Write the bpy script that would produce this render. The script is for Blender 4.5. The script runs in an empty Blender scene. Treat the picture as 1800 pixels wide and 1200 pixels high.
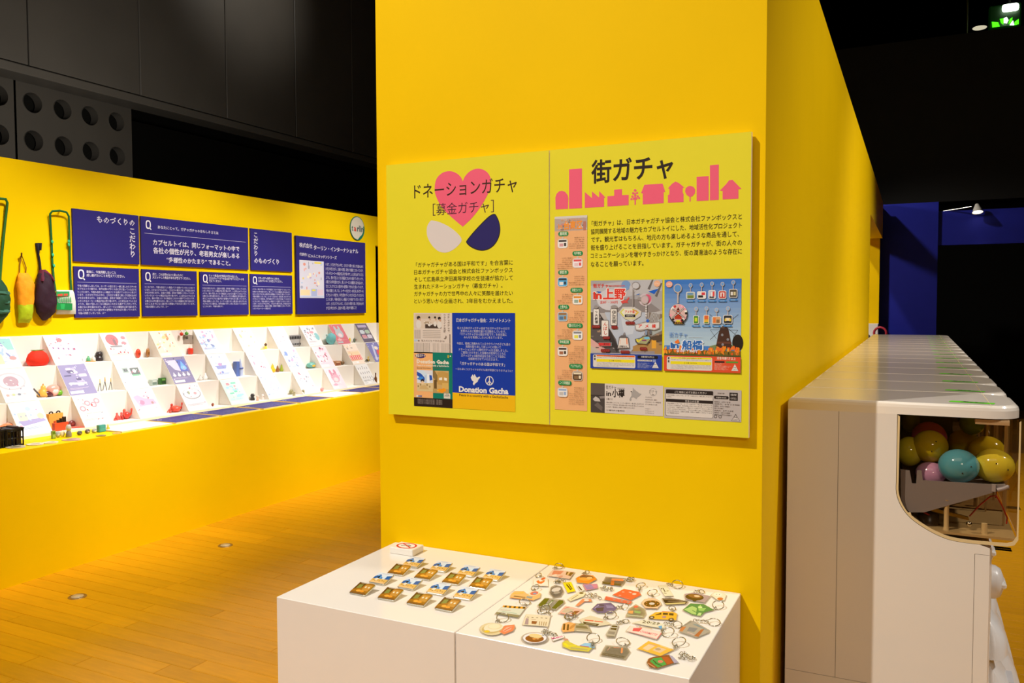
import bpy, math, random
from mathutils import Vector, Matrix
S = bpy.context.scene
COL = S.collection
# ---------------------------------------------------------------- camera
FPX = 1447.0
PITCH, YAW, ROLL = .0457, .4549, -.0032
fw = Vector((-math.sin(YAW)*math.cos(PITCH), math.cos(YAW)*math.cos(PITCH), -math.sin(PITCH)))
_r = Vector((math.cos(YAW), math.sin(YAW), 0)); _u = _r.cross(fw)
rt = math.cos(ROLL)*_r + math.sin(ROLL)*_u
up = -math.sin(ROLL)*_r + math.cos(ROLL)*_u
CAM = Vector((0, 0, 1.5))
cd = bpy.data.cameras.new('camera'); cam = bpy.data.objects.new('camera', cd); COL.objects.link(cam)
cd.sensor_width = 36; cd.lens = FPX/1800*36; cd.clip_start = .05; cd.clip_end = 100
cam.matrix_world = Matrix(((rt.x, up.x, -fw.x, CAM.x), (rt.y, up.y, -fw.y, CAM.y), (rt.z, up.z, -fw.z, CAM.z), (0, 0, 0, 1)))
S.camera = cam
# ---------------------------------------------------------------- world, light, exposure
S.view_settings.view_transform = 'Standard'; S.view_settings.look = 'None'
S.view_settings.gamma = 1; S.view_settings.use_curve_mapping = False
S.view_settings.exposure = 0.0
w = bpy.data.worlds.new('hall_ambient'); S.world = w; w.use_nodes = True
w.node_tree.nodes['Background'].inputs[0].default_value = (1, .9, .8, 1)
w.node_tree.nodes['Background'].inputs[1].default_value = .02

def spot(name, loc, target, power, angle=70, blend=.6, radius=.05, col=(1, .86, .72)):
    l = bpy.data.lights.new(name, 'SPOT'); l.energy = power; l.spot_size = math.radians(angle)
    l.spot_blend = blend; l.shadow_soft_size = radius; l.color = col
    o = bpy.data.objects.new(name, l); COL.objects.link(o); o.location = loc
    o.rotation_euler = (Vector(target)-Vector(loc)).to_track_quat('-Z', 'Y').to_euler()
    return o
def area(name, loc, target, power, sx, sy, col=(1, .88, .76)):
    l = bpy.data.lights.new(name, 'AREA'); l.energy = power; l.shape = 'RECTANGLE'; l.size = sx; l.size_y = sy; l.color = col
    o = bpy.data.objects.new(name, l); COL.objects.link(o); o.location = loc
    o.rotation_euler = (Vector(target)-Vector(loc)).to_track_quat('-Z', 'Y').to_euler()
    return o
WARM = (1, .955, .89)
spot('ceiling_spot_main', (-3.7, -1.8, 6.9), (-.7, 2.4, -.1), 1960, 46, .75, .045, WARM)
spot('added_fill_spot', (1.6, -2.4, 3.4), (-.9, 2.4, .45), 210, 40, .9, .3, WARM)  # added fill lamp, lifts the lower partition and the machine side
spot('ceiling_spot_aisle', (3.4, 3.2, 4.6), (-.1, 4.4, .6), 520, 75, .8, .12, WARM)
spot('ceiling_spot_aisle_far', (2.6, 6.4, 4.6), (-.2, 7.0, .9), 420, 75, .8, .12, WARM)
spot('ceiling_spot_floor', (-2.4, 3.6, 5.0), (-3.0, 4.0, 0), 60, 95, .8, .3, WARM)
for i, y in enumerate((2.7, 4.4, 6.1)):
    spot('ceiling_spot_counter', (-2.3, y+.7, 4.9), (-4.75, y+.1, .9), 830, 46, .9, .08, (1, .96, .91))
area('ceiling_wash', (-.5, -1.0, 6.0), (-.5, 0.0, 0), 75, 4, 3, WARM)
spot('added_jamb_spot', (-2.2, 9.0, 3.1), (-.6, 11.4, 1.3), 160, 70, .8, .1, WARM)  # added lamp, hung low to brighten the jamb past the lintel
spot('ceiling_spot_far_aisle', (-2.0, 9.4, 4.6), (0, 11.4, 1.4), 260, 70, .8, .1, WARM)
spot('gallery_spot', (-5.6, 8.3, 6.6), (-8, 8.4, 5.9), 260, 60, 1, .15, (1, .95, .88))
spot('gallery_bounce_fill', (-5.6, 4.8, 2.6), (-8.6, 6.6, 4.4), 300, 110, 1, .3, (1, .95, .88))  # added low lamp standing in for bounce onto the gallery panels

# ---------------------------------------------------------------- helpers
def lin(c):
    if isinstance(c, str):
        c = c.lstrip('#'); c = [int(c[i:i+2], 16)/255 for i in (0, 2, 4)]
    return tuple((x/12.92 if x <= .04045 else ((x+.055)/1.055)**2.4) for x in c[:3])
def at(ax, v, x, y):
    d = rt*(x-900)/FPX - up*(y-600)/FPX + fw
    return CAM + d*((v-CAM[ax])/d[ax])
def pxsize(p, px): return px*((Vector(p)-CAM).dot(fw))/FPX

MATS = {}
def mat(name, col=None, rough=.5, metal=0, spec=.5, coat=0, trans=0, noise=0, nscale=8, bump=0, emit=None, estr=1, attr=False, alpha=1, vary=0, stretch=None):
    if name in MATS: return MATS[name]
    m = bpy.data.materials.new(name); m.use_nodes = True
    nt = m.node_tree; b = nt.nodes['Principled BSDF']; L = nt.links.new
    b.inputs['Roughness'].default_value = rough; b.inputs['Metallic'].default_value = metal
    b.inputs['Specular IOR Level'].default_value = spec; b.inputs['Coat Weight'].default_value = coat
    b.inputs['Coat Roughness'].default_value = .08
    b.inputs['Transmission Weight'].default_value = trans
    src = None
    if attr:
        a = nt.nodes.new('ShaderNodeAttribute'); a.attribute_name = 'ink'; src = a.outputs['Color']
    elif col is not None:
        c = lin(col); b.inputs['Base Color'].default_value = (*c, 1)
        rgb = nt.nodes.new('ShaderNodeRGB'); rgb.outputs[0].default_value = (*c, 1); src = rgb.outputs[0]
    if noise or bump:
        tc = nt.nodes.new('ShaderNodeTexCoord'); n = nt.nodes.new('ShaderNodeTexNoise')
        n.inputs['Scale'].default_value = nscale; n.inputs['Detail'].default_value = 4
        if stretch:
            mp = nt.nodes.new('ShaderNodeMapping'); mp.inputs['Scale'].default_value = stretch
            L(tc.outputs['Object'], mp.inputs[0]); L(mp.outputs[0], n.inputs['Vector'])
        else: L(tc.outputs['Object'], n.inputs['Vector'])
        if noise and src:
            h = nt.nodes.new('ShaderNodeHueSaturation'); mr = nt.nodes.new('ShaderNodeMapRange')
            mr.inputs['To Min'].default_value = 1-noise; mr.inputs['To Max'].default_value = 1+noise
            mr.inputs['From Min'].default_value = .25; mr.inputs['From Max'].default_value = .75
            L(n.outputs['Fac'], mr.inputs[0]); L(mr.outputs[0], h.inputs['Value']); L(src, h.inputs['Color']); src = h.outputs[0]
        if bump:
            bp = nt.nodes.new('ShaderNodeBump'); bp.inputs['Strength'].default_value = bump; bp.inputs['Distance'].default_value = .01
            L(n.outputs['Fac'], bp.inputs['Height']); L(bp.outputs[0], b.inputs['Normal'])
    if vary and src:
        oi = nt.nodes.new('ShaderNodeObjectInfo'); h = nt.nodes.new('ShaderNodeHueSaturation'); mr = nt.nodes.new('ShaderNodeMapRange')
        mr.inputs['To Min'].default_value = 1-vary; mr.inputs['To Max'].default_value = 1+vary
        L(oi.outputs['Random'], mr.inputs[0]); L(mr.outputs[0], h.inputs['Value']); L(src, h.inputs['Color']); src = h.outputs[0]
    if src: L(src, b.inputs['Base Color'])
    if emit:
        b.inputs['Emission Color'].default_value = (*lin(emit), 1); b.inputs['Emission Strength'].default_value = estr
    MATS[name] = m; return m
def clearmat(name, tint, gloss=.04, rough=.03, milk=0):
    if name in MATS: return MATS[name]
    m = bpy.data.materials.new(name); m.use_nodes = True; nt = m.node_tree; nt.nodes.clear(); L = nt.links.new
    o = nt.nodes.new('ShaderNodeOutputMaterial'); t = nt.nodes.new('ShaderNodeBsdfTransparent'); g = nt.nodes.new('ShaderNodeBsdfGlossy')
    t.inputs[0].default_value = (*lin(tint), 1); g.inputs['Roughness'].default_value = rough
    lw = nt.nodes.new('ShaderNodeLayerWeight'); lw.inputs[0].default_value = .5
    pw = nt.nodes.new('ShaderNodeMath'); pw.operation = 'POWER'; pw.inputs[1].default_value = 4; L(lw.outputs['Facing'], pw.inputs[0])
    fr = nt.nodes.new('ShaderNodeMath'); fr.operation = 'MULTIPLY_ADD'; fr.inputs[1].default_value = .7; fr.inputs[2].default_value = gloss; L(pw.outputs[0], fr.inputs[0])
    if milk:
        df = nt.nodes.new('ShaderNodeBsdfDiffuse'); df.inputs[0].default_value = (*lin('#fbf4e6'), 1); m0_ = nt.nodes.new('ShaderNodeMixShader'); m0_.inputs[0].default_value = milk
        L(t.outputs[0], m0_.inputs[1]); L(df.outputs[0], m0_.inputs[2]); t = m0_
    mx = nt.nodes.new('ShaderNodeMixShader'); L(fr.outputs[0], mx.inputs[0]); L(t.outputs[0], mx.inputs[1]); L(g.outputs[0], mx.inputs[2]); L(mx.outputs[0], o.inputs[0])
    MATS[name] = m; return m

class G:
    """mesh builder with one ink colour per face"""
    def __init__(s, col='#ffffff'): s.v = []; s.f = []; s.c = []; s.sm = []; s.col = lin(col)
    def ink(s, c): s.col = lin(c); return s
    def add(s, vs, fs, smooth=False):
        o = len(s.v); s.v += [tuple(v) for v in vs]
        for f in fs: s.f.append(tuple(i+o for i in f)); s.c.append(s.col); s.sm.append(smooth)
        return s
    def box(s, a, b, bev=0):
        (x0, y0, z0), (x1, y1, z1) = [tuple(map(float, q)) for q in (a, b)]
        x0, x1 = sorted((x0, x1)); y0, y1 = sorted((y0, y1)); z0, z1 = sorted((z0, z1))
        if not bev:
            return s.add([(x0,y0,z0),(x1,y0,z0),(x1,y1,z0),(x0,y1,z0),(x0,y0,z1),(x1,y0,z1),(x1,y1,z1),(x0,y1,z1)],
                         [(3,2,1,0),(4,5,6,7),(0,1,5,4),(1,2,6,5),(2,3,7,6),(3,0,4,7)])
        b = bev
        def rect(i, z): return [(x0+i,y0+i,z),(x1-i,y0+i,z),(x1-i,y1-i,z),(x0+i,y1-i,z)]
        def oct_(i, z):
            return [(x0+b,y0+i,z),(x1-b,y0+i,z),(x1-i,y0+b,z),(x1-i,y1-b,z),(x1-b,y1-i,z),(x0+b,y1-i,z),(x0+i,y1-b,z),(x0+i,y0+b,z)]
        V = [*oct_(b*.99, z0), *oct_(0, z0+b), *oct_(0, z1-b), *oct_(b*.99, z1)]
        F = [tuple(reversed(range(8))), tuple(range(24, 32))]
        for k in range(3):
            for i in range(8): F.append((k*8+i, k*8+(i+1) % 8, k*8+8+(i+1) % 8, k*8+8+i))
        return s.add(V, F)
    def loft(s, rings, cap=True, smooth=True, closed=True):
        n = len(rings[0]); V = [p for q in rings for p in q]; F = []
        for k in range(len(rings)-1):
            for i in range(n if closed else n-1):
                F.append((k*n+i, k*n+(i+1) % n, (k+1)*n+(i+1) % n, (k+1)*n+i))
        s.add(V, F, smooth)
        if cap: s.add(rings[0], [tuple(reversed(range(n)))]); s.add(rings[-1], [tuple(range(n))])
        return s
    def lathe(s, c, prof, n=16, axis='z', sx=1, sy=1, smooth=True, cap=True):
        c = Vector(c); R = []
        for r, h in prof:
            ring = []
            for i in range(n):
                a = 2*math.pi*i/n; p = (r*sx*math.cos(a), r*sy*math.sin(a), h)
                if axis == 'x': p = (p[2], p[0], p[1])
                if axis == 'y': p = (p[1], p[2], p[0])
                ring.append(c+Vector(p))
            R.append(ring)
        return s.loft(R, cap, smooth)
    def ball(s, c, rx, ry=None, rz=None, n=14, m=8, rot=None):
        ry = ry or rx; rz = rz or rx; c = Vector(c); R = []
        for j in range(m+1):
            t = math.pi*j/m; q = max(math.sin(t), .02)
            ring = []
            for i in range(n):
                a = 2*math.pi*i/n
                p = Vector((rx*q*math.cos(a), ry*q*math.sin(a), -rz*math.cos(t)))
                if rot: p = rot @ p
                ring.append(c+p)
            R.append(ring)
        return s.loft(R, True, True)
    def tube(s, pts, r, n=6, closed=False, flat=None):
        P = [Vector(p) for p in pts]; R = []; m = len(P)
        pu = None
        for i, p in enumerate(P):
            a = P[(i-1) % m] if closed or i > 0 else p; b = P[(i+1) % m] if closed or i < m-1 else p
            t = (b-a)
            if t.length < 1e-9: t = Vector((0, 0, 1))
            t.normalize()
            ref = pu if pu is not None else (Vector((0, 0, 1)) if abs(t.z) < .9 else Vector((1, 0, 0)))
            u = (ref - t*ref.dot(t))
            if u.length < 1e-6: u = t.orthogonal()
            u.normalize(); pu = u; w_ = t.cross(u)
            rr = r[i] if isinstance(r, (list, tuple)) else r
            R.append([p + (u*math.cos(2*math.pi*k/n)*(flat or 1) + w_*math.sin(2*math.pi*k/n))*rr for k in range(n)])
        if closed: R.append(R[0]); return s.loft(R, False)
        return s.loft(R, True)
    def torus(s, c, R_, r, nrm=(0, 0, 1), n=20, k=6, arc=1.0, start=0):
        q = Vector(nrm).to_track_quat('Z', 'Y'); c = Vector(c)
        cnt = n if arc >= 1 else n+1
        pts = [c + q @ Vector((R_*math.cos(start+2*math.pi*arc*i/n), R_*math.sin(start+2*math.pi*arc*i/n), 0)) for i in range(cnt)]
        return s.tube(pts, r, k, closed=arc >= 1)
    def plate(s, pts, d):
        """extrude a planar 3D outline by vector d"""
        P = [Vector(p) for p in pts]; d = Vector(d); n = len(P)
        nn = Vector((0, 0, 0))
        for i in range(n): nn += P[i].cross(P[(i+1) % n])
        if nn.dot(d) < 0: P = P[::-1]
        Q = [p+d for p in P]
        s.add(P+Q, [tuple(reversed(range(n))), tuple(range(n, 2*n))]+[(i, (i+1) % n, n+(i+1) % n, n+i) for i in range(n)])
        return s

ORG = {}
def build(name, g, m, parent=None, origin=None, label=None, cat=None, group=None, kind=None, smooth_keep=True):
    me = bpy.data.meshes.new(name)
    if origin is None: origin = ORG.get(parent.name, Vector((0, 0, 0))) if parent is not None else Vector((0, 0, 0))
    o_ = Vector(origin)
    me.from_pydata([tuple(Vector(v)-o_) for v in g.v], [], g.f)
    me.polygons.foreach_set('use_smooth', g.sm)
    ca = me.color_attributes.new('ink', 'FLOAT_COLOR', 'CORNER')
    data = []
    for f, c in zip(g.f, g.c): data += [c[0], c[1], c[2], 1.0]*len(f)
    ca.data.foreach_set('color', data)
    me.materials.append(m); me.update()
    ob = bpy.data.objects.new(name, me); COL.objects.link(ob)
    if parent is not None: ob.parent = parent
    else: ob.location = o_
    ORG[ob.name] = o_
    tag(ob, label, cat, group, kind)
    return ob
def tag(o, label=None, cat=None, group=None, kind=None):
    if label: o['label'] = label
    if cat: o['category'] = cat
    if group: o['group'] = group
    if kind: o['kind'] = kind
    return o
def empty(name, loc, label=None, cat=None, group=None):
    o = bpy.data.objects.new(name, None); COL.objects.link(o); o.empty_display_size = .05
    o.location = loc; ORG[o.name] = Vector(loc); tag(o, label, cat, group); return o
def copy_tree(o, parent=None):
    c = o.copy(); COL.objects.link(c)
    if parent: c.parent = parent
    for ch in list(o.children): copy_tree(ch, c)
    return c

# ---- lettering
_tc = bpy.data.curves.new('lettering_source', 'FONT'); _to = bpy.data.objects.new('lettering_source', _tc); COL.objects.link(_to)
_cache = {}
def glyphs(s, bold=0, res=1):
    k = (s, bold, res)
    if k in _cache: return _cache[k]
    _tc.body = s; _tc.resolution_u = res; _tc.offset = bold; _tc.size = 1
    dg = bpy.context.evaluated_depsgraph_get(); dg.update()
    me = bpy.data.meshes.new_from_object(_to.evaluated_get(dg))
    V = [(v.co.x, v.co.y) for v in me.vertices]; F = [tuple(p.vertices) for p in me.polygons]
    bpy.data.meshes.remove(me)
    _cache[k] = (V, F); return _cache[k]

def smooth(pts, closed=True, k=4):
    """Catmull-Rom through an outline"""
    n = len(pts); out = []
    for i in range(n if closed else n-1):
        p0, a, b, p3 = (pts[(i-1) % n] if closed or i else pts[0]), pts[i], pts[(i+1) % n], (pts[(i+2) % n] if closed or i < n-2 else pts[-1])
        for j in range(k):
            t = j/k; out.append(tuple(.5*(2*a[c]+(b[c]-p0[c])*t+(2*p0[c]-5*a[c]+4*b[c]-p3[c])*t*t+(-p0[c]+3*a[c]-3*b[c]+p3[c])*t**3) for c in (0, 1)))
    if not closed: out.append(pts[-1])
    return out

class Sheet:
    """flat print on a real plane: O + u*U + v*V, pushed out along N layer by layer"""
    def __init__(s, O, U, V, lift=.0004, step=.00006):
        s.O = Vector(O); s.U = Vector(U).normalized(); s.V = Vector(V).normalized(); s.N = s.U.cross(s.V)
        s.g = G(); s.h = lift; s.step = step
    def P(s, u, v): return s.O + s.U*u + s.V*v + s.N*s.h
    def px(s, x, y):
        d = rt*(x-900)/FPX - up*(y-600)/FPX + fw
        t = (s.O-CAM).dot(s.N)/d.dot(s.N); q = CAM+d*t-s.O
        return (q.dot(s.U), q.dot(s.V))
    pale = 0
    def fade(s):
        if s.pale: s.g.col = tuple(c*(1-s.pale)+.9*s.pale for c in s.g.col)  # blends inks toward white for an overexposed look
    def nxt(s): s.h += s.step
    def poly(s, pts, col, keep=False):
        P3 = [s.P(u, v) for u, v in pts]
        A = sum(pts[i][0]*pts[(i+1) % len(pts)][1]-pts[(i+1) % len(pts)][0]*pts[i][1] for i in range(len(pts)))
        if A < 0: P3.reverse()
        s.g.ink(col); s.fade(); s.g.add(P3, [tuple(range(len(P3)))])
        if not keep: s.nxt()
        else: s.h += 4e-6
    def pxpoly(s, pts, col, keep=False): s.poly([s.px(*p) for p in pts], col, keep)
    def rect(s, u0, v0, u1, v1, col, keep=False): s.poly([(u0, v0), (u1, v0), (u1, v1), (u0, v1)], col, keep)
    def rrect(s, u0, v0, u1, v1, r, col, keep=False):
        u0, u1 = sorted((u0, u1)); v0, v1 = sorted((v0, v1)); r = min(r, (u1-u0)/2.01, (v1-v0)/2.01)
        pts = []
        for cx, cy, a in ((u1-r, v0+r, -90), (u1-r, v1-r, 0), (u0+r, v1-r, 90), (u0+r, v0+r, 180)):
            for k in range(5):
                t = math.radians(a+k*22.5); pts.append((cx+r*math.cos(t), cy+r*math.sin(t)))
        s.poly(pts, col, keep)
    def pxrect(s, x0, y0, x1, y1, col, keep=False):
        a = s.px(x0, y1); b = s.px(x1, y0); m0 = s.px(x0, y0); s.rect(a[0], a[1], b[0], b[1], col, keep)
    def ell(s, cu, cv, a, b, col, n=20, keep=False, rot=0):
        c_, s_ = math.cos(rot), math.sin(rot)
        s.poly([(cu+a*math.cos(t)*c_-b*math.sin(t)*s_, cv+a*math.cos(t)*s_+b*math.sin(t)*c_) for t in [2*math.pi*i/n for i in range(n)]], col, keep)
    def line(s, a, b, wd, col, keep=False):
        dx, dy = b[0]-a[0], b[1]-a[1]; l = math.hypot(dx, dy) or 1; nx, ny = -dy/l*wd/2, dx/l*wd/2
        s.poly([(a[0]+nx, a[1]+ny), (a[0]-nx, a[1]-ny), (b[0]-nx, b[1]-ny), (b[0]+nx, b[1]+ny)], col, keep)
    def text(s, t, u0, v0, u1, col, h=None, bold=0, res=1, centre=False, keep=False, v1=None):
        """bounding box of the string spans u0..u1, em height h, descent sits at v0"""
        fat = 0
        if bold > .019 and any(ord(c) > 0x2e00 for c in t): fat = bold-.008; bold = .008
        V, F = glyphs(t, bold, res)
        if not V: return
        xa = min(p[0] for p in V) if u1 is not None else 0; xb = max(p[0] for p in V)
        sx = (u1-u0)/max(xb-xa, 1e-6) if u1 is not None else h/.9
        if u1 is not None and sx < 0: return
        sy = h/.9 if h else sx
        s.g.ink(col); dv = (v1-v0) if v1 is not None else 0
        o = [s.P(u0+(p[0]-xa)*sx, v0+(p[1]+.12)*sy + dv*(p[0]-xa)/max(xb-xa, 1e-6)) for p in V]
        s.g.add(o, F)
        if fat:
            for a in range(8):
                s.h += 1e-5; d = s.N*(1e-5*(a+1))+s.U*(fat*sx*math.cos(a*math.pi/4))+s.V*(fat*sy*math.sin(a*math.pi/4)); s.g.add([p+d for p in o], F)
        if not keep: s.nxt()
        else: s.h += 4e-6
    def pxtext(s, t, x0, y0, x1, y1, col, h=None, bold=0, res=1):
        """left-bottom pixel to right-bottom pixel; h in pixels at the left end"""
        a = s.px(x0, y0); b = s.px(x1, y1)
        hh = None
        if h: hh = abs(s.px(x0, y0-h)[1]-a[1])
        s.text(t, a[0], (a[1]+b[1])/2, b[0], col, hh, bold, res)
    def vtext(s, t, u, v, sz, col, bold=0, step=1.0):
        for i, ch in enumerate(t):
            s.text(ch, u-sz*.43, v-(i+1)*sz*step+sz*.05, None, col, sz*.9, bold, keep=True)
        s.nxt()
    def done(s, name, parent, m=None, **k): return build(name, s.g, m or PRINT, parent, **k)
# ---------------------------------------------------------------- materials
YEL = mat('yellow_wall_paint', '#f4c500', rough=.6, spec=.06, noise=.02, nscale=3)
YEL2 = mat('yellow_counter_paint', '#f7d000', rough=.6, spec=.06, noise=.02, nscale=3)
NAVYW = mat('navy_wall_paint', '#1c2390', rough=.6, spec=.2, noise=.05)
BLK = mat('black_wall_paint', '#1f1d19', rough=.6, spec=.3, noise=.1, nscale=4)
BLKP = mat('black_metal_panel', '#46423c', rough=.38, spec=.4, noise=.06, nscale=2)
VOID = mat('black_hall', '#0c0b08', rough=.8, spec=.1, noise=.1)
PRINT = mat('printed_ink', attr=True, rough=.55, spec=.25, noise=.0)
GLOSSP = mat('glossy_printed_ink', attr=True, rough=.22, spec=.5)
SATIN = mat('coloured_plastic', attr=True, rough=.32, spec=.5)
CLOTH = mat('coloured_cloth', attr=True, rough=.75, spec=.3, noise=.08, nscale=40, bump=.3)
WHITE = mat('white_laminate', '#f3ebe1', rough=.16, spec=.5, noise=.01)
SHELF = mat('white_card', '#f4efe6', rough=.6, spec=.3, noise=.01)
MACH = mat('white_machine_plastic', '#e4dacd', rough=.13, spec=.6, noise=.015, nscale=3)
STEEL = mat('chrome', '#c9c4b4', rough=.18, metal=1)
SMOKE = clearmat('smoky_window', '#eadfd0', gloss=.03)
CLEAR = clearmat('clear_acrylic', '#f8f4ea', rough=.08, milk=.22)
WOOD = mat('floor_wood', '#d6960c', rough=.32, spec=.45, noise=.09, nscale=6, bump=.02, vary=.09, stretch=(1, 9, 9))

YW = 2.35; YB = 2.326; XR = at(1, YW, 1341, 700).x; XL0 = at(1, YW, 665, 500).x
ZP = at(1, YW, 965, 992).z          # plinth top
XS, XC = -5.05, -4.31               # left wall, left counter front
ZC = .72

# ---------------------------------------------------------------- the setting
def struct(name, g, m, **k): return build(name, g, m, kind='structure', **k)
flr = struct('floor', G().box((-10, -5, -.12), (9, 24, -.012)), mat('floor_underlay', '#9a6a16', rough=.6, noise=.05))
struct('ceiling', G().box((-10, -5, 7.6), (9, 24, 7.8)), VOID)
struct('wall_back', G().box((-10, 23.8, 0), (9, 24, 7.6)), VOID)
struct('wall_front', G().box((-10, -5.2, 0), (9, -5, 7.6)), VOID)
struct('wall_right', G().box((9, -5, 0), (9.2, 24, 7.6)), VOID)
struct('wall_left', G().box((-10.2, -5, 0), (-10, 24, 7.6)), VOID)
# floor boards: single planks where they can be told apart, joined beyond
random.seed(4)
PW = .092
def plank_mesh(L):
    g = G(); b = .0022; x0, x1, y0, y1 = 0.0006, L-.0006, .0007, PW-.0007
    V = [(x0, y0, -.012), (x1, y0, -.012), (x1, y1, -.012), (x0, y1, -.012), (x0, y0, -b), (x1, y0, -b), (x1, y1, -b), (x0, y1, -b),
         (x0+b*.3, y0+b*.5, 0), (x1-b*.3, y0+b*.5, 0), (x1-b*.3, y1-b*.5, 0), (x0+b*.3, y1-b*.5, 0)]
    F = [(8, 9, 10, 11)]
    for k in (0, 4):
        for i in range(4): F.append((k+i, k+(i+1) % 4, k+4+(i+1) % 4, k+4+i))
    return g.add(V, F)
PLK = {}
for L in (.9, 1.2, 1.5, 1.8):
    g = plank_mesh(L); me = bpy.data.meshes.new('plank'); me.from_pydata(g.v, [], g.f); me.materials.append(WOOD); PLK[L] = me
nplank = 0; rest = G()
def lay(x0, x1, ya, yb, single):
    global nplank
    y = ya; k = 0
    while y < yb-1e-6:
        x = x0 - random.uniform(0, .8) if single != 2 else x0-.1
        while x < x1:
            L = random.choice((.9, 1.2, 1.5, 1.8))
            if single and nplank < 290:
                o = bpy.data.objects.new('plank', PLK[L]); COL.objects.link(o); o.parent = flr; o.location = (x, y, 0); nplank += 1
            else:
                g = plank_mesh(L); rest.add([(v[0]+x, v[1]+y, v[2]) for v in g.v], g.f)
            x += L
        y += PW; k += 1
N1 = 40
lay(-4.5, -.9, 1.3, 1.3+34*PW, 1)
ye = 1.3+34*PW
lay(.0, 2.6, 3.0, 3.0+18*PW, 1)
lay(-4.5, -.9, ye, 9.5, 0)
lay(2.2, 4, 3.0, 3.0+18*PW, 0); lay(.0, 4.0, 3.0+18*PW, 9.5, 0)
lay(-4.5, 4.0, -1.0, 1.3, 0); lay(.0, 4.0, 1.3, 3.0, 0)
build('far_planks', rest, WOOD, flr, kind='stuff')
for x, y in ((136, 1048), (396, 958)):
    p = at(2, .001, x, y)
    g = G('#7d6a4c').lathe((p.x, p.y, -.002), [(.045, 0), (.045, .0035), (.038, .0045), (.0379, .003)], 20)
    c = build('floor_socket_cover', g, mat('worn_brass', '#a88a55', rough=.4, metal=.8), origin=(p.x, p.y, 0),
              label='small round metal cover set in the wooden floor, '+('nearer the camera, beside the yellow counter' if x < 200 else 'farther one, toward the middle aisle'), cat='floor cover')
    build('lid', G('#c9b58c').lathe((p.x, p.y, .0005), [(.03, 0), (.03, .003), (.0, .0035)], 18), SATIN, c)

struct('wall_bounce', G().box((-6, -3.2, 0), (3.0, -3.0, 2.41)), YEL)  # unseen wall added behind the camera for its yellow bounce
# central partition: end face, long side face, lintel over the far opening
g = G().box((XL0, YW, 0), (XR, 8.16, 2.74))
cw = struct('wall_centre', g, YEL)
g = G().box((XR-.30, 8.16, 2.30), (XR, 11.26, 2.74))
struct('trim_1', g, YEL)
struct('wall_far', G().box((-3.2, 11.28, 0), (-.405, 11.40, 2.72)), YEL)
b0 = at(1, 11.45, 1650, 355); b1 = at(1, 11.45, 1549, 355)
struct('wall_blue', G().box((-.404, 11.42, 0), (b0.x, 11.55, b0.z)), NAVYW)
q0 = at(1, 11.5, 1650, 372); q1 = at(1, 11.5, 1800, 427)
struct('trim_2', G().box((b0.x, 11.46, q1.z), (2.4, 11.6, q0.z)), NAVYW)
struct('wall_hall_far', G().box((-1.6, 13.0, 2.9), (4.5, 13.2, at(1, 13, 1640, 66).z)), BLK)
struct('wall_hall_lower', G().box((-2.6, 13.4, 0), (4.5, 13.6, 3.2)), VOID)
# left partition above the counter
yA, yE = 1.2, 7.10
struct('wall_display', G().box((XS-.12, yA, 0), (XS, yE, 2.41)), YEL2)
struct('trim_3', G().box((XS-.12, yE, 2.11), (XS, 9.4, 2.41)), YEL2)

# black upper panels along the hall's left side
XP = -8.0
hall = struct('wall_gallery', G().box((XP-.5, -1, 3.95), (XP-.06, 15, 7.5)), VOID)
panel = G().box((XP-.05, .006, 3.90), (XP, 1.312, 7.3), bev=.006)
pm = bpy.data.meshes.new('panel'); pm.from_pydata(panel.v, [], panel.f); pm.materials.append(BLKP)
for k in range(-1, 9):
    o = bpy.data.objects.new('panel', pm); COL.objects.link(o); o.parent = hall; o.location = (0, 5.385+1.32*(k-2), 0)
build('fascia', G().box((XP-.3, -1, 3.795), (XP+.02, 15, 3.885), bev=.01), BLKP, hall)
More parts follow.
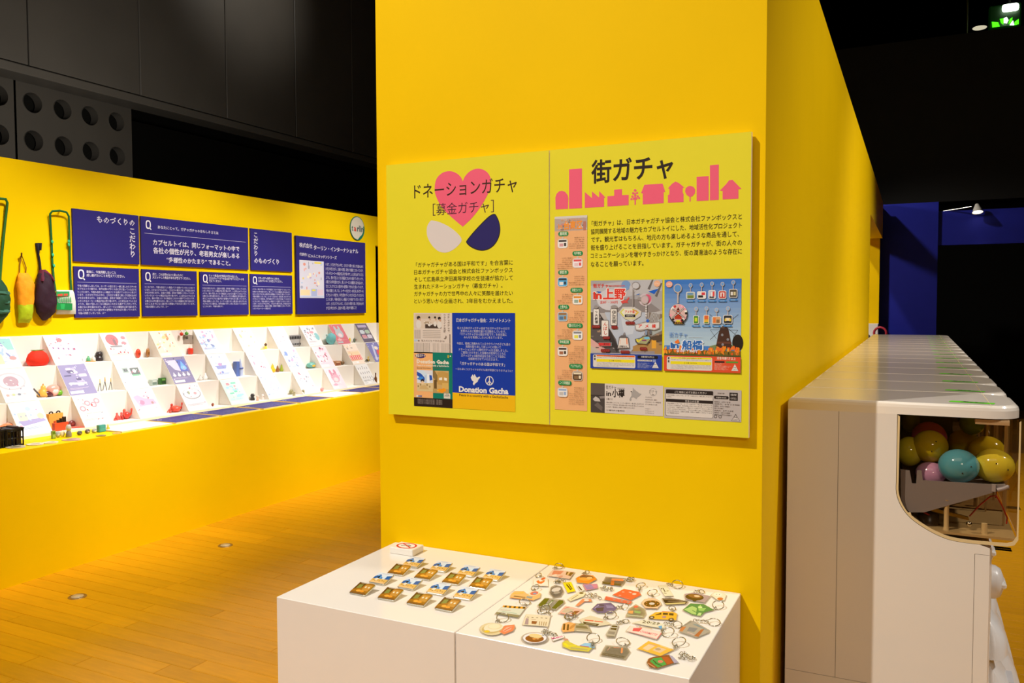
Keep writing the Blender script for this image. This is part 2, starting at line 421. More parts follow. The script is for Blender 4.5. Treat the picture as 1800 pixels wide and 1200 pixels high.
# perforated acoustic panel under the gallery
XQ = -8.7
struct('wall_under_gallery', G().box((XQ-1.2, -1, 0), (XQ-.9, 15, 4.0)), VOID)
tmp = [at(0, XQ, *p) for p in ((58, 182), (110, 192), (158, 204), (205, 215), (57, 247), (110, 257), (158, 266), (204, 274))]
hy = [(tmp[i].y+tmp[i+4].y)/2 for i in range(4)]; hz1 = sum(t.z for t in tmp[:4])/4; hz2 = sum(t.z for t in tmp[4:])/4
dy = (hy[3]-hy[0])/3; rr = at(0, XQ, 58, 164).z-at(0, XQ, 58, 200).z; rr = rr/2
def perf(yc, n_, ztop, zbot, yl, yr):
    g = G(); N = 24; dz = hz1-hz2
    cellsz = [ztop, (hz1+hz2)/2, hz2-dz/2, hz2-1.5*dz, zbot]
    zc = [hz1, hz2, hz2-dz]
    ye = [yl]+[(yc[i]+yc[i+1])/2 for i in range(n_-1)]+[yr]
    for i in range(n_):
        for j in range(3):
            a0, a1 = ye[i], ye[i+1]; b1_, b0_ = cellsz[j], cellsz[j+1]
            inner = []; outer = []
            for k in range(N):
                t = 2*math.pi*k/N+math.pi/4; cx, cz = yc[i], zc[j]
                inner.append((XQ, cx+rr*math.cos(t), cz+rr*math.sin(t)))
                s_, c_ = math.sin(t), math.cos(t)
                q = 1/max(abs(s_), abs(c_)); uu, vv = c_*q, s_*q
                outer.append((XQ, cx+uu*((a1-cx) if uu > 0 else (cx-a0)), cz+vv*((b1_-cz) if vv > 0 else (cz-b0_))))
            g.add(inner+outer, [(k, N+k, N+(k+1) % N, (k+1) % N) for k in range(N)])
            lip = [(XQ+.012, cx_[1], cx_[2]) for cx_ in [(0, yc[i]+(rr-.004)*math.cos(2*math.pi*k/N+math.pi/4), zc[j]+(rr-.004)*math.sin(2*math.pi*k/N+math.pi/4)) for k in range(N)]]
            back = [(XQ-.12, p[1], p[2]) for p in inner]
            g.add(inner+lip, [(k, (k+1) % N, N+(k+1) % N, N+k) for k in range(N)], True)
            g.add(lip+back, [(k, (k+1) % N, N+(k+1) % N, N+k) for k in range(N)], True)
    g.add([(XQ, yl, zbot-1), (XQ, yr, zbot-1), (XQ, yr, zbot), (XQ, yl, zbot)], [(0, 1, 2, 3)])
    g.add([(XQ, yr, zbot-1), (XQ-.12, yr, zbot-1), (XQ-.12, yr, ztop), (XQ, yr, ztop)], [(0, 1, 2, 3)])
    return g
yl = at(0, XQ, 27, 200).y; yr = at(0, XQ, 232, 250).y
ac = empty('acoustic_panel', (XQ, yl, 2), 'black acoustic panel with rows of large round holes under the gallery', 'acoustic panel')
build('perforated_plate', perf(hy, 4, 4.05, hz2-2*(hz1-hz2), yl+.012, yr), BLKP, ac)
build('perforated_plate', perf([y-4*dy-.03 for y in hy], 4, 4.05, hz2-2*(hz1-hz2), yl-4*dy-.05, yl-.012), BLKP, ac)
build('backing', G().box((XQ-.2, yl-4*dy, 1), (XQ-.16, yr, 4.0)), VOID, ac)

# right background: clip lamp, emergency light
p = at(1, 11.35, 1718, 367)
lamp = empty('clip_spotlight', p, 'small white spotlight on a thin arm above the blue beam', 'spotlight')
a0 = at(1, 11.5, 1652, 372)
build('arm', G().tube([a0, at(1, 11.4, 1690, 366), at(1, 11.35, 1708, 363)], .008, 6), STEEL, lamp)
dv = Vector((.08, -.3, -1)).normalized(); qq = dv.to_track_quat('Z', 'Y')
rg = [(.02, -.06), (.032, -.03), (.045, .0), (.058, .045)]
g = G()
g.loft([[p+qq @ Vector((r*math.cos(t), r*math.sin(t), h)) for t in [2*math.pi*i/16 for i in range(16)]] for r, h in rg], False)
build('lamp_shade', g, mat('white_lamp_metal', '#d8d2c6', rough=.4), lamp)
g = G(); g.add([p+qq @ Vector((.05*math.cos(t), .05*math.sin(t), .04)) for t in [2*math.pi*i/16 for i in range(16)]], [tuple(range(16))])
build('bulb', g, mat('lamp_glow', '#fff2d0', emit='#fff0cc', estr=9), lamp)
spot('clip_lamp_beam', p+dv*.07, p+dv*2, 12, 80, .7, .03)
pz = at(1, 15.0, 1775, 25)
em = empty('emergency_light', pz, 'bright green-white emergency light above the dark hall wall', 'emergency light')
s = Sheet((0, 15.0, 0), (1, 0, 0), (0, 0, 1), lift=0)
def ppoly(pts): return [at(1, 15.0, *q) for q in pts]
g = G()
s2 = Sheet((0, 15.0, 0), (1, 0, 0), (0, 0, 1), lift=.06)
a = s2.px(1760.5, 24.5); b = s2.px(1790.5, 6.5); s2.rrect(a[0], a[1], b[0], b[1], .04, '#ffffff')
s2.done('bright_pane', em, mat('emergency_glow', '#eaffdf', emit='#e8ffe0', estr=6))
GR = mat('green_glow', '#5cff10', emit='#46ff14', estr=2.2)
for pts in ([(1743, 40), (1754, 41), (1757, 48), (1744, 50)], [(1757, 35), (1765, 34), (1763, 45), (1759, 42)], [(1774, 36), (1779, 32), (1778, 41), (1772, 44)], [(1783, 40), (1790, 35), (1790, 44), (1783, 46)]):
    s2 = Sheet((0, 15.0, 0), (1, 0, 0), (0, 0, 1), lift=.05); s2.pxpoly(pts, '#ffffff'); s2.done('green_lens', em, GR)
s2 = Sheet((0, 15.0, 0), (1, 0, 0), (0, 0, 1), lift=.055)
s2.pxpoly([(1764, 34), (1769, 32), (1772, 37), (1769, 43), (1764, 42)], '#ffffff'); s2.pxpoly([(1774, 46), (1780, 38), (1782, 46)], '#ffffff')
s2.done('bright_lens', em, MATS['emergency_glow'])
a = ppoly([(1738, 52), (1796, 52), (1796, 3), (1738, 3)])
build('housing', G().box((a[0].x, 15.0, a[0].z), (a[2].x, 15.15, a[2].z), bev=.02), mat('dark_green_housing', '#0c2a0a', rough=.5, emit='#0a3a06', estr=.12), em)
build('hanging_rod', G().box((pz.x-.015, 15.06, pz.z), (pz.x+.015, 15.09, 7.6)), BLK, em)
a = at(1, 14.6, 1722, 49)
build('ceiling_lamp', G('#ffffff').ball(a, .10, .10, .022), mat('dim_lamp_glow', '#d8cfae', emit='#f0e6c4', estr=.7), origin=a, label='small pale dome lamp left of the green emergency light', cat='lamp')
a = at(1, 14.6, 1700, 30)
build('cable_pipe', G().tube([(a.x, 14.6, a.z-.6), (a.x, 14.6, 7.6)], .012, 6), mat('olive_pipe', '#6b6b18', rough=.5), origin=(a.x, 14.6, a.z-.6), label='thin olive vertical pipe beside the green emergency light', cat='pipe')
# ================================================================= LEFT: counter, boards, bags, tiered display
g = G().box((XS, yA, 0), (XC, 9.4, ZC))
ctr = build('display_counter', g, YEL2, origin=(XC, yA, 0), label='long yellow counter under the tiered white display, reaching down to the floor', cat='counter')

NAVY = '#2b2672'; WH = '#d9d6e4'; LILAC = '#b9b4d6'
NB = mat('navy_board', '#2c2778', rough=.5, spec=.3, noise=.02)
def wallboard(name, y0, z0, y1, z1, label, th=.012):
    g = G().box((XS+.0008, y0, z0), (XS+th, y1, z1))
    o = build(name, g, NB, origin=(XS, (y0+y1)/2, z0), label=label, cat='board', group='navy boards on the yellow display wall')
    s = Sheet((XS+th, 0, 0), (0, 1, 0), (0, 0, 1), lift=.0006, step=.0001)
    return o, s
o, s = wallboard('navy_title_board', 3.660, 1.793, 4.180, 2.143, 'navy board at upper left with one white title turning down its right edge')
for i, ch in enumerate('ものづくりの'): s.text(ch, 3.838+i*.052, 2.062, None, WH, .046, .018, keep=True)
s.vtext('こだわり', 4.120, 2.052, .054, WH, .018)
s.done('lettering', o)
def Qmark(s, y, z, h):
    """a Q drawn as ring plus tail"""
    n = 20; ow, iw = h*.36, h*.22
    out = [(y+ow*math.copysign(abs(math.cos(t))**.7, math.cos(t)), z+h/2+h/2*math.copysign(abs(math.sin(t))**.75, math.sin(t))) for t in [2*math.pi*i/n for i in range(n)]]
    inn = [(y+iw*math.copysign(abs(math.cos(t))**.7, math.cos(t)), z+h/2+h*.36*math.copysign(abs(math.sin(t))**.75, math.sin(t))) for t in [2*math.pi*i/n for i in range(n)]]
    s.g.ink('#eeecf2').add([s.P(*q) for q in out+inn], [(i, (i+1) % n, n+(i+1) % n, n+i) for i in range(n)])
    s.line((y+h*.12, z+h*.22), (y+h*.4, z-h*.08), h*.13, '#eeecf2')
o, s = wallboard('navy_answer_board', 4.197, 1.793, 5.265, 2.143, 'widest navy board of the upper row, with a Q and three bold white lines')
Qmark(s, 4.262, 2.055, .062)
s.text('あなたにとって、ガチャガチャのおもしろさとは', 4.345, 2.062, 4.935, WH, bold=.012)
s.line((4.225, 2.022), (5.235, 2.022), .003, LILAC)
s.text('カプセルトイは、同じフォーマットの中で', 4.300, 1.938, 5.160, WH, bold=.022)
s.text('各社の個性が光り、老若男女が楽しめる', 4.300, 1.878, 5.160, WH, bold=.022)
s.text('“多様性のかたまり” であること。', 4.420, 1.816, 5.060, WH, bold=.022)
s.done('lettering', o)
o, s = wallboard('navy_title_board', 5.292, 1.793, 5.806, 2.143, 'navy board right of the widest one, white title down its left edge')
s.vtext('こだわり', 5.350, 2.115, .052, WH, .018)
for i, ch in enumerate('のものづくり'): s.text(ch, 5.327+i*.053, 1.848, None, WH, .048, .018, keep=True)
s.done('lettering', o)
BODY = ['今後の挑戦としましては、ユーザーの皆さまと一緒に楽しめるガチャを', 'カプセルトイの魅力は、年代を問わず多くの方に手に取っていただける', 'ところにあり、今後も自社らしい商品づくりを続けていきたいと考えて',
        'います。小さなカプセルの中に、どれだけの驚きと楽しさを詰め込める', 'かを日々考えながら、企画から原型、彩色まで細部にこだわっています。', 'いろいろなメーカーの商品が並ぶ売り場の中で、ふと足を止めてもらえる',
        'ような、思わず回したくなる商品をこれからも届けていきたいです。', 'お客さまの声を聞きながら、新しいテーマにも積極的に取り組みます。', 'またこれまでにない遊び方の提案もできればと思っています。', '楽しみにしていてください！']
def body(s, y0, y1, ztop, n, dz, off=0, last=.45):
    for i in range(n):
        t = BODY[(i+off) % 9]
        if i == n-1: t = t[:int(len(t)*last)]; y1_ = y0+(y1-y0)*last
        else: y1_ = y1
        s.text(t, y0, ztop-dz*(i+1), y1_, '#c6c2dc', h=dz*.74, bold=.01, keep=True)
    s.nxt()
qs = [(3.660, 4.172, ['最後に、今後挑戦したいこと', '成し遂げたいことを教えてください。'], 10, 'navy question board at lower left, its body of text the longest'),
      (4.197, 4.706, ['逆に、これは売れないと思ったのに', '大ヒットした商品があれば教えてください。'], 8, 'navy question board second from left in the lower row'),
      (4.738, 5.258, ['ヒット商品(HIT商品)を生み出した、', 'またはそのアイデアを生み出すまでのエピソードを', '教えてください。'], 8, 'navy question board third from left in the lower row, with a three-line heading'),
      (5.283, 5.802, ['ガチャガチャ制作でのこだわり、', '心がけていることを教えてください。'], 9, 'navy question board at the right end of the lower row, below the sideways title')]
for k, (y0, y1, hd, n, lb) in enumerate(qs):
    o, s = wallboard('navy_question_board', y0, 1.417, y1, 1.760, lb)
    Qmark(s, y0+.052, 1.676, .064)
    hz = .0235 if len(hd) == 2 else .0215
    for i, t in enumerate(hd): s.text(t, y0+.092, 1.716-i*hz-(0 if len(hd) == 2 else -.006), y0+.092+len(t)*.0176*(1 if len(hd) == 2 else .93), WH, h=.019, bold=.014, keep=True)
    s.nxt(); s.line((y0+.022, 1.655), (y1-.022, 1.655), .0024, LILAC)
    body(s, y0+.022, y1-.025, 1.643, n, .0205, k*2)
    s.done('lettering', o)
o, s = wallboard('navy_company_board', 5.852, 1.412, 6.895, 2.122, 'tall navy board at far right with a small pale leaflet picture beside its text', th=.02)
s.text('株式会社', 5.895, 2.018, 6.075, WH, bold=.016)
s.text('ターリン・インターナショナル', 6.095, 2.005, 6.775, WH, bold=.02)
s.text('代表作：', 5.895, 1.940, 6.005, WH, bold=.014); s.text('にゃんこキッチンシリーズ', 6.020, 1.932, 6.430, WH, bold=.018)
body(s, 6.262, 6.855, 1.905, 11, .0415, 3, .8)
s.rect(5.890, 1.560, 6.235, 1.905, '#dfe0f0')
random.seed(11)
for k in range(26):
    u = random.uniform(5.9, 6.2); v = random.uniform(1.65, 1.88)
    s.ell(u, v, random.uniform(.006, .02), random.uniform(.006, .02), random.choice(['#f2b7ae', '#f3dc8d', '#bcd2ee', '#e9a08e', '#fff3d8', '#cdb8de', '#b0b4c8']), 8, keep=True)
s.nxt(); s.rect(6.10, 1.880, 6.20, 1.895, '#f2e05a'); s.rect(5.90, 1.585, 6.03, 1.635, '#f6e2b4'); s.rect(6.05, 1.575, 6.13, 1.645, '#b3bfe6'); s.rect(6.14, 1.59, 6.22, 1.64, '#e9d3e2')
s.rect(6.06, 1.625, 6.11, 1.640, '#efe86a'); s.rect(5.895, 1.565, 6.230, 1.578, '#c9d6f2')
s.done('lettering', o)
# round sign
c = (6.785, 2.262); n = 36
g = G().lathe((0, 0, 0), [(.119, 0), (.119, .008)], n, axis='x')
g.v = [(XS+v[0], c[0]+v[1], c[1]+v[2]) for v in g.v]
o = build('round_company_sign', g, mat('teal_board', '#217a63', rough=.5, noise=.02), origin=(XS, *c), label='round white and green company sign above the far navy board', cat='sign')
s = Sheet((XS+.008, 0, 0), (0, 1, 0), (0, 0, 1), lift=.0006, step=.0001)
s.ell(*c, .112, .112, '#d9d5c2', 36)
s.poly([(c[0]+.112*math.cos(t), c[1]+.112*math.sin(t)) for t in [math.radians(a) for a in range(-88, 22, 8)]]+[(c[0]+.098*math.cos(t)-.002, c[1]+.085*math.sin(t)-.002) for t in [math.radians(a) for a in range(16, -70, -10)]], '#1f7a62')
s.text('t', c[0]-.098, c[1]-.04, c[0]-.070, '#3f6a5c', h=.075, bold=.03); s.text('a', c[0]-.060, c[1]-.04, c[0]-.020, '#d23a2a', h=.075, bold=.03)
s.text('rlin', c[0]-.008, c[1]-.04, c[0]+.100, '#56686a', h=.075, bold=.03)
s.done('lettering', o)

# ---- pouches and bags hung on the wall
def soft(g, rows, seed=0, n=20, wob=.13):
    """rows: (z, y centre, half width, half depth); puffy cloth body lying against the wall"""
    rnd = random.Random(seed); R = []
    fine = []
    for i in range(len(rows)-1):
        for k in range(3):
            t = k/3; fine.append([rows[i][j]*(1-t)+rows[i+1][j]*t for j in range(4)])
    fine.append(list(rows[-1]))
    ph = rnd.uniform(0, 6)
    for i, (z, y, w_, d) in enumerate(fine):
        ring = []
        for k in range(n):
            a = 2*math.pi*k/n
            f = 1+wob*math.sin(3*a+i*.9+ph)+wob*.7*math.sin(5*a-i*1.7)
            ring.append((XS+.006+max(d*(1+math.cos(a)*f), 0.0), y+w_*math.sin(a)*(1+.25*wob*math.sin(i*1.3)), z+.01*wob*math.sin(a*2+i)))
        R.append(ring)
    return g.loft(R, True, True)
def wpt(x, y, off=0): q = at(0, XS+off, x, y); return q
def wrows(pts, d):
    """(px left, px right, px y, depth factor) -> rows on the wall plane"""
    out = []
    for l, r_, y, f in pts:
        a = wpt(l, y); b = wpt(r_, y); out.append(((a.z+b.z)/2, (a.y+b.y)/2, (b.y-a.y)/2, d*f))
    return out
# carrot-like orange pouch with green foot
hp = wpt(38, 447); o = empty('orange_pouch', wpt(38, 568), 'orange crumpled pouch with a yellow-green foot hanging from a thin brown loop', 'pouch')
ro = wrows([(30, 46, 480, .4), (26, 50, 487, .8), (24, 54, 500, 1), (25, 54, 520, 1), (26, 52, 536, 1)], .028)
build('pouch_body', soft(G('#fba018'), ro, 1), CLOTH, o)
rg = wrows([(26, 52, 535, 1.02), (27, 52, 548, .95), (28, 51, 560, .7), (29, 50, 567, .3)], .028)
build('pouch_foot', soft(G('#b8d018'), rg, 2), CLOTH, o, label='yellow-green foot')
build('cord_loop', G('#8a5a1c').tube([wpt(34, 483, .01), wpt(35, 465, .01), wpt(38, 448, .012), wpt(41, 456, .01), wpt(46, 470, .01), wpt(45, 484, .01)], .003, 6), CLOTH, o)
build('hook', G('#6b4a1c').tube([wpt(38, 449, 0), wpt(38, 449, .03), wpt(38, 444, .032)], .005, 6), CLOTH, o)
# eggplant pouch
o = empty('eggplant_pouch', wpt(75, 563), 'dark purple eggplant-shaped pouch hanging from a black cord loop', 'pouch')
re_ = wrows([(68, 74, 476, .4), (61, 82, 482, .75), (58, 87, 495, .95), (55, 89, 515, 1.1), (54, 91, 535, 1.1), (58, 90, 548, .9), (66, 84, 558, .5), (73, 78, 563, .15)], .035)
build('pouch_body', soft(G('#2f1626'), re_, 3), CLOTH, o)
rc = wrows([(66, 76, 474, .5), (62, 70, 484, .9), (61, 66, 494, 1.15)], .03); build('calyx_leaf', soft(G('#5d1b33'), rc, 4), CLOTH, o)
rc = wrows([(66, 76, 474, .5), (74, 82, 483, .95), (80, 86, 494, 1.2)], .03); build('calyx_leaf', soft(G('#6a1f38'), rc, 5), CLOTH, o)
build('cord_loop', G('#1b1420').tube([wpt(71, 477, .02), wpt(70, 462, .012), wpt(67, 446, .01), wpt(66, 428, .01), wpt(70, 428, .012), wpt(71, 440, .012)], [.008, .007, .007, .014, .014, .006], 6), CLOTH, o)
# green striped packet bag with long strap
o = empty('packet_bag', wpt(112, 553), 'small green and white packet-shaped bag on a long green strap beside the navy boards', 'bag')
rb = wrows([(96, 126, 510, .5), (96, 127, 516, 1), (97, 129, 530, 1), (96, 130, 545, .9), (96, 131, 552, .4)], .016)
build('bag_body', soft(G('#d5dccf'), rb, 6, wob=.03), CLOTH, o)
s = Sheet((XS+.042, 0, 0), (0, 1, 0), (0, 0, 1), lift=.001)
s.pxpoly([(99, 512), (122, 512), (122, 520), (99, 520)], '#2f9a58'); s.pxpoly([(100, 532), (127, 533), (127, 545), (99, 544)], '#1e8a45')
s.pxpoly([(101, 517), (110, 516), (110, 520), (101, 520)], '#e2503c'); s.pxpoly([(112, 516), (119, 516), (119, 519), (112, 520)], '#e2503c')
for i in range(8): s.pxpoly([(100+i*3.3, 522), (101.4+i*3.3, 522), (102.2+i*3.3, 531), (100.4+i*3.3, 531)], '#46a868', keep=True)
s.nxt(); s.pxpoly([(106, 534), (114, 534), (113, 543), (107, 543)], '#2fae5c')
s.done('packet_print', o)
build('strap', G('#1f6a34').tube([wpt(98, 512, .012), wpt(95, 495, .01), wpt(92, 460, .01), wpt(91, 430, .01), wpt(89, 395, .012), wpt(88, 376, .02), wpt(92, 371, .03), wpt(105, 370, .032), wpt(117, 373, .03), wpt(121, 380, .02),
      wpt(122, 410, .012), wpt(123, 450, .012), wpt(124, 490, .012), wpt(126, 512, .012)], .0075, 6, flat=.45), CLOTH, o)
for x, y in ((94, 425), (95, 448), (97, 467), (123, 424), (123, 430)):
    a = wpt(x-2, y, .018)
    build('strap_mark', G('#3fc08a').ball(a, .004, .009, .012, 8, 5), CLOTH, o)
build('hook', G('#8c8468').tube([wpt(105, 370, 0), wpt(105, 371, .034)], .004, 6), STEEL, o)
# watermelon-green bag cut by the frame
o = empty('round_green_bag', wpt(-5, 570), 'dark green striped round bag at the left edge of the picture', 'bag')
rw = wrows([(-14, -2, 492, .5), (-24, 4, 505, .9), (-30, 8, 525, 1.1), (-30, 8, 540, 1.1), (-26, 5, 555, .9), (-16, -3, 568, .3)], .04)
build('bag_body', soft(G('#1f4a30'), rw, 7), CLOTH, o)
for k, yy in enumerate((512, 528, 544)):
    build('pale_stripe', soft(G('#3b6d58'), wrows([(-26, 6.5, yy, 1.0), (-27, 7.2, yy+4, 1.12), (-26, 6.5, yy+7, 1.0)], .0405), 8+k, wob=.09), CLOTH, o)
build('strap', G('#2e6a2c').tube([wpt(-20, 495, .012), wpt(-16, 430, .012), wpt(-12, 352, .02), wpt(0, 349, .03), (wpt(10, 350, .03)), wpt(13, 356, .02), wpt(8, 400, .012), wpt(3, 450, .012), wpt(0, 492, .012)], .009, 6, flat=.5), CLOTH, o)

# ---- tiered display with wedge easels
XX = [-5.049, -4.917, -4.783, -4.65]; ZZ = [1.308, 1.118, .925, .735]      # back plane / top of each tier
Y0, Y1 = 1.9, 7.09
disp = empty('tiered_display', (-4.65, Y0, ZC), 'long white three-tier card display standing on the yellow counter, full of wedge easels', 'display stand')
T = .006
for k in range(3):
    build('riser', G().box((XX[k], Y0, ZZ[k+1]-.0), (XX[k]+T, Y1, ZZ[k])), SHELF, disp)
    build('tread', G().box((XX[k]+T, Y0, ZZ[k+1]-T), (XX[k+1], Y1, ZZ[k+1])), SHELF, disp)
build('front_edge', G().box((XX[3], Y0, ZC), (XX[3]+T, Y1, ZZ[3])), SHELF, disp)
g = G()
for k in range(3): g.box((XX[k], Y1, ZC), (XX[k+1]+T, Y1+T, ZZ[k]))
build('end_panel', g, SHELF, disp)
PITCHY = .4103; YST = 3.427
PAL = {
 'mint': ['#cfeee2', '#7fd9b9', '#f0f7f2', '#ef9aa5', '#a9dcee'], 'pink': ['#f6dfe8', '#ee9fb8', '#f8f3f3', '#a7405a', '#e5c1d6'],
 'violet': ['#8f88b4', '#b7b0d8', '#e8e6f4', '#5a527f', '#d8c9e0'], 'cream': ['#f5ecd6', '#f2d896', '#ffffff', '#e79a6c', '#d8d2c4'],
 'sky': ['#d9e7f6', '#a8c3ea', '#f5f8ff', '#e7a6c8', '#8793c4'], 'white': ['#f2eef0', '#d9cfd8', '#ffffff', '#c77f92', '#9a9aa8'],
 'rose': ['#d9707c', '#f2c2c6', '#b8c2c8', '#8f4a58', '#e8a4ac'], 'dark': ['#5f5268', '#b6a8c6', '#8fb09a', '#d98f9c', '#d8dfe6'],
 'red': ['#f3e2df', '#e0545a', '#ffffff', '#c9383f', '#8a8f96'], 'peach': ['#fbe6d3', '#f4b58f', '#ffffff', '#e8625c', '#f2cf88'],
 'indigo': ['#7a78b8', '#4f55a8', '#c9cbe8', '#e36a5a', '#efe9f4'], 'text': ['#f1efec', '#e4e0dc', '#ffffff', '#77747a', '#55525a']}
# (row, column) -> palette, motif words
CARDS = {
 (0,-4): ('pink', 'dots', 'pastel sweets'), (0,-3): ('cream', 'dots', 'warm snacks'), (0,-2): ('mint', 'dots', 'mint snacks'), (0,-1): ('sky', 'blocks', 'yellow and teal blocks'), (0,0): ('pink', 'rowdots', 'row of small dark marks on pink'), (0,1): ('red', 'disc', 'big red disc on a grey stand'),
 (0,2): ('cream', 'dots', 'scattered orange fruit'), (0,3): ('sky', 'dots', 'pale blue sky with pink shapes'), (0,4): ('cream', 'plain', 'pale cream drawing'), (0,5): ('white', 'plain', 'faint pink sketch'),
 (0,6): ('white', 'teal', 'teal cap at its right edge'), (0,7): ('rose', 'face', 'grey animal shape on dark pink'), (0,8): ('dark', 'ovals', 'rounded pale shapes on dark violet'),
 (1,-4): ('mint', 'dots', 'mint shapes'), (1,-3): ('white', 'dots', 'pale shapes'), (1,-2): ('pink', 'dots', 'pink shapes'), (1,-1): ('white', 'plate', 'rose plate in a ring'), (1,0): ('violet', 'patches', 'pale blobs on violet'), (1,1): ('white', 'radio', 'green and grey radio shapes'),
 (1,2): ('violet', 'drops', 'blue drop and four white drops'), (1,3): ('sky', 'ship', 'small blue vessel'), (1,4): ('pink', 'plain', 'soft pink swirl'), (1,5): ('sky', 'blue', 'blue and pink spots on white'),
 (1,6): ('pink', 'dots', 'small pink lettering and figures'), (1,7): ('peach', 'stripes', 'orange band over a red striped band'), (1,8): ('indigo', 'comic', 'red and cream shapes on indigo'),
 (2,-3): ('white', 'dots', 'pale dots'), (2,-2): ('sky', 'dots', 'sky dots'), (2,-1): ('sky', 'tray', 'cream blocks on a lilac tray'), (2,0): ('red', 'stamps', 'four rose rings'), (2,1): ('pink', 'car', 'pink long car shape'),
 (2,2): ('white', 'bowl', 'grey outlined bowl'), (2,3): ('mint', 'patches', 'mint green pattern'), (2,4): ('sky', 'bubble', 'lilac bubble on pale blue'), (2,5): ('white', 'dots', 'faint pink and lilac marks'),
 (2,6): ('pink', 'face', 'rose animal outline'), (2,7): ('text', 'chars', 'rows of tiny dark figures on white')}
wedge_me = {}
for k in range(3):
    g = G(); dx = XX[k+1]-XX[k]-T-.004; h = ZZ[k]-ZZ[k+1]-.002; wdt = .196
    a = [(T, 0, 0), (dx+T, 0, 0), (T, 0, h)]
    g.add(a+[(p[0], wdt, p[2]) for p in a], [(0, 1, 2), (5, 4, 3), (0, 3, 4, 1), (1, 4, 5, 2), (2, 5, 3, 0)])
    me = bpy.data.meshes.new('wedge_easel'); me.from_pydata(g.v, [], g.f); me.materials.append(SHELF); wedge_me[k] = (me, dx, h, wdt)
rown = ['top', 'middle', 'bottom']
for (k, c_), (pal, motif, words) in CARDS.items():
    me, dx, h, wdt = wedge_me[k]; yy = YST+c_*PITCHY + (.05 if (k, c_) in ((1, 7), (2, 7)) else 0)
    if yy < Y0 or yy+wdt > Y1+.02: continue
    if yy+wdt > Y1-.002: yy = Y1-wdt-.004
    o = bpy.data.objects.new('wedge_easel', me); COL.objects.link(o); o.parent = disp; o.location = Vector((XX[k], yy, ZZ[k+1]))-ORG[disp.name]
    # card: sheet frame along the slope; U = +Y, V up the slope
    V = Vector((-dx, 0, h)); L = V.length; base = Vector((XX[k]+T+dx, yy, ZZ[k+1]))
    N = Vector((0, 1, 0)).cross(V.normalized())
    org = base+N*.0015
    cg = G('#f4f1ee').plate([org, org+Vector((0, wdt, 0)), org+Vector((0, wdt, 0))+V, org+V], N*.0012)
    P = PAL[pal]; 
    lb = f'leaning card with {words}, {rown[k]} tier of the display'
    co = build('sample_card', cg, SHELF, origin=base, label=lb, cat='card', group=f'printed cards in the {rown[k]} tier')
    s = Sheet(org+N*.0012, (0, 1, 0), V, lift=.0003, step=.00002)
    s.pale = .06
    W_, H_ = wdt, L; rnd = random.Random(hash((k+3, c_+9)) % 1000+k*31+c_)
    s.rect(.002, .002, W_-.002, H_-.002, P[0])
    wcol = lambda: rnd.choice(P[1:])
    if motif in ('dots', 'plain', 'teal', 'blue', 'blocks', 'rowdots'):
        for i in range(7 if motif == 'plain' else 16):
            s.ell(rnd.uniform(.02, W_-.02), rnd.uniform(.06, H_-.02), rnd.uniform(.005, .022), rnd.uniform(.004, .014), wcol() if motif != 'plain' else P[rnd.choice((1, 2, 4))], 9, keep=False, rot=rnd.uniform(0, 3))
    if motif == 'teal': s.ell(W_*.84, H_*.45, .05*.6, .04, '#8fcbd0', 18); s.ell(W_*.60, H_*.66, .03, .014, '#e9a3ad', 14)
    if motif == 'blue': s.ell(W_*.25, H_*.78, .018, .024, '#7f97dc', 14)
    if motif == 'blocks': s.rect(.04, .03, .1, .1, '#f6efb0'); s.poly([(.11, .21), (.19, .21), (.19, .13), (.15, .13)], '#93cbc8'); s.ell(.16, .07, .022, .014, '#ef9494')
    if motif == 'rowdots':
        s.rect(.01, .07, W_-.01, .15, '#f3c3e2')
        for i in range(5): s.ell(.035+i*.034, .125-i*.004, .005, .007, '#7a5a86', 8, keep=True)
        s.nxt(); s.ell(W_*.5, H_*.82, .02, .016, '#ea7a80'); s.ell(W_*.2, H_*.82, .02, .022, '#cfc4f2')
    if motif == 'disc': s.ell(W_*.38, H_*.74, .048, .045, '#ec7077', 24); s.rect(W_*.2, H_*.47, W_*.68, H_*.53, '#8c8d93'); s.ell(W_*.45, H_*.66, .012, .03, '#8c6a72'); s.ell(W_*.86, H_*.8, .018, .014, '#ee8b95'); s.ell(W_*.8, H_*.6, .02, .014, '#ee8b95')
    if motif == 'plate': s.ell(W_*.42, H_*.62, .09, .06, '#e9c4cc', 24); s.ell(W_*.42, H_*.62, .078, .05, '#f6f3f4', 24); s.ell(W_*.42, H_*.62, .046, .036, '#b79aa8', 24); [s.ell(.03+i*.035, .05, .01, .008, c__, 10, keep=True) for i, c__ in enumerate(('#f0b7a4', '#cfe08e', '#7d8798', '#f4c8cf'))]
    if motif in ('patches',):
        for i in range(14): s.rrect(*(lambda u, v: (u, v, u+rnd.uniform(.02, .06), v+rnd.uniform(.01, .022)))(rnd.uniform(.01, .13), rnd.uniform(.05, .19)), .008, wcol())
    if motif == 'radio': s.rect(.04, .13, .085, .17, '#9fb0ac'); s.rect(.05, .14, .078, .16, '#5c6668'); s.rect(.10, .11, .17, .165, '#6c7674'); s.ell(.13, .14, .014, .014, '#ffffff'); s.rect(.10, .10, .17, .112, '#7cc29c')
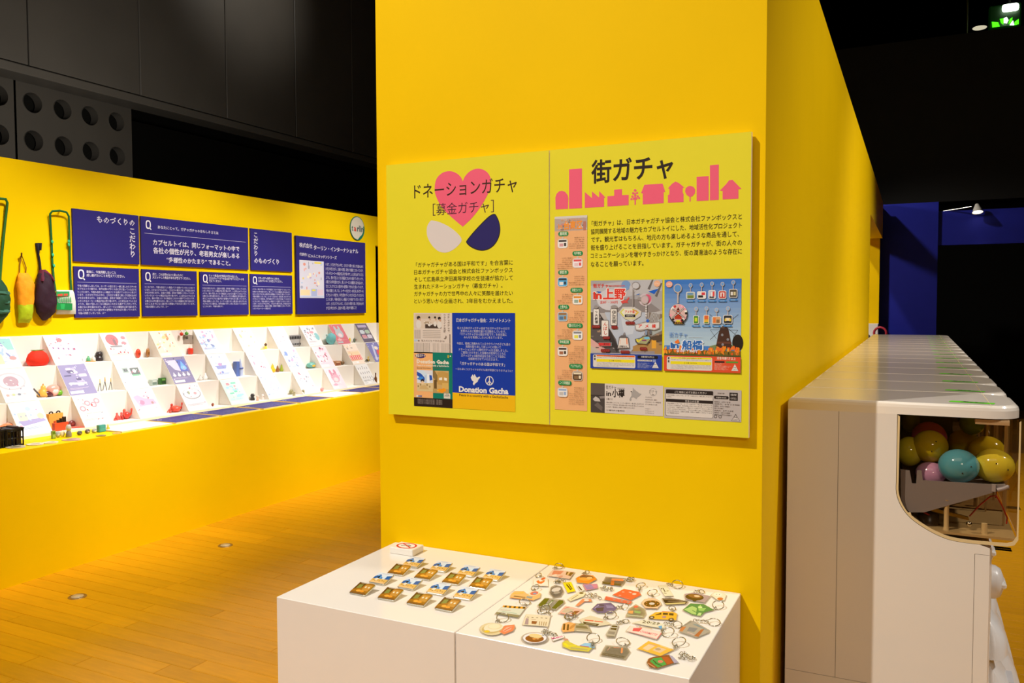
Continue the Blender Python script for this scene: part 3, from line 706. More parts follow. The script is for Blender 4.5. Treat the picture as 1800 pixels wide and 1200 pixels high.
    if motif == 'drops':
        s.rect(.002, .05, W_-.002, H_-.002, '#8b84ab'); s.poly([(.01, .2), (.1, .2), (.12, .1), (.06, .12)], '#dcd6ee'); s.rect(.108, .10, .18, .2, '#6470c4'); s.poly([(.145, .19), (.17, .135), (.12, .135)], '#79b4f2'); s.ell(.145, .13, .026, .018, '#8cc6fa')
        for i in range(4): s.ell(.035+i*.042, .072, .014, .011, '#f2eff8', 12, keep=True); s.poly([(.035+i*.042, .1), (.025+i*.042, .075), (.046+i*.042, .075)], '#f2eff8', keep=True)
        s.nxt()
    if motif == 'ship': s.poly([(.03, .12), (.15, .12), (.13, .09), (.05, .09)], '#9aa3dc'); s.ell(.09, .13, .02, .014, '#c3a0d0'); s.ell(.08, .06, .012, .01, '#8d9be0')
    if motif == 'stripes':
        s.rect(.01, .10, W_-.01, .14, '#f6d9ae'); s.rect(.01, .045, W_-.01, .10, '#ef6f68')
        for i in range(6): s.rect(.02+i*.03, .05, .028+i*.03, .095, '#fbe3dc', keep=True)
        s.nxt(); s.rect(.01, .145, W_-.01, .147, '#e9b46c'); s.rect(.03, .17, .05, .19, '#b7a9a0'); s.rect(.09, .175, .12, .19, '#c9b9a8')
    if motif == 'comic': s.poly([(.03, .02), (.08, .2), (.11, .2), (.06, .02)], '#c9cbe8'); s.ell(.14, .1, .035, .04, '#e0505a'); s.ell(.13, .16, .03, .02, '#f2e2d6'); s.ell(.17, .06, .02, .02, '#f0a8a0')
    if motif == 'tray': s.poly([(.02, .1), (.17, .11), (.19, .085), (.04, .065)], '#a79fd6'); s.rrect(.03, .10, .085, .155, .01, '#f6e3c8'); s.rrect(.09, .105, .15, .16, .01, '#fbf0dc'); s.ell(.105, .175, .016, .014, '#b7cdf4'); s.ell(.165, .12, .02, .02, '#f4e2b4')
    if motif == 'stamps':
        for u, v in ((.04, .13), (.085, .165), (.125, .15), (.155, .175)): s.ell(u, v, .021, .02, '#ea8f9c'); s.ell(u, v, .012, .011, '#f8e3e6')
        s.rect(.05, .09, .15, .094, '#cdb9a8')
    if motif == 'car': s.poly([(.02, .17), (.06, .18), (.10, .15), (.17, .135), (.18, .10), (.04, .09)], '#f1b3cf'); s.ell(.07, .12, .02, .018, '#e58cae'); s.ell(.15, .11, .01, .01, '#b98d8a'); s.rect(.02, .03, .12, .05, '#f4ece0')
    if motif == 'bowl': s.ell(.1, .14, .08, .045, '#a9a3a8', 24); s.ell(.1, .143, .075, .041, '#f4eeee', 24); s.ell(.075, .15, .01, .014, '#a4b08a'); s.ell(.13, .14, .014, .01, '#d7a7b0'); s.rect(.02, .055, .18, .058, '#d8d2d8')
    if motif == 'bubble': s.ell(.12, .11, .05, .05, '#cfc9e6', 20); s.ell(.12, .105, .035, .03, '#e6cfe0', 16); s.ell(.07, .18, .02, .022, '#c2d2ee')
    if motif == 'face': s.ell(.1, .12, .055, .05, P[2] if pal == 'rose' else '#e9aebf', 20); s.ell(.07, .175, .016, .03, P[2] if pal == 'rose' else '#d98ea4'); s.ell(.13, .175, .016, .03, P[2] if pal == 'rose' else '#d98ea4'); s.ell(.1, .1, .03, .022, '#f2d9dc'); s.ell(.06, .05, .03, .012, P[1])
    if motif == 'ovals':
        s.rect(.03, .175, .17, .205, '#b1a2c4')
        for i in range(4): s.rrect(.02+(i % 2)*.085, .10-(i//2)*.055, .095+(i % 2)*.085, .145-(i//2)*.055, .02, ('#c9d2d8', '#a9bfa8', '#cf8d98', '#d3cbd8')[i])
    if motif == 'chars':
        for i in range(16): s.ell(.03+(i % 5)*.033+(i//5)*.004, .18-(i//5)*.05, .004, .013, '#7a767c', 8, keep=True)
        s.nxt()
    for i in range(12):
        s.ell(rnd.uniform(.015, W_-.015), rnd.uniform(.04, H_-.015), rnd.uniform(.003, .010), rnd.uniform(.002, .007), rnd.choice(P[1:]), 7, rot=rnd.uniform(0, 3))
    for i in range(3): s.rect(.02, .042+i*.005, W_*rnd.uniform(.5, .9), .0435+i*.005, P[4], keep=True)
    # caption strips at the foot of every card
    if motif not in ('ovals', 'comic'):
        s.rect(.012, .012, W_*rnd.uniform(.4, .6), .032, '#fbf6ef' if rnd.random() < .5 else P[2])
        for i in range(2): s.rect(.02, .018+i*.006, W_*.35, .0195+i*.006, P[4], keep=True)
        s.nxt()
    s.done('card_print', co)
# ---- samples standing on the tiers and on the counter
def spotpos(k, x, y):
    z = ZZ[k+1] if k < 3 else ZC
    p = at(2, z, x, y)
    if k < 3: p.x = min(max(p.x, XX[k]+.03), XX[k+1]-.02); 
    q = at(0, p.x, x, y); p.y = q.y; p.z = z+.0003
    return p
def toy(shape, k, x, y, wp, hp, cols, name, label, cat, group=None):
    p = spotpos(k, x, y); W_ = pxsize(p, wp)*1.12; H_ = pxsize(p, hp)*1.18
    if k < 3: D = min(W_*.7, .085)
    else: D = W_*.6
    g = G(); c0 = cols[0]; c1 = cols[1] if len(cols) > 1 else c0; c2 = cols[2] if len(cols) > 2 else c1
    X, Y, Z = p; parts = []
    if shape == 'ball':
        g.ink(c0).ball((X, Y, Z+H_*.5), D*.5, W_*.5, H_*.5); parts = [('cap', G(c1).lathe((X, Y, Z+H_*.93), [(W_*.12, -H_*.03), (W_*.16, H_*.02), (W_*.03, H_*.09)], 8))]
    elif shape == 'gourd':
        g.ink(c0).lathe(p, [(W_*.28, 0), (W_*.48, H_*.12), (W_*.5, H_*.3), (W_*.3, H_*.52), (W_*.22, H_*.68), (W_*.2, H_*.82), (W_*.08, H_*.9)], 12, sx=min(1, D/W_*1.3)); parts = [('stalk', G(c1).lathe((X, Y, Z+H_*.88), [(W_*.07, 0), (W_*.04, H_*.14)], 6))]
    elif shape == 'box':
        g.ink(c0).box((X-D/2, Y-W_/2, Z), (X+D/2, Y+W_/2, Z+H_), bev=min(W_, H_)*.06)
        s = Sheet((X+D/2, 0, 0), (0, 1, 0), (0, 0, 1), lift=.0005); s.rect(Y-W_*.38, Z+H_*.15, Y+W_*.38, Z+H_*.55, c1); s.rect(Y-W_*.3, Z+H_*.62, Y+W_*.3, Z+H_*.85, c2); parts = [('face_print', s.g)]
    elif shape == 'fig':
        g.ink(c0).lathe(p, [(W_*.36, 0), (W_*.42, H_*.08), (W_*.36, H_*.35), (W_*.2, H_*.55)], 12); parts = [('head', G(c1).ball((X, Y, Z+H_*.72), W_*.36, W_*.38, H_*.28, 12, 8)), ('ear', G(c2).lathe((X, Y-W_*.22, Z+H_*.9), [(W_*.1, 0), (W_*.01, H_*.14)], 6)), ('ear', G(c2).lathe((X, Y+W_*.22, Z+H_*.9), [(W_*.1, 0), (W_*.01, H_*.14)], 6))]
    elif shape == 'bottle':
        g.ink(c0).lathe(p, [(W_*.4, 0), (W_*.45, H_*.05), (W_*.42, H_*.5), (W_*.2, H_*.65), (W_*.16, H_*.85)], 12); parts = [('cap', G(c1).lathe((X, Y, Z+H_*.84), [(W_*.2, 0), (W_*.2, H_*.14), (W_*.02, H_*.16)], 10))]
    elif shape == 'egg': g.ink(c0).ball((X, Y, Z+H_*.5), D*.5, W_*.5, H_*.5); parts = [('band', G(c1).ball((X+D*.12, Y, Z+H_*.45), D*.42, W_*.36, H_*.3))]
    elif shape == 'lantern':
        g.ink(c0).lathe(p, [(W_*.36, 0), (W_*.5, H_*.15), (W_*.5, H_*.7), (W_*.36, H_*.8)], 12); parts = [('lid', G(c1).lathe((X, Y, Z+H_*.8), [(W_*.38, 0), (W_*.3, H_*.2)], 12))]
    elif shape == 'flat':
        t = max(.004, H_*.1); n = 14
        g.ink(c0).plate([(X+D*.9*math.cos(a)*(1+.15*math.cos(3*a)), Y+W_*.5*math.sin(a), Z) for a in [2*math.pi*i/n for i in range(n)]], (0, 0, t))
        s = Sheet((0, 0, Z+t), (0, 1, 0), (-1, 0, 0), lift=.0004); s.ell(Y, -X, W_*.3, D*.4, c1, 12); parts = [('print', s.g)]
    elif shape == 'crab':
        g.ink(c0).ball((X, Y, Z+H_*.35), D*.5, W_*.3, H_*.35)
        for sg in (-1, 1):
            q = G(c1); q.tube([(X+.01, Y+sg*W_*.25, Z+H_*.3), (X+.015, Y+sg*W_*.42, Z+H_*.55), (X+.02, Y+sg*W_*.40, Z+H_*.85)], H_*.09, 6); q.ball((X+.02, Y+sg*W_*.40, Z+H_*.85), H_*.1, H_*.16, H_*.16, 8, 6); parts.append(('claw', q))
            for j in range(3): parts.append(('leg', G(c0).tube([(X, Y+sg*W_*.2, Z+H_*.3), (X+D*.2*(j-1), Y+sg*W_*(.36+.05*j), Z+H_*.3), (X+D*.3*(j-1), Y+sg*W_*(.42+.04*j), Z)], H_*.05, 5)))
    elif shape == 'tripod':
        g.ink(c0)
        for a in (0, 2.1, 4.2): g.tube([(X, Y, Z+H_*.7), (X+D*.4*math.cos(a), Y+W_*.4*math.sin(a), Z)], W_*.05, 5)
        g.ink(c1).lathe((X, Y, Z+H_*.7), [(W_*.1, 0), (W_*.06, H_*.3)], 6)
    elif shape == 'tall':
        g.ink(c0).box((X-D*.3, Y-W_*.5, Z), (X+D*.3, Y-W_*.1, Z+H_*.85), bev=W_*.03); parts = [('figure', G(c1).lathe((X, Y+W_*.2, Z), [(W_*.2, 0), (W_*.25, H_*.3), (W_*.12, H_*.7), (W_*.02, H_)], 10)), ('ribbon', G(c2).torus((X, Y+W_*.2, Z+H_*.45), W_*.24, W_*.05))]
    elif shape == 'stick':
        g.ink(c0).tube([(X, Y-W_*.45, Z+H_*.9), (X+.01, Y+W_*.45, Z+H_*.08)], H_*.08, 6); parts = [('tip', G(c1).tube([(X+.01, Y+W_*.40, Z+H_*.12), (X+.012, Y+W_*.5, Z+H_*.05)], H_*.05, 6))]
    elif shape == 'pod':
        g.ink(c0); n = 7; P = [(X+D*.2*math.sin(i*.5), Y-W_/2+W_*i/(n-1), Z+H_*.45+H_*.12*math.sin(i)) for i in range(n)]
        g.tube(P, [H_*q for q in (.08, .32, .42, .44, .36, .22, .07)], 8); parts = [('stalk', G(c1).tube([P[-1], (P[-1][0], P[-1][1]+W_*.12, P[-1][2]+H_*.2)], H_*.07, 5))]
    elif shape == 'stand':
        g.ink(c0).box((X-D*.4, Y-W_/2, Z), (X+D*.4, Y+W_/2, Z+H_*.12)); parts = [('disc', G(c1).lathe((X, Y, Z+H_*.12), [(W_*.2, 0), (W_*.1, H_*.3), (W_*.3, H_*.5), (W_*.05, H_*.85)], 10))]
    o = build(name, g, SATIN, origin=p, label=label, cat=cat, group=group)
    for nm, q in parts: build(nm, q, SATIN, o)
    return o
TOYS = [
 # top tier
 ('fig', 0, 139, 614, 8, 9, ['#3a3f8c', '#e8e8e8', '#3a3f8c'], 'mini_figure', 'tiny navy and white figure, leftmost of four in the top tier', 'figure'),
 ('bottle', 0, 147, 615, 6, 10, ['#f0f0ea', '#e8e8e8'], 'mini_bottle', 'tiny white bottle left of the green-capped one, top tier', 'figure'),
 ('bottle', 0, 155, 615, 7, 10, ['#5aa878', '#f2f2f2'], 'mini_bottle', 'tiny green bottle with white cap, top tier', 'figure'),
 ('bottle', 0, 164, 615, 7, 10, ['#f0dfd4', '#f6f6f6'], 'mini_bottle', 'tiny cream bottle right of the green one, top tier', 'figure'),
 ('flat', 0, 157, 631, 18, 7, ['#d99c52', '#e8b878'], 'bread_piece', 'flat orange-brown piece beside the black cat figure', 'figure'),
 ('fig', 0, 174, 630, 14, 14, ['#2a2022', '#2a2022', '#1a1416'], 'cat_figure', 'black cat figure with a yellow spot on the top tier', 'figure'),
 ('ball', 0, 184, 630, 6, 7, ['#64b4e6', '#d9eef8'], 'blue_bead', 'small light blue ball right of the black cat figure', 'figure'),
 ('egg', 0, 243, 624, 9, 14, ['#d9452a', '#a33020'], 'red_figure', 'upright red oval figure right of the red-disc card', 'figure'),
 ('egg', 0, 260, 623, 7, 14, ['#a8743c', '#7a4e24'], 'brown_figure', 'upright brown oval figure right of the red oval one', 'figure'),
 ('lantern', 0, 335, 619, 8, 12, ['#e23a22', '#f2e8da'], 'red_lantern', 'small red cylinder with a white lid in the top tier', 'figure'),
 ('flat', 0, 460, 610, 9, 6, ['#f2cf3c', '#f8e58c'], 'yellow_chick', 'yellow piece, leftmost of three beside the cream card', 'figure'),
 ('fig', 0, 467, 608, 6, 9, ['#f2d24a', '#5a3c28', '#f2d24a'], 'yellow_chick', 'yellow piece with a brown head, middle of three on the top tier', 'figure'),
 ('ball', 0, 478, 609, 9, 10, ['#f4cc2c', '#f8e07a'], 'yellow_chick', 'yellow ball, rightmost of three on the top tier', 'figure'),
 ('egg', 0, 615, 596, 4, 8, ['#e0b83a', '#f0d880'], 'gold_figure', 'tiny gold figure left of the coloured cluster on the top tier', 'figure'),
 ('ball', 0, 623, 600, 5, 7, ['#5c6a58', '#8a9a80'], 'mini_ball', 'tiny grey-green ball in the coloured cluster by the violet card', 'figure'),
 ('ball', 0, 627.5, 600, 5, 8, ['#c8503a', '#e08a6a'], 'mini_ball', 'tiny red ball in the coloured cluster by the violet card', 'figure'),
 ('ball', 0, 632, 600, 5, 8, ['#5aa0b8', '#a8d0d8'], 'mini_ball', 'tiny blue ball in the coloured cluster by the violet card', 'figure'),
 # middle tier
 ('ball', 1, 1, 702, 10, 18, ['#c96a1e', '#8a5a20'], 'orange_gourd', 'orange round piece cut by the left edge, middle tier', 'figure'),
 ('stick', 1, 65, 693, 12, 16, ['#5a5458', '#3a3436'], 'dark_stick', 'dark leaning stick left of the yellow duck pouch', 'figure'),
 ('flat', 1, 71, 692, 14, 8, ['#d8cfc8', '#bcb0aa'], 'grey_piece', 'small flat pale grey piece below the dark leaning stick', 'figure'),
 ('gourd', 1, 76, 689, 17, 20, ['#f2b24a', '#d9902c'], 'duck_pouch', 'yellow-orange duck-shaped pouch in the middle tier', 'pouch'),
 ('egg', 1, 93, 687, 22, 18, ['#e8a494', '#f6e2da'], 'striped_pouch', 'pink and cream striped pouch right of the yellow duck-shaped one', 'pouch'),
 ('pod', 1, 82, 696, 26, 10, ['#5a2028', '#3a1418'], 'maroon_pouch', 'dark maroon eggplant-like pouch lying in the middle tier', 'pouch'),
 ('pod', 1, 108, 693, 26, 9, ['#7ac82a', '#5a8a20'], 'green_pod', 'bright green pod-shaped pouch lying right of the maroon one', 'pouch'),
 ('tripod', 1, 176, 683, 9, 18, ['#3c3a36', '#e8c078'], 'easel_dog', 'tiny dark stand with a tan top, leftmost of four in the middle tier', 'figure', 'tiny stands in the middle tier'),
 ('tripod', 1, 185, 684, 10, 20, ['#3c3a36', '#d9a868'], 'easel_dog', 'tiny dark stand with a tan top, second of four in the middle tier', 'figure', 'tiny stands in the middle tier'),
 ('tripod', 1, 195, 682, 9, 18, ['#4a4844', '#e8c078'], 'easel_dog', 'tiny dark stand with a tan top, third of four in the middle tier', 'figure', 'tiny stands in the middle tier'),
 ('tripod', 1, 207, 682, 10, 24, ['#4a4844', '#cfc8b8'], 'easel_dog', 'tallest tiny dark stand, rightmost of four in the middle tier', 'figure', 'tiny stands in the middle tier'),
 ('box', 1, 269, 675, 11, 9, ['#aebcb4', '#6f8478', '#d0d8d0'], 'mini_radio', 'tiny grey-green box, left of two by the radio card', 'figure'),
 ('box', 1, 285, 674, 10, 10, ['#2f6a1e', '#1c3a18', '#6a9a4a'], 'mini_radio', 'tiny dark green box, right of two by the radio card', 'figure'),
 ('gourd', 1, 352, 667, 8, 8, ['#d8d4d0', '#5a5654'], 'mini_drop', 'tiny grey drop figure, left of two right of the drop card', 'figure'),
 ('gourd', 1, 361, 665, 8, 11, ['#f6f4f2', '#f6f4f2'], 'mini_drop', 'tiny white drop figure, right of two right of the drop card', 'figure'),
 ('tall', 1, 420, 657, 17, 26, ['#5a72b4', '#b8c4e4', '#4a62a8'], 'vessel_set', 'blue block and pale blue upright figure in the middle tier', 'figure'),
 ('gourd', 1, 479, 640, 10, 13, ['#f2b81e', '#d9a01a'], 'yellow_pear', 'small bright yellow pear figure in the middle tier', 'figure'),
 ('gourd', 1, 488, 653, 7, 10, ['#8a5a30', '#5a3c20'], 'brown_pear', 'small brown pear figure left of the green one', 'figure'),
 ('gourd', 1, 495, 652, 7, 11, ['#a8b83a', '#5a7a20'], 'green_pear', 'small green pear figure right of the brown one', 'figure'),
 ('egg', 1, 547, 646, 18, 9, ['#6fb0a4', '#f0b82c'], 'colour_ball_pouch', 'teal and yellow rounded figure in the middle tier', 'figure'),
 ('box', 1, 590, 631, 14, 7, ['#b07850', '#8a4a30', '#d8b090'], 'brown_box', 'tiny brown box above the yellow and brown figures', 'figure'),
 ('ball', 1, 594, 642, 8, 7, ['#f0c02a', '#d9a01a'], 'yellow_nugget', 'tiny yellow ball left of the brown one under the tiny brown box', 'figure'),
 ('ball', 1, 602, 641, 8, 6, ['#7a5a34', '#4a3820'], 'brown_nugget', 'tiny brown ball under the tiny brown box', 'figure'),
 ('stand', 1, 621, 639, 14, 7, ['#a8a4a4', '#c8c4c4'], 'silver_stand', 'tiny silver stand left of the black and yellow tray', 'figure'),
 ('crab', 1, 650, 636, 20, 9, ['#3a2c14', '#e8c85a'], 'black_yellow_tray', 'tiny black and yellow cluster at the right end of the middle tier', 'figure'),
 # bottom tier
 ('ball', 2, 14, 752, 32, 20, ['#f08a5a', '#f4b090'], 'salmon_cushion', 'salmon orange cushion-like sample above the black baskets', 'figure'),
 ('egg', 2, 126, 748, 12, 10, ['#7a3230', '#9a4a44'], 'maroon_radish', 'dark red round sample left of the dark green one in the bottom tier', 'figure'),
 ('egg', 2, 138, 747, 13, 11, ['#3f5f50', '#5a9a90'], 'green_radish', 'dark green round sample right of the dark red one in the bottom tier', 'figure'),
 ('flat', 2, 132, 750, 32, 8, ['#e2604a', '#e8887a'], 'red_plate', 'flat orange-red base under the dark red and green samples', 'figure'),
 ('box', 2, 155, 741, 5, 8, ['#d9a878', '#e8c8a0', '#c09060'], 'tan_block', 'tiny tan block left of the orange animals in the bottom tier', 'figure'),
 ('fig', 2, 171, 741, 9, 9, ['#e8b050', '#e8b050', '#d99838'], 'orange_animal', 'tiny pale orange animal, left of two beside the ring-pattern card', 'figure'),
 ('fig', 2, 183, 740, 9, 9, ['#d08838', '#d08838', '#a86420'], 'orange_animal', 'tiny deep orange animal, right of two beside the ring-pattern card', 'figure'),
 ('crab', 2, 206, 736, 10, 12, ['#e8584c', '#e8584c'], 'red_crab', 'small red sample with claws, left of the larger one', 'figure'),
 ('crab', 2, 222, 735, 18, 16, ['#dc3c30', '#e85a44'], 'red_crab', 'larger red crab sample in the bottom tier', 'figure'),
 ('crab', 2, 308, 724, 26, 14, ['#e85a44', '#d94030'], 'red_lobster', 'wide red and orange sample with thin feelers in the bottom tier', 'figure'),
 ('stick', 2, 326, 722, 16, 6, ['#f0907a', '#d96a50'], 'pink_stick', 'small pink stick lying right of the wide red sample', 'figure'),
 ('egg', 2, 374, 714, 5, 5, ['#8a3a28', '#d9a060'], 'brown_bug', 'tiny brown-red figure right of the bowl card', 'figure'),
 ('fig', 2, 444, 703, 9, 10, ['#2c2824', '#2c2824', '#1c1814'], 'black_cat', 'tiny black animal beside two pale ones in the bottom tier', 'figure'),
 ('fig', 2, 453, 704, 6, 8, ['#e8b8a0', '#f0d0c0', '#e8b8a0'], 'pale_cat', 'tiny peach animal right of the black one', 'figure'),
 ('fig', 2, 462, 702, 6, 8, ['#f2e4dc', '#f6ece6', '#f2e4dc'], 'pale_cat', 'tiny white animal, right of the peach one', 'figure'),
 ('egg', 2, 512, 683, 8, 8, ['#8a8458', '#a8a070'], 'khaki_loop', 'left half of the tiny khaki pair in the bottom tier', 'figure'),
 ('egg', 2, 521, 682, 8, 8, ['#7a7448', '#9a9464'], 'khaki_loop', 'right half of the tiny khaki pair in the bottom tier', 'figure'),
 ('fig', 2, 517, 699, 6, 7, ['#b0a884', '#b0a884', '#9a9270'], 'khaki_animal', 'tiny khaki animal below the khaki pair', 'figure'),
 ('fig', 2, 533, 697, 7, 7, ['#9a9270', '#9a9270', '#8a8260'], 'khaki_animal', 'tiny khaki animal right of the other khaki animal', 'figure'),
 ('egg', 2, 566, 688, 7, 6, ['#ee9a98', '#f6c0bc'], 'pink_piece', 'tiny pink piece in the bottom tier toward the far end', 'figure'),
 ('bottle', 2, 660.5, 678, 5, 16, ['#7a4a24', '#5a3418'], 'brown_bottle', 'tiny brown bottle at the far end of the bottom tier', 'figure'),
 ('tripod', 2, 657, 680, 6, 10, ['#9a9aa8', '#b8b8c8'], 'grey_stand', 'tiny grey stand in front of the brown bottle', 'figure'),
 # on the yellow counter
 ('box', 3, 38, 768, 10, 14, ['#b8b4a4', '#8a8a80', '#3a3830'], 'camera_figure', 'small grey camera-like box at the right of the black baskets', 'figure'),
 ('box', 3, 50, 761, 9, 10, ['#8a8684', '#5a5654', '#bab6b0'], 'camera_figure', 'small grey camera-like box left of the black one', 'figure'),
 ('box', 3, 59, 760, 8, 9, ['#2a241e', '#4a4238', '#1c1814'], 'camera_figure', 'small black camera-like box on the counter', 'figure'),
 ('flat', 3, 28, 786, 27, 4, ['#cfc0a0', '#8f8468'], 'flat_sticker', 'thin flat oval piece lying on the counter below the baskets', 'piece'),
 ('flat', 3, 62, 781, 24, 4, ['#e0cfae', '#c09a5a'], 'flat_sticker', 'thin flat oval piece, second from the left on the counter', 'piece'),
 ('flat', 3, 89, 778, 22, 3, ['#e8dab8', '#cdb98c'], 'flat_sticker', 'thin pale flat piece, third from the left on the counter', 'piece'),
 ('box', 3, 94, 771, 6, 12, ['#7a9a34', '#a0b860', '#5a7a20'], 'green_block', 'tiny green block left of the grey and cream figures', 'figure'),
 ('egg', 3, 102, 769, 8, 10, ['#a8aca4', '#c8ccc4'], 'grey_ball', 'small grey round figure right of the tiny green block', 'figure'),
 ('egg', 3, 110, 768, 8, 10, ['#f4ecc4', '#fbf6e0'], 'cream_ball', 'small cream round figure right of the grey one', 'figure'),
 ('fig', 3, 121, 768, 11, 19, ['#8a8478', '#c4c0b4', '#c4c0b4'], 'grey_statue', 'grey upright figure on the counter, tallest of the row', 'figure'),
 ('flat', 3, 126, 773, 26, 6, ['#d4a890', '#b08878'], 'flat_fish', 'flat pinkish piece lying in front of the grey upright figure', 'figure'),
 ('egg', 3, 140, 765, 9, 7, ['#55524a', '#7a776c'], 'pebble', 'dark grey pebble, leftmost of three on the counter', 'figure'),
 ('egg', 3, 154, 762, 9, 7, ['#5a4a4c', '#bab2b4'], 'pebble', 'dark pebble with a pale top, middle of three on the counter', 'figure'),
 ('egg', 3, 166, 761, 9, 7, ['#9a9a98', '#e8e8e8'], 'pebble', 'pale grey pebble, rightmost of three on the counter', 'figure'),
 ('box', 3, 178, 759, 12, 11, ['#3f9a94', '#4aa8a0', '#4aa8a0'], 'teal_cube', 'small teal cube on the yellow counter', 'figure'),
 ('bottle', 3, 190, 757, 6, 10, ['#dcc040', '#f0e8a8'], 'yellow_bottle', 'tiny yellow bottle right of the teal cube', 'figure'),
 ('flat', 3, 178, 766, 14, 2, ['#a87c28', '#7a6a3a'], 'flat_sticker', 'thin dark flat piece just below the teal cube', 'piece'),
 ('flat', 3, 205, 762, 12, 2, ['#e8b45a', '#e0a050'], 'flat_sticker', 'thin orange flat piece, rightmost of the loose flat ones', 'piece'),
]
for t in TOYS: toy(*t)

# tomato pouch: ribbed, with green stem
p = spotpos(0, 59, 637); p.x = -4.978; W_ = pxsize(p, 42); H_ = pxsize(p, 27)
R = []
for j, (f, h) in enumerate([(.55, 0), (.82, .06), (1, .3), (.97, .5), (.8, .78), (.5, .97), (.2, .99), (.05, .94)]):
    ring = []
    for i in range(30):
        a = 2*math.pi*i/30; rb = 1-.07*abs(math.cos(3.0*a))**.5*(1 if j < 6 else 0)
        ring.append((p.x+.052*f*rb*math.cos(a), p.y+W_*.5*f*rb*math.sin(a), p.z+H_*h))
    R.append(ring)
o = build('tomato_pouch', G('#e8321c').loft(R), CLOTH, origin=p, label='large red tomato-shaped pouch in the top tier', cat='pouch')
g = G('#5a8a3c')
for i in range(5):
    a = i*2*math.pi/5+.3
    g.tube([(p.x, p.y, p.z+H_*.98), (p.x+.02*math.cos(a), p.y+.045*math.sin(a), p.z+H_*1.02)], [.006, .002], 5)
build('stem', g, CLOTH, o)
# red and green clip-on balls hung above two small cards
for x, y, c, nm in ((319, 587, '#dc3a2c', 'red'), (328, 586, '#5aa83c', 'green')):
    q = at(0, XX[0]+.03, x, y)
    b = build('hanging_ball', G(c).ball(q, .014), SATIN, origin=q, label=f'small {nm} ball hanging from a hook on the top riser', cat='figure')
    build('hook', G('#b8b4a4').tube([q+Vector((0, 0, .012)), q+Vector((-.01, 0, .03)), Vector((XX[0]+.006, q.y, q.z+.03))], .0015, 5), STEEL, b)
for x, nm in ((328, 'left'), (340, 'right')):
    a = at(0, XX[0]+T, x-6, 604); b = at(0, XX[0]+T, x+6, 588)
    if b.y > YST+2*PITCHY+.2: pass
    o = build('hanging_tag', G('#a89a8e').box((XX[0]+T, a.y, a.z), (XX[0]+T+.003, b.y, b.z)), SATIN, origin=a, label=f'small grey-brown hanging tag, {nm} of the pair above the red cylinder', cat='tag')
    s = Sheet((XX[0]+T+.003, 0, 0), (0, 1, 0), (0, 0, 1)); m_ = (a.y+b.y)/2; s.rect(m_-.012, (a.z+b.z)/2, m_+.012, b.z-.01, '#5c5246'); s.done('print', o)
# grey lettered plate and teal pouch in the far part of the top tier
p = spotpos(0, 527, 606); q = at(0, XX[0]+.08, 508, 590)
o = build('lettered_plate', G('#a8a6a6').plate([(XX[0]+.012, p.y-.13, 1.121), (XX[0]+.012, p.y+.06, 1.121), (XX[0]+.02, p.y+.06, 1.225), (XX[0]+.02, p.y-.13, 1.225)], (.004, 0, 0)), SATIN, origin=p, label='grey plate with black letter shapes behind the top tier cards', cat='plate')
s = Sheet((XX[0]+.0245, 0, 0), (0, 1, 0), (0, 0, 1), lift=.001)
for i in range(8): s.rect(p.y-.12+i*.021, 1.19, p.y-.106+i*.021, 1.215, '#2a2828', keep=True); s.rect(p.y-.12+i*.021, 1.135, p.y-.108+i*.021, 1.15, '#2a2828', keep=True)
s.done('print', o)
p = spotpos(0, 578, 600)
o = build('teal_round_pouch', G('#79c0c4').ball(Vector((-4.99, p.y, p.z+.055)), .04, .06, .055), CLOTH, origin=p, label='round teal pouch left of the dark pink card in the top tier', cat='pouch')
build('clasp', G('#b8d8d4').ball(p+Vector((.02, -.05, .09)), .012), CLOTH, o)
# yellow tote with black handles, red box under it
p = spotpos(2, 94, 741); p.x = -4.74; W_ = pxsize(p, 27); H_ = pxsize(p, 29)
g = G('#f0a848').plate([(p.x, p.y-W_*.5, p.z), (p.x, p.y+W_*.42, p.z), (p.x-.012, p.y+W_*.5, p.z+H_), (p.x-.012, p.y-W_*.5, p.z+H_)], (.024, 0, 0))
o = build('yellow_tote', g, CLOTH, origin=p, label='small yellow-orange tote with black handles in the bottom tier', cat='tote')
for sg in (-.25, .25): build('handle', G('#2a2622').torus((p.x, p.y+sg*W_, p.z+H_), W_*.12, .004, (1, 0, 0), 12, 5, arc=.5), CLOTH, o)
s = Sheet((p.x+.024, 0, 0), (0, 1, 0), (0, 0, 1), lift=.002); s.ell(p.y, p.z+H_*.5, W_*.25, H_*.12, '#e88a3a'); s.ell(p.y-.02, p.z+H_*.52, .008, .006, '#c8502c'); s.ell(p.y+.02, p.z+H_*.52, .008, .006, '#c8502c'); s.rect(p.y-W_*.3, p.z+H_*.2, p.y+W_*.3, p.z+H_*.26, '#c87828'); s.done('print', o)
p = spotpos(2, 93, 750); p.x = -4.70; W_ = pxsize(p, 26)
o = build('red_snack_box', G('#d9502e').box((p.x+.005, p.y-W_/2, p.z), (p.x+.03, p.y+W_/2, p.z+.05)), SATIN, origin=p, label='small red box with black pieces below the yellow tote', cat='box')
for i in range(3): build('black_piece', G('#2a1e1a').box((p.x+.008, p.y-W_*.2+i*W_*.2, p.z+.05), (p.x+.027, p.y-W_*.04+i*W_*.2, p.z+.066+.008*i)), SATIN, o)
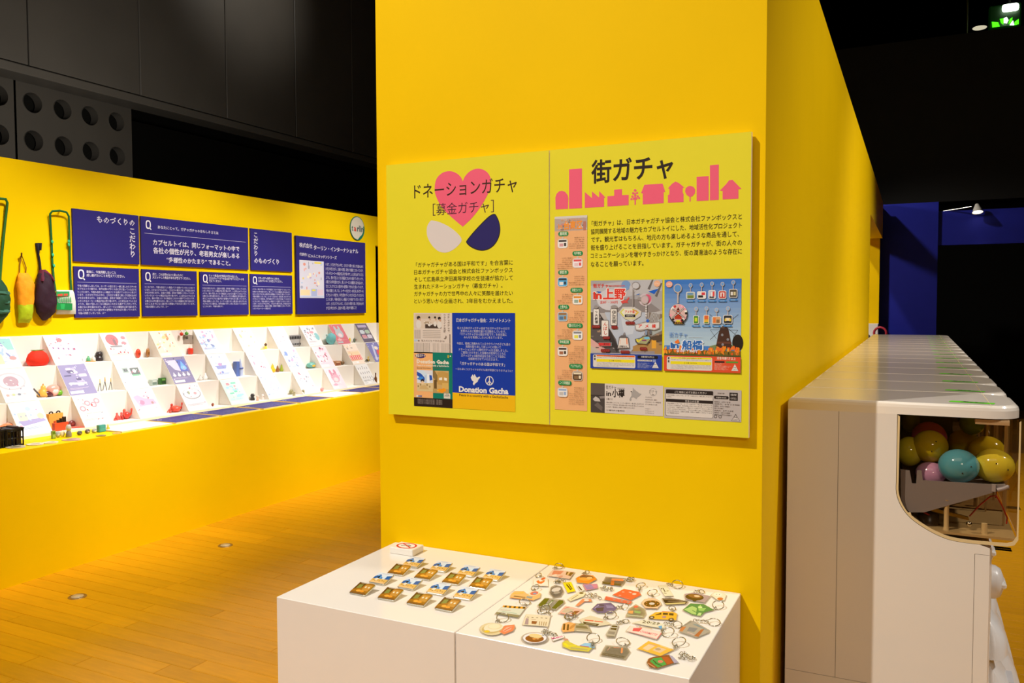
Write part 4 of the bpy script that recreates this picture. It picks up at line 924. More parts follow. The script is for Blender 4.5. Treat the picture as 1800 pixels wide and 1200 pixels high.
# black lattice baskets with contents
for x0, x1, lb in ((-14, 11.5, 'black lattice basket cut by the left edge, full of small dark things'), (13, 42, 'black lattice basket next to the left edge, with thin bars and dark red things inside')):
    xb, xf = -4.585, -4.47; hh = .095
    ya = at(0, xf, x0, 775).y; yb = at(0, xf, x1, 775).y-.004
    o = empty('black_basket', (-4.53, (ya+yb)/2, ZC), lb, 'basket')
    g = G('#17130f')
    for z in (.004, .045, .085, hh): g.tube([(xb, ya, ZC+z), (xf, ya, ZC+z), (xf, yb, ZC+z), (xb, yb, ZC+z)], .004 if z != hh else .007, 5, closed=True)
    build('basket_rim', g, SATIN, o)
    n_ = 5
    for i in range(n_+1): build('bar', G('#17130f').tube([(xf, ya+(yb-ya)*i/n_, ZC), (xf, ya+(yb-ya)*i/n_, ZC+hh)], .004, 5), SATIN, o)
    for i in range(6): build('side_bar', G('#17130f').tube([(xb+(xf-xb)*i/5, yb, ZC), (xb+(xf-xb)*i/5, yb, ZC+hh)], .004, 5), SATIN, o)
    build('basket_floor', G('#1c1814').box((xb, ya, ZC+.001), (xf, yb, ZC+.006)), SATIN, o)
    rnd = random.Random(3)
    for i in range(3):
        u0 = ya+.008+(yb-ya-.016)*i/3; u1 = ya+.008+(yb-ya-.016)*(i+1)/3-.004
        c_ = (('#241c1a', 'dark brown'), ('#1f2a4a', 'navy blue'), ('#402018', 'rust brown'))[i]
        pk = build('packet', G(c_[0]).box((xb+.012, u0, ZC+.0065), (xf-.012, u1, ZC+.088+.010*i), bev=.004), SATIN, origin=((xb+xf)/2, (u0+u1)/2, ZC+.0065), label=f'{c_[1]} packet inside the '+('left-edge basket' if x0 < 0 else 'second black basket'), cat='packet')
        build('packet_seal', G('#8a7a6a').box((xb+.012, u0+.004, ZC+.070+.010*i), (xf-.0115, u1-.004, ZC+.076+.010*i)), SATIN, pk)
# cards lying on the counter in front of the display
# (px corners: far-left, near-left(front), near-right, far-right) given as counter coordinates
cy = [(3.40, 3.78, 0), (3.80, 4.19, 1), (4.21, 4.58, 1), (4.60, 4.98, 1), (5.00, 5.40, 1), (5.42, 5.80, 2), (5.83, 6.22, 1)]
CH = at(2, ZC, 120, 780)
for y0, y1, kind in [(3.44, 3.82, 0), (3.85, 4.22, 1), (4.25, 4.62, 1), (4.66, 5.03, 1), (5.07, 5.44, 1), (5.48, 5.85, 2), (5.89, 6.26, 1), (6.30, 6.67, 1)]:
    if y0 < 3.4: continue
    xf, xb = -4.335, -4.60
    lbl = {0: 'white card lying flat on the counter, left of the navy ones, one line of writing', 1: None, 2: 'blank white card lying flat between two navy cards on the counter'}[kind]
    if kind == 1:
        i = [3.85, 4.25, 4.66, 5.07, 5.89, 6.30].index(y0)
        lbl = 'navy card lying flat on the counter, '+('first', 'second', 'third', 'fourth', 'fifth', 'sixth')[i]+' from the left'
    o = build('counter_card', G('#e9c98a').box((xb, y0, ZC+.0005), (xf, y1, ZC+.009)), mat('card_edge', '#f0dca8', rough=.6), origin=(xf, y0, ZC), label=lbl, cat='card', group='cards lying on the yellow counter')
    s = Sheet((0, 0, ZC+.009), (0, 1, 0), (-1, 0, 0), lift=.0005)
    s.rect(y0+.003, 4.335+.003, y1-.003, 4.6-.003, '#35307c' if kind == 1 else '#fbf8f4')
    if kind == 1:
        s.ell(y0+.045, 4.54, .014, .018, '#c8c4e0', 12); s.ell(y0+.045, 4.54, .008, .011, '#35307c', 12)
        for i in range(7): s.text(BODY[i % 9][:24], y0+.03, 4.36+i*.021, y1-.03, '#9a94c4', h=.013, keep=True)
    if kind == 0: s.text('手にとってご覧ください', y0+.08, 4.46, y1-.08, '#9a98a0', h=.026)
    s.done('card_print', o)
# ================================================================= CENTRE: the two lime boards on the partition end
LIME = '#dbcb1c'; INK = '#33240f'; PK = '#f0607a'
LM = mat('lime_board', '#e8d926', rough=.5, spec=.3, noise=.012)
BE = mat('board_foam_edge', '#f2e2cf', rough=.6)
def limeboard(x0, x1, label):
    g = G().box((x0, YB+.001, 1.126), (x1, YB+.016, 1.967))
    o = build('lime_board', g, BE, origin=((x0+x1)/2, YB+.016, 1.126), label=label, cat='board')
    build('board_face', G().box((x0, YB, 1.126), (x1, YB+.001, 1.967)), LM, o)
    build('mounting_block', G().box((x0+.06, YB+.016, 1.2), (x1-.06, YW, 1.9)), BE, o)
    return o
def fsheet(lift=.0003, step=.00001): return Sheet((0, YB, 0), (1, 0, 0), (0, 0, 1), lift=lift, step=step)
B1 = limeboard(-1.607, -1.0105, 'lime yellow board at left with a pink heart and a donation toy notice')
B2 = limeboard(-1.0075, -.4085, 'lime yellow board at right with a pink town skyline and street names')
s = fsheet()
# heart
k = lambda x, y: (670+x/4.443, 230+y/4.444)
hp_ = [(637, 748), (540, 665), (470, 590), (425, 500), (419, 430), (435, 370), (475, 330), (520, 315), (560, 318), (600, 338), (625, 365), (638, 395), (655, 355), (690, 318), (730, 299), (770, 295), (815, 312), (845, 345), (858, 390), (850, 450), (820, 520), (765, 610), (700, 690)]
s.pxpoly([k(*q) for q in smooth(hp_[:12], False)+smooth(hp_[11:]+hp_[:1], False)[1:-1]], PK)
s.pxpoly([k(*q) for q in smooth([(383, 706), (400, 700), (450, 710), (520, 742), (580, 785), (620, 828), (628, 855), (615, 880), (580, 915), (535, 942), (490, 950), (440, 935), (395, 890), (365, 835), (356, 785), (362, 740)])], '#dcd0c9')
s.pxpoly([k(*q) for q in smooth([(885, 648), (900, 660), (922, 710), (931, 770), (920, 830), (890, 885), (845, 922), (790, 936), (735, 925), (690, 900), (665, 872), (672, 850), (720, 790), (780, 725), (835, 672), (865, 652)])], '#2a2420')
s.pxpoly([k(*q) for q in smooth([(883, 654), (897, 668), (918, 712), (925, 770), (914, 828), (886, 880), (843, 915), (790, 929), (738, 918), (696, 895), (673, 870), (680, 850), (727, 793), (785, 730), (838, 679), (866, 658)])], '#2b2462')
TK = '#3a2410'
s.pxtext('ドネーションガチャ', *k(258, 538), *k(1060, 478), TK, h=25, bold=.006, res=3)
s.pxtext('［募金ガチャ］', *k(404, 662), *k(880, 640), '#4a2230', h=20, bold=.0, res=3)
L1 = ['「ガチャガチャがある国は平和です」を合言葉に', '日本ガチャガチャ協会と株式会社ファンボックス', 'そして広島県立海田高等学校の生徒達が協力して', '生まれたドネーションガチャ（募金ガチャ）。', 'ガチャガチャの力で世界中の人々に笑顔を届けたい', 'という思いから企画され、3年目をむかえました。']
k = lambda x, y: (670+x/3.75, 440+y/3.75)
for i, t in enumerate(L1):
    s.pxtext(t, *k(218 if i else 230, 112+i*48.5), *k(868 if i != 3 else 800, 98+i*49.5), INK, h=8.2, bold=.004, res=2)
s.done('lettering', B1)
# newspaper cutting
def clip(name, parent, x0, y0, x1, y1, col):
    """a pasted paper with its four px corners snapped to an upright rectangle; returns its sheet"""
    s = fsheet(.0009); a = s.px(x0, y1); b = s.px(x1, y0)
    s.rect(a[0], a[1], b[0], b[1], col); s.box_ = (a[0], a[1], b[0], b[1]); return s
def L_(s):
    a0, b0, a1, b1 = s.box_
    return (lambda u, v: (a0+(a1-a0)*u, b1-(b1-b0)*v)), (a1-a0), (b1-b0)
s = clip('newspaper', B1, 728, 550, 795.2, 620, '#dccdc0'); f, W_, H_ = L_(s)
def R(u0, v0, u1, v1, c, keep=False): p, q = f(u0, v1), f(u1, v0); s.rect(p[0], p[1], q[0], q[1], c, keep)
R(.01, .02, .72, .38, '#d8c6b4'); R(.05, .02, .72, .14, '#cdb99e'); R(.30, .28, .72, .38, '#4a3a30')
for u, v, a in ((.13, .12, .06), (.41, .11, .035), (.56, .11, .035), (.67, .13, .05)):
    p = f(u, v); s.ell(p[0], p[1], W_*a*.8, H_*a*.8, '#2e2420', 12); p = f(u+.02, v+.05); s.ell(p[0], p[1], W_*a*.6, H_*a*.7, '#c89a7a', 10)
    p = f(u, v+.16); s.ell(p[0], p[1], W_*a*1.2, H_*a*1.8, '#ded6cc', 12)
p = f(.36, .24); s.ell(p[0], p[1], W_*.1, H_*.03, '#b09a80', 12)
for u, v in ((.28, .22), (.35, .26), (.42, .24), (.47, .28)): p = f(u, v); s.ell(p[0], p[1], W_*.02, H_*.015, '#e8e0d4', 6, keep=True)
s.nxt()
for i, ch in enumerate('ガチャガチャで'): p = f(.875, .015+(i+1)*.066); s.text(ch, p[0], p[1], None, '#6a5a50', H_*.064, .01, keep=True)
for i, ch in enumerate('ウクライナ支援'): p = f(.775, .02+(i+1)*.066); s.text(ch, p[0], p[1], None, '#6a5a50', H_*.06, .01, keep=True)
s.nxt()
for j in range(8): R(.02+.022*j, .42, .028+.022*j, .64, '#a89a8c', True)
for j in range(5): R(.24, .43+.043*j, .7, .44+.043*j, '#a89a8c', True)
s.nxt(); R(.01, .66, .10, .71, '#b8c8d8'); R(.11, .67, .15, .71, '#8a7a6c')
p = f(.2, .715); s.text('私たちにもできるSDGs', p[0], p[1], p[0]+W_*.6, '#6a5a50', H_*.05)
for j in range(11): R(.02+.038*j, .745, .032+.038*j, .97, '#a4968a', True); R(.5+.036*j if j < 5 else .71+.036*(j-5), .745, .508+.036*j if j < 5 else .718+.036*(j-5), .97, '#a4968a', True)
for j in range(20): R(.925, .52+.023*j, .95, .535+.023*j, '#5a4a42', True)
s.nxt(); p = f(.82, .6); s.ell(p[0], p[1], W_*.03, H_*.05, '#8a7c70', 12, rot=-.6); p = f(.80, .58); s.ell(p[0], p[1], W_*.022, H_*.045, '#dccdc0', 12, rot=-.6)
s.done('newspaper_print', B1)
s = clip('poster', B1, 728, 620, 795.2, 713, '#eeb072'); f, W_, H_ = L_(s)
R(.5, 0, 1, .84, '#0d7a66'); R(0, .84, 1, 1, '#2a1c14')
p = f(.18, .07); s.ell(p[0], p[1], W_*.135, H_*.045, '#3c2a66', 20); p = f(.06, .095); s.text('募金ガチャ', p[0], p[1], p[0]+W_*.24, '#e8dcc8', H_*.055, .02)
p = f(.085, .215); s.text('Donation Gacha', p[0], p[1], p[0]+W_*.83, '#ece2cf', H_*.085, .045)
p = f(.085, .262); s.text('Peace in a country with a GachaGacha', p[0], p[1], p[0]+W_*.83, '#ece2cf', H_*.042, .02)
p = f(.085, .312); s.text('Special Interview こどもとくらし', p[0], p[1], p[0]+W_*.75, '#6a5030', H_*.042, .01)
R(.085, .33, .5, .72, '#dcdce0'); R(.5, .33, .91, .74, '#cda86a')
q = lambda pts, c: s.poly([f(*t) for t in pts], c)
q([(.085, .34), (.25, .33), (.38, .42), (.42, .5), (.085, .5)], '#cfe0ee'); q([(.085, .36), (.2, .40), (.3, .48), (.28, .52), (.085, .43)], '#2a56b4'); q([(.085, .50), (.16, .45), (.26, .46), (.2, .52)], '#3c86d8')
q([(.28, .43), (.34, .42), (.33, .57), (.3, .57)], '#b8cce4'); q([(.41, .42), (.47, .42), (.49, .5), (.42, .52)], '#2a56b4'); q([(.36, .40), (.40, .40), (.42, .57), (.35, .57)], '#eef2f6')
p = f(.23, .53); s.ell(p[0], p[1], W_*.05, H_*.035, '#2a2630', 14); p = f(.22, .60); s.ell(p[0], p[1], W_*.045, H_*.05, '#e8e0c8', 12)
q([(.085, .57), (.5, .56), (.5, .72), (.085, .72)], '#d9c08c'); p = f(.23, .56); s.ell(p[0], p[1], W_*.04, H_*.03, '#e8c8a0', 12); q([(.17, .62), (.3, .6), (.4, .68), (.15, .68)], '#cfae74')
for u, v in ((.12, .63), (.18, .6), (.35, .6), (.42, .63)): p = f(u, v); s.ell(p[0], p[1], W_*.018, H_*.02, '#9a7a48', 8)
q([(.50, .33), (.55, .33), (.68, .5), (.64, .56), (.5, .45)], '#8a7040'); q([(.62, .36), (.75, .34), (.9, .37), (.91, .6), (.62, .58)], '#c49a50'); q([(.66, .46), (.74, .45), (.74, .5), (.66, .5)], '#f2ead8'); q([(.79, .45), (.86, .46), (.86, .51), (.79, .50)], '#f2ead8')
R(.53, .50, .60, .66, '#6a5028'); R(.74, .55, .90, .68, '#d8b060'); R(.5, .66, .91, .74, '#b89a60')
for u, v, a in ((.68, .69, .06), (.78, .68, .06), (.73, .70, .06), (.63, .695, .03)): p = f(u, v); s.ell(p[0], p[1], W_*a, H_*a*.55, '#f0981c' if a > .05 else '#e8b040', 12)
q([(.80, .735), (.93, .735), (.945, .75), (.945, .83), (.78, .83), (.78, .75)], '#ddd5c4'); p = f(.81, .765); s.text('1回', p[0], p[1], p[0]+W_*.09, '#4a4030', H_*.03); p = f(.80, .80); s.text('300円', p[0], p[1], p[0]+W_*.12, '#4a4030', H_*.035, .02)
for i, c in enumerate(('#d8e8e8', '#6a8ac8', '#5a6a9a')): R(.07+i*.05, .795, .11+i*.05, .83, c, True)
s.nxt(); R(.88, .04, .92, .095, '#b8a83a'); p = f(.955, .06); s.ell(p[0], p[1], W_*.018, H_*.012, '#e0ead8', 8)
for i in range(6): p = f(.1, .875+i*.016); s.text('対象年齢12才以上 カプセル材質 発売元 お客さま相談', p[0], p[1], p[0]+W_*.44, '#b8a89a', H_*.012, keep=True); p = f(.58, .875+i*.016); s.text('日本製 中国製 ABS', p[0], p[1], p[0]+W_*.16, '#b8a89a', H_*.012, keep=True)
s.nxt(); s.done('toy_poster_print', B1)
s = clip('statement', B1, 796, 550, 905.5, 717, '#1438a0'); f, W_, H_ = L_(s)
R(0, .835, 1, 1, '#efb90a')
def C(t, v, w0, w1, h, c='#cfc8c8', b=.0): p = f(w0, v); s.text(t, p[0], p[1], p[0]+W_*(w1-w0), c, H_*h, b, 2, keep=True)
C('日本ガチャガチャ協会：ステイトメント', .098, .07, .93, .04, '#e0d9cf', .012)
yy = .172
for t, w0 in [('私たち日本ガチャガチャ協会ではガチャガチャの力で', .085), ('世界の人々に笑顔を届ける活動をしています。', .14), ('「ガチャガチャがある国は平和です」を合言葉に', .13), ('みんなを笑顔にしたいと考えています。', .19), None or ('', 0), ('今回は、戦禍に見舞われているウクライナの子ども達の', .075), ('笑顔を取り戻して欲しいとの想いで', .22), ('ドネーションガチャ(寄付ガチャ)を企画しました。', .11), ('ご賛同いただきました皆様のお気持ちとともに', .145), ('ガチャガチャの販売収益を日本ユニセフ協会に', .145), ('全額寄付させていただきます。', .26)]:
    if t: C(t, yy, w0, 1-w0, .027)
    yy += .0315 if t else .034
C('「ガチャガチャのある国は平和です」', .545, .13, .84, .034, '#e0d9cf', .006)
C('一日も早くウクライナの子ども達が笑顔になりますように！', .598, .05, .96, .023)
p = f
q([(.30, .67), (.33, .635), (.345, .655), (.36, .63), (.385, .66), (.40, .67), (.44, .655), (.45, .665), (.42, .69), (.41, .71), (.37, .73), (.35, .75), (.33, .735), (.345, .71), (.32, .70)], '#e4ddd4')
c_ = f(.598, .695); rr_ = W_*.066
s.ell(*c_, rr_, rr_, '#e4ddd4', 30); s.ell(*c_, rr_*.82, rr_*.82, '#1438a0', 30)
for a in (90, 270, 230, 310): s.line(c_, (c_[0]+rr_*.9*math.cos(math.radians(a)), c_[1]+rr_*.9*math.sin(math.radians(a))), rr_*.17, '#e4ddd4', keep=True)
s.nxt(); C('Donation Gacha', .832, .105, .895, .072, '#ece6dc', .04); C('Peace in a country with a GachaGacha', .873, .11, .89, .032, '#3a3018', .012)
s.done('statement_print', B1)

# ---- right board
s = fsheet(); k = lambda x, y: (960+x/4.616, 230+y/4.615)
P_ = lambda pts, c=PK: s.pxpoly([k(*q) for q in pts], c, keep=True)
P_([(77, 637), (75, 540), (85, 510), (105, 490), (130, 485), (155, 495), (175, 520), (180, 545), (178, 632)]); P_([(186, 632), (186, 312), (291, 304), (291, 626)])
P_([(314, 624), (314, 495), (372, 545), (372, 490), (430, 540), (430, 487), (482, 540), (470, 543), (470, 616)])
P_([(497, 613), (497, 530), (552, 526), (552, 477), (616, 471), (616, 521), (670, 518), (670, 602)])
P_([(784, 596), (784, 505), (770, 505), (797, 437), (945, 427), (967, 495), (954, 496), (954, 586)])
P_([(988, 583), (988, 520), (1000, 515), (1000, 468), (988, 466), (1020, 430), (1050, 410), (1080, 424), (1122, 460), (1108, 462), (1108, 500), (1115, 512), (1115, 577)])
P_([(1163, 573), (1163, 535), (1140, 520), (1127, 492), (1132, 465), (1150, 450), (1170, 446), (1195, 453), (1210, 475), (1208, 505), (1190, 528), (1173, 535), (1173, 572)])
P_([(1221, 569), (1221, 373), (1319, 366), (1319, 564)]); P_([(1329, 563), (1329, 279), (1401, 272), (1401, 559)])
P_([(1432, 556), (1432, 486), (1410, 484), (1460, 432), (1485, 400), (1512, 396), (1545, 430), (1585, 470), (1560, 473), (1560, 549)])
P_([(717, 600), (717, 560), (728, 560), (728, 598)])
for x, y, r_ in ((722, 482, 11), (706, 505, 9), (738, 503, 9), (722, 520, 10), (700, 532, 9), (742, 530, 9), (692, 553, 9), (712, 550, 10), (732, 548, 10), (754, 544, 9)):
    a = s.px(*k(x, y)); b = s.px(*k(x+r_, y)); s.ell(a[0], a[1], b[0]-a[0], b[0]-a[0], PK, 10, keep=True)
P_([(716, 500), (728, 500), (728, 560), (716, 560)])
s.nxt(); s.nxt()
BK = '#2c2018'
s.pxtext('街ガチャ', *k(368, 435), *k(1028, 385), BK, h=39, bold=.02, res=3)
L2 = ['「街ガチャ」は、日本ガチャガチャ協会と株式会社ファンボックスと', '協同展開する地域の魅力をカプセルトイにした、地域活性化プロジェクト', 'です。観光客はもちろん、地元の方も楽しめるような商品を通して、', '街を盛り上げることを目指しています。ガチャガチャが、街の人々の', 'コミュニケーションを増やすきっかけとなり、街の潤滑油のような存在に', 'なることを願っています。']
for i, t in enumerate(L2):
    x0 = (370, 362, 365, 362, 362, 362)[i]; x1 = (1588, 1588, 1565, 1588, 1588, 790)[i]
    ya = 776+i*65.5; yb = 718+i*70.2
    if i == 5: yb = ya-6
    # follow the board's own level: baseline level taken at the middle
    s.pxtext(t, *k(x0, ya), *k(x1, yb), INK, h=9.2, bold=.004, res=2)
s.done('lettering', B2)
# tall peach leaflet
s = clip('leaflet', B2, 975.5, 378, 1032.5, 719, '#efb27a'); f, W_, H_ = L_(s)
R(0, 0, 1, .075, '#b9a69c')
for i in range(22):
    rnd = random.Random(i); p = f(rnd.uniform(.02, .98), rnd.uniform(.008, .07)); s.ell(p[0], p[1], W_*.06, H_*.006, rnd.choice(['#cfc4bc', '#8f8078', '#c48a86', '#d8cfc6', '#9aa0a4']), 7)
R(0, 0, 1, .012, '#d8d0c4'); p = f(.10, .068); s.text('in', p[0], p[1], p[0]+W_*.14, '#f09a4a', H_*.035, .03); p = f(.29, .070); s.text('台東区', p[0], p[1], p[0]+W_*.56, '#f4973a', H_*.042, .035); p = f(.2, .025); s.text('街ガチャ MACHIGACHA', p[0], p[1], p[0]+W_*.6, '#f0b080', H_*.012, .02)
R(.88, .03, .96, .075, '#b87a6c')
secs = [('鳳明館', 'L', .095, .24), ('今戸神社', 'R', .20, .24), ('朝顔市', 'L', .305, .24), ('洋食ヨシカミ', 'R', .405, .30), ('上野大仏', 'L', .505, .26), ('電車のたちとのトイレ', 'R', .605, .40), ('鈴本演芸場', 'L', .698, .30), ('アリゾナキッチン', 'R', .832-.0, .34), ('ニイミ洋食器店', 'L', .925-.0, .34)]
vs = [.102, .210, .306, .404, .502, .602, .696, .826, .918]
ye = [(y-378)/341 for y in (408.5, 443.5, 476, 507.5, 537, 569.5, 598.5, 641, 671)]
cols9 = [('#f2eee6', '#4a4240', '#d8a0a0'), ('#f4ecec', '#e05a5a', '#e8c8c8'), ('#5ab0e0', '#38404a', '#f0e8e0'), ('#f4efe6', '#e8901c', '#9ab0a0'), ('#8ab0c8', '#a07038', '#5a7a98'), ('#f4f4f0', '#8a8a90', '#e8e05a'), ('#f4ece0', '#4a4038', '#a86a48'), ('#5a4228', '#e8d8b8', '#8a6a48'), ('#ece6e0', '#9ab0d0', '#c8c0b8')]
for i, (nm, sd, _, wd) in enumerate(secs):
    v = ye[i]; u0 = .11 if sd == 'L' else .87-wd-.08
    a = f(u0, v+.012); b = f(u0+wd+.08, v-.012); s.rrect(a[0], a[1], b[0], b[1], .02, '#1c8a48'); p = f(u0+.05, v+.0085); s.text(nm, p[0], p[1], p[0]+W_*(wd-.02), '#dfe6c8', H_*.0165, .02)
    vn = ye[i+1] if i < 8 else .985
    uc = .25 if sd == 'L' else .71; vc = v+.047
    c1, c2, c3 = cols9[i]
    a = f(uc-.16, vc+.027); b = f(uc+.16, vc-.022); s.rrect(a[0], a[1], b[0], b[1], .008, '#ded3c4')
    a = f(uc-.14, vc+.024); b = f(uc+.14, vc-.019); s.rrect(a[0], a[1], b[0], b[1], .006, c1)
    R(uc-.12, vc-.016, uc+.12, vc-.006, c2); R(uc-.10, vc+.002, uc+.02, vc+.018, c3); R(uc+.04, vc+.0, uc+.11, vc+.016, c2)
    p = f(uc, vc-.027); s.ell(p[0], p[1], W_*.03, H_*.005, '#cfc6ba', 10)
    # writing beside it
    ut = .44 if sd == 'L' else .09; n_ = int((vn-v-.03)/.0105)
    for j in range(max(n_, 3)):
        uu = ut+(.17 if (j < 3) else 0) if sd == 'L' else ut+(.14 if j < 3 else 0)
        t = BODY[(i*2+j) % 9]; t = t[:14 if j < 3 else 20]
        p = f(uu, v+.026+j*.0105); s.text(t, p[0], p[1], p[0]+W_*(ut+.47-uu), '#7a5230', H_*.0068, keep=True)
    s.nxt()
s.done('leaflet_print', B2)
# Ueno toy poster
s = clip('poster', B2, 1038.5, 491, 1164.5, 646.5, '#b9b3b0'); f, W_, H_ = L_(s)
q([(0, 0), (1, 0), (1, .34), (0, .34)], '#a9a5a6'); q([(0, .06), (.6, 0), (1, 0), (1, .12), (.4, .2), (0, .22)], '#bcbabc'); q([(.05, .34), (.25, .2), (.78, .22), (.98, .34), (.9, .36), (.1, .37)], '#8e8684')
q([(.2, .36), (.8, .36), (.72, .78), (.5, .83), (.4, .78)], '#b9c0cc'); q([(.42, .36), (.66, .36), (.6, .6), (.48, .62)], '#c9cfd8')
q([(0, .36), (.12, .36), (.36, .66), (.42, .82), (0, .82)], '#5c5452'); q([(.14, .4), (.22, .47), (.40, .76), (.38, .82), (.2, .6)], '#3c3634'); q([(0, .66), (.22, .78), (.22, .82), (0, .82)], '#d9a8a0')
q([(.82, .36), (1, .38), (1, .82), (.55, .82), (.66, .72), (.8, .6)], '#86786c'); q([(.84, .5), (1, .42), (1, .56), (.86, .62)], '#a8b0ac'); q([(.72, .66), (1, .6), (1, .68), (.76, .72)], '#5a4a3a'); q([(.60, .74), (.86, .66), (1, .72), (1, .82), (.6, .82)], '#b08850'); q([(.86, .67), (.92, .67), (.92, .76), (.86, .76)], '#e8a838')
q([(.0, .74), (.14, .80), (.14, .82), (0, .82)], '#c8b8a8'); q([(.46, .80), (.9, .79), (.9, .82), (.46, .82)], '#9a9094')
rnd = random.Random(8)
for i in range(60): 
    p = f(rnd.uniform(0, 1), rnd.uniform(.4, .81)); c = rnd.choice(['#7a706a', '#988e88', '#48403c', '#b0a8a4', '#6a6058', '#a88a70'])
    if .35 < (p[0]-s.box_[0])/W_ < .68: continue
    s.rect(p[0], p[1], p[0]+W_*rnd.uniform(.01, .05), p[1]+H_*rnd.uniform(.005, .02), c, keep=True)
s.nxt()
for i in range(8): q([(.86+i*.015, .36), (.865+i*.015, .36), (.80+i*.02, .5), (.795+i*.02, .5)], '#d8dde0')
q([(.81, .13), (.95, .10), (.89, .16)], '#1f62c8'); q([(.63, .17), (.7, .15), (.68, .165)], '#2f72c8'); q([(.08, .12), (.17, .13), (.12, .15)], '#2f62b8'); q([(.80, .10), (.86, 0), (.88, 0), (.83, .11)], '#6a6462'); q([(.90, .18), (.98, .04), (1, .04), (.93, .19)], '#6a6462')
p = f(.50, .06); s.ell(p[0], p[1], W_*.065, H_*.055, '#7c9cc8', 20); p = f(.60, .09); s.ell(p[0], p[1], W_*.05, H_*.05, '#c4c0c2', 14)
p = f(.28, .22); s.ell(p[0], p[1], W_*.19, H_*.12, '#cfcccf', 20); p = f(.77, .22); s.ell(p[0], p[1], W_*.09, H_*.07, '#cfc0c4', 20); p = f(.80, .21); s.ell(p[0], p[1], W_*.055, H_*.05, '#d8607a', 14); p = f(.785, .215); s.ell(p[0], p[1], W_*.03, H_*.035, '#c9b0b4', 12)
q([(.43, .24), (.47, .22), (.50, .23), (.54, .19), (.555, .20), (.52, .24), (.54, .26), (.5, .255), (.45, .265)], '#d8504a')
RD = '#e03c2c'
def TX(t, u0, v, u1, h, c, b=.01): p = f(u0, v); s.text(t, p[0], p[1], p[0]+W_*(u1-u0), c, H_*h, b, 2)
TX('街ガチャ', .035, .085, .25, .045, RD, .02); TX('MACHIGACHA', .26, .075, .49, .022, RD, .02)
TX('in', .03, .225, .165, .11, '#f2e6e0', .09); TX('上野', .175, .225, .50, .125, '#f2e6e0', .08)
TX('in', .035, .222, .16, .105, RD, .04); TX('上野', .18, .222, .495, .12, RD, .035); TX('全8種・300円', .135, .265, .385, .032, RD, .01)
p = f(.93, .045); s.ell(p[0], p[1], W_*.045, H_*.035, '#f0b48c', 14); TX('カプセル', .895, .055, .965, .02, '#e8e0d0')
# hanging sign charms
def sign(u0, v0, u1, v1, txt, col, vert=True):
    a = f(u0-.012, v1+.012); b = f(u1+.012, v0-.012); s.rrect(a[0], a[1], b[0], b[1], .004, '#6a6462'); a = f(u0-.006, v1+.006); b = f(u1+.006, v0-.006); s.rrect(a[0], a[1], b[0], b[1], .003, '#d4ccc4')
    R(u0, v0, u1, v1, '#ebe4da'); p = f((u0+u1)/2, v0+.012)
    s.vtext(txt, p[0], p[1], min((v1-v0-.02)*H_/len(txt), (u1-u0)*W_*.8), col, .02)
sign(.045, .33, .115, .50, 'つ大統領', '#3a302c'); sign(.165, .46, .25, .63, 'んばし', '#c85040'); sign(.295, .33, .37, .50, '伊豆栄', '#3a302c')
q([(.40, .36), (.46, .30), (.62, .30), (.72, .35), (.71, .40), (.58, .47), (.47, .42)], '#cfc9c2'); q([(.42, .36), (.47, .32), (.60, .32), (.69, .36), (.58, .44), (.48, .41)], '#e8e4d0'); q([(.42, .36), (.47, .32), (.48, .33), (.44, .36), (.48, .40), (.47, .41)], '#d8d84a'); q([(.69, .36), (.60, .32), (.59, .33), (.66, .36), (.58, .43), (.59, .44)], '#d8b83a')
TX('アメヤ横丁', .49, .375, .66, .035, RD, .02); R(.49, .385, .635, .415, '#2a2422'); TX('AMEYOKO', .51, .41, .61, .018, '#e8e0d8', .02); R(.49, .418, .635, .435, '#d8d0a0')
q([(.63, .50), (.70, .48), (.78, .46), (.86, .465), (.97, .455), (.97, .54), (.9, .56), (.8, .55), (.7, .57), (.64, .56)], '#a0968f'); q([(.64, .505), (.70, .49), (.78, .475), (.86, .48), (.96, .47), (.96, .53), (.9, .55), (.8, .54), (.7, .555), (.65, .55)], '#dcdad6')
for t, u in (('ア', .70), ('メ', .79), ('横', .885)): TX(t, u-.02, .535, u+.03, .04, RD, .03)
p = f(.805, .455); s.ell(p[0], p[1], W_*.02, H_*.018, '#2a62c8', 12); R(.77, .56, .80, .61, '#8a98b0'); R(.83, .56, .86, .60, '#6a6a72')
q([(.385, .77), (.41, .64), (.44, .62), (.48, .62), (.54, .64), (.56, .76), (.55, .765), (.39, .775)], '#6a6260'); q([(.395, .76), (.42, .65), (.53, .65), (.55, .755)], '#e4dcd2'); q([(.425, .67), (.43, .67), (.425, .72), (.42, .72)], '#e87848'); q([(.51, .65), (.525, .65), (.53, .72), (.515, .72)], '#f08858'); TX('上野駅まえ', .40, .757, .53, .022, '#3a302c', .02); q([(.47, .60), (.49, .58), (.5, .62), (.46, .62)], '#8a8280')
q([(.63, .66), (.72, .64), (.74, .62), (.84, .62), (.85, .66), (.80, .72), (.75, .71), (.67, .715), (.64, .69)], '#5a544c'); q([(.64, .665), (.72, .65), (.75, .63), (.83, .63), (.84, .66), (.79, .71), (.68, .705)], '#a8a878'); q([(.65, .66), (.67, .66), (.68, .68), (.72, .65), (.74, .65), (.69, .69), (.66, .69)], '#e8d83a'); q([(.76, .635), (.82, .63), (.84, .65), (.80, .66), (.76, .655)], '#7ac0e0'); R(.73, .665, .79, .68, '#8a3a6a')
q([(.10, .70), (.31, .70), (.31, .745), (.16, .75)], '#7a7a78'); R(.12, .708, .29, .74, '#d83a3a'); TX('東天紅', .19, .735, .27, .022, '#6a2a20')
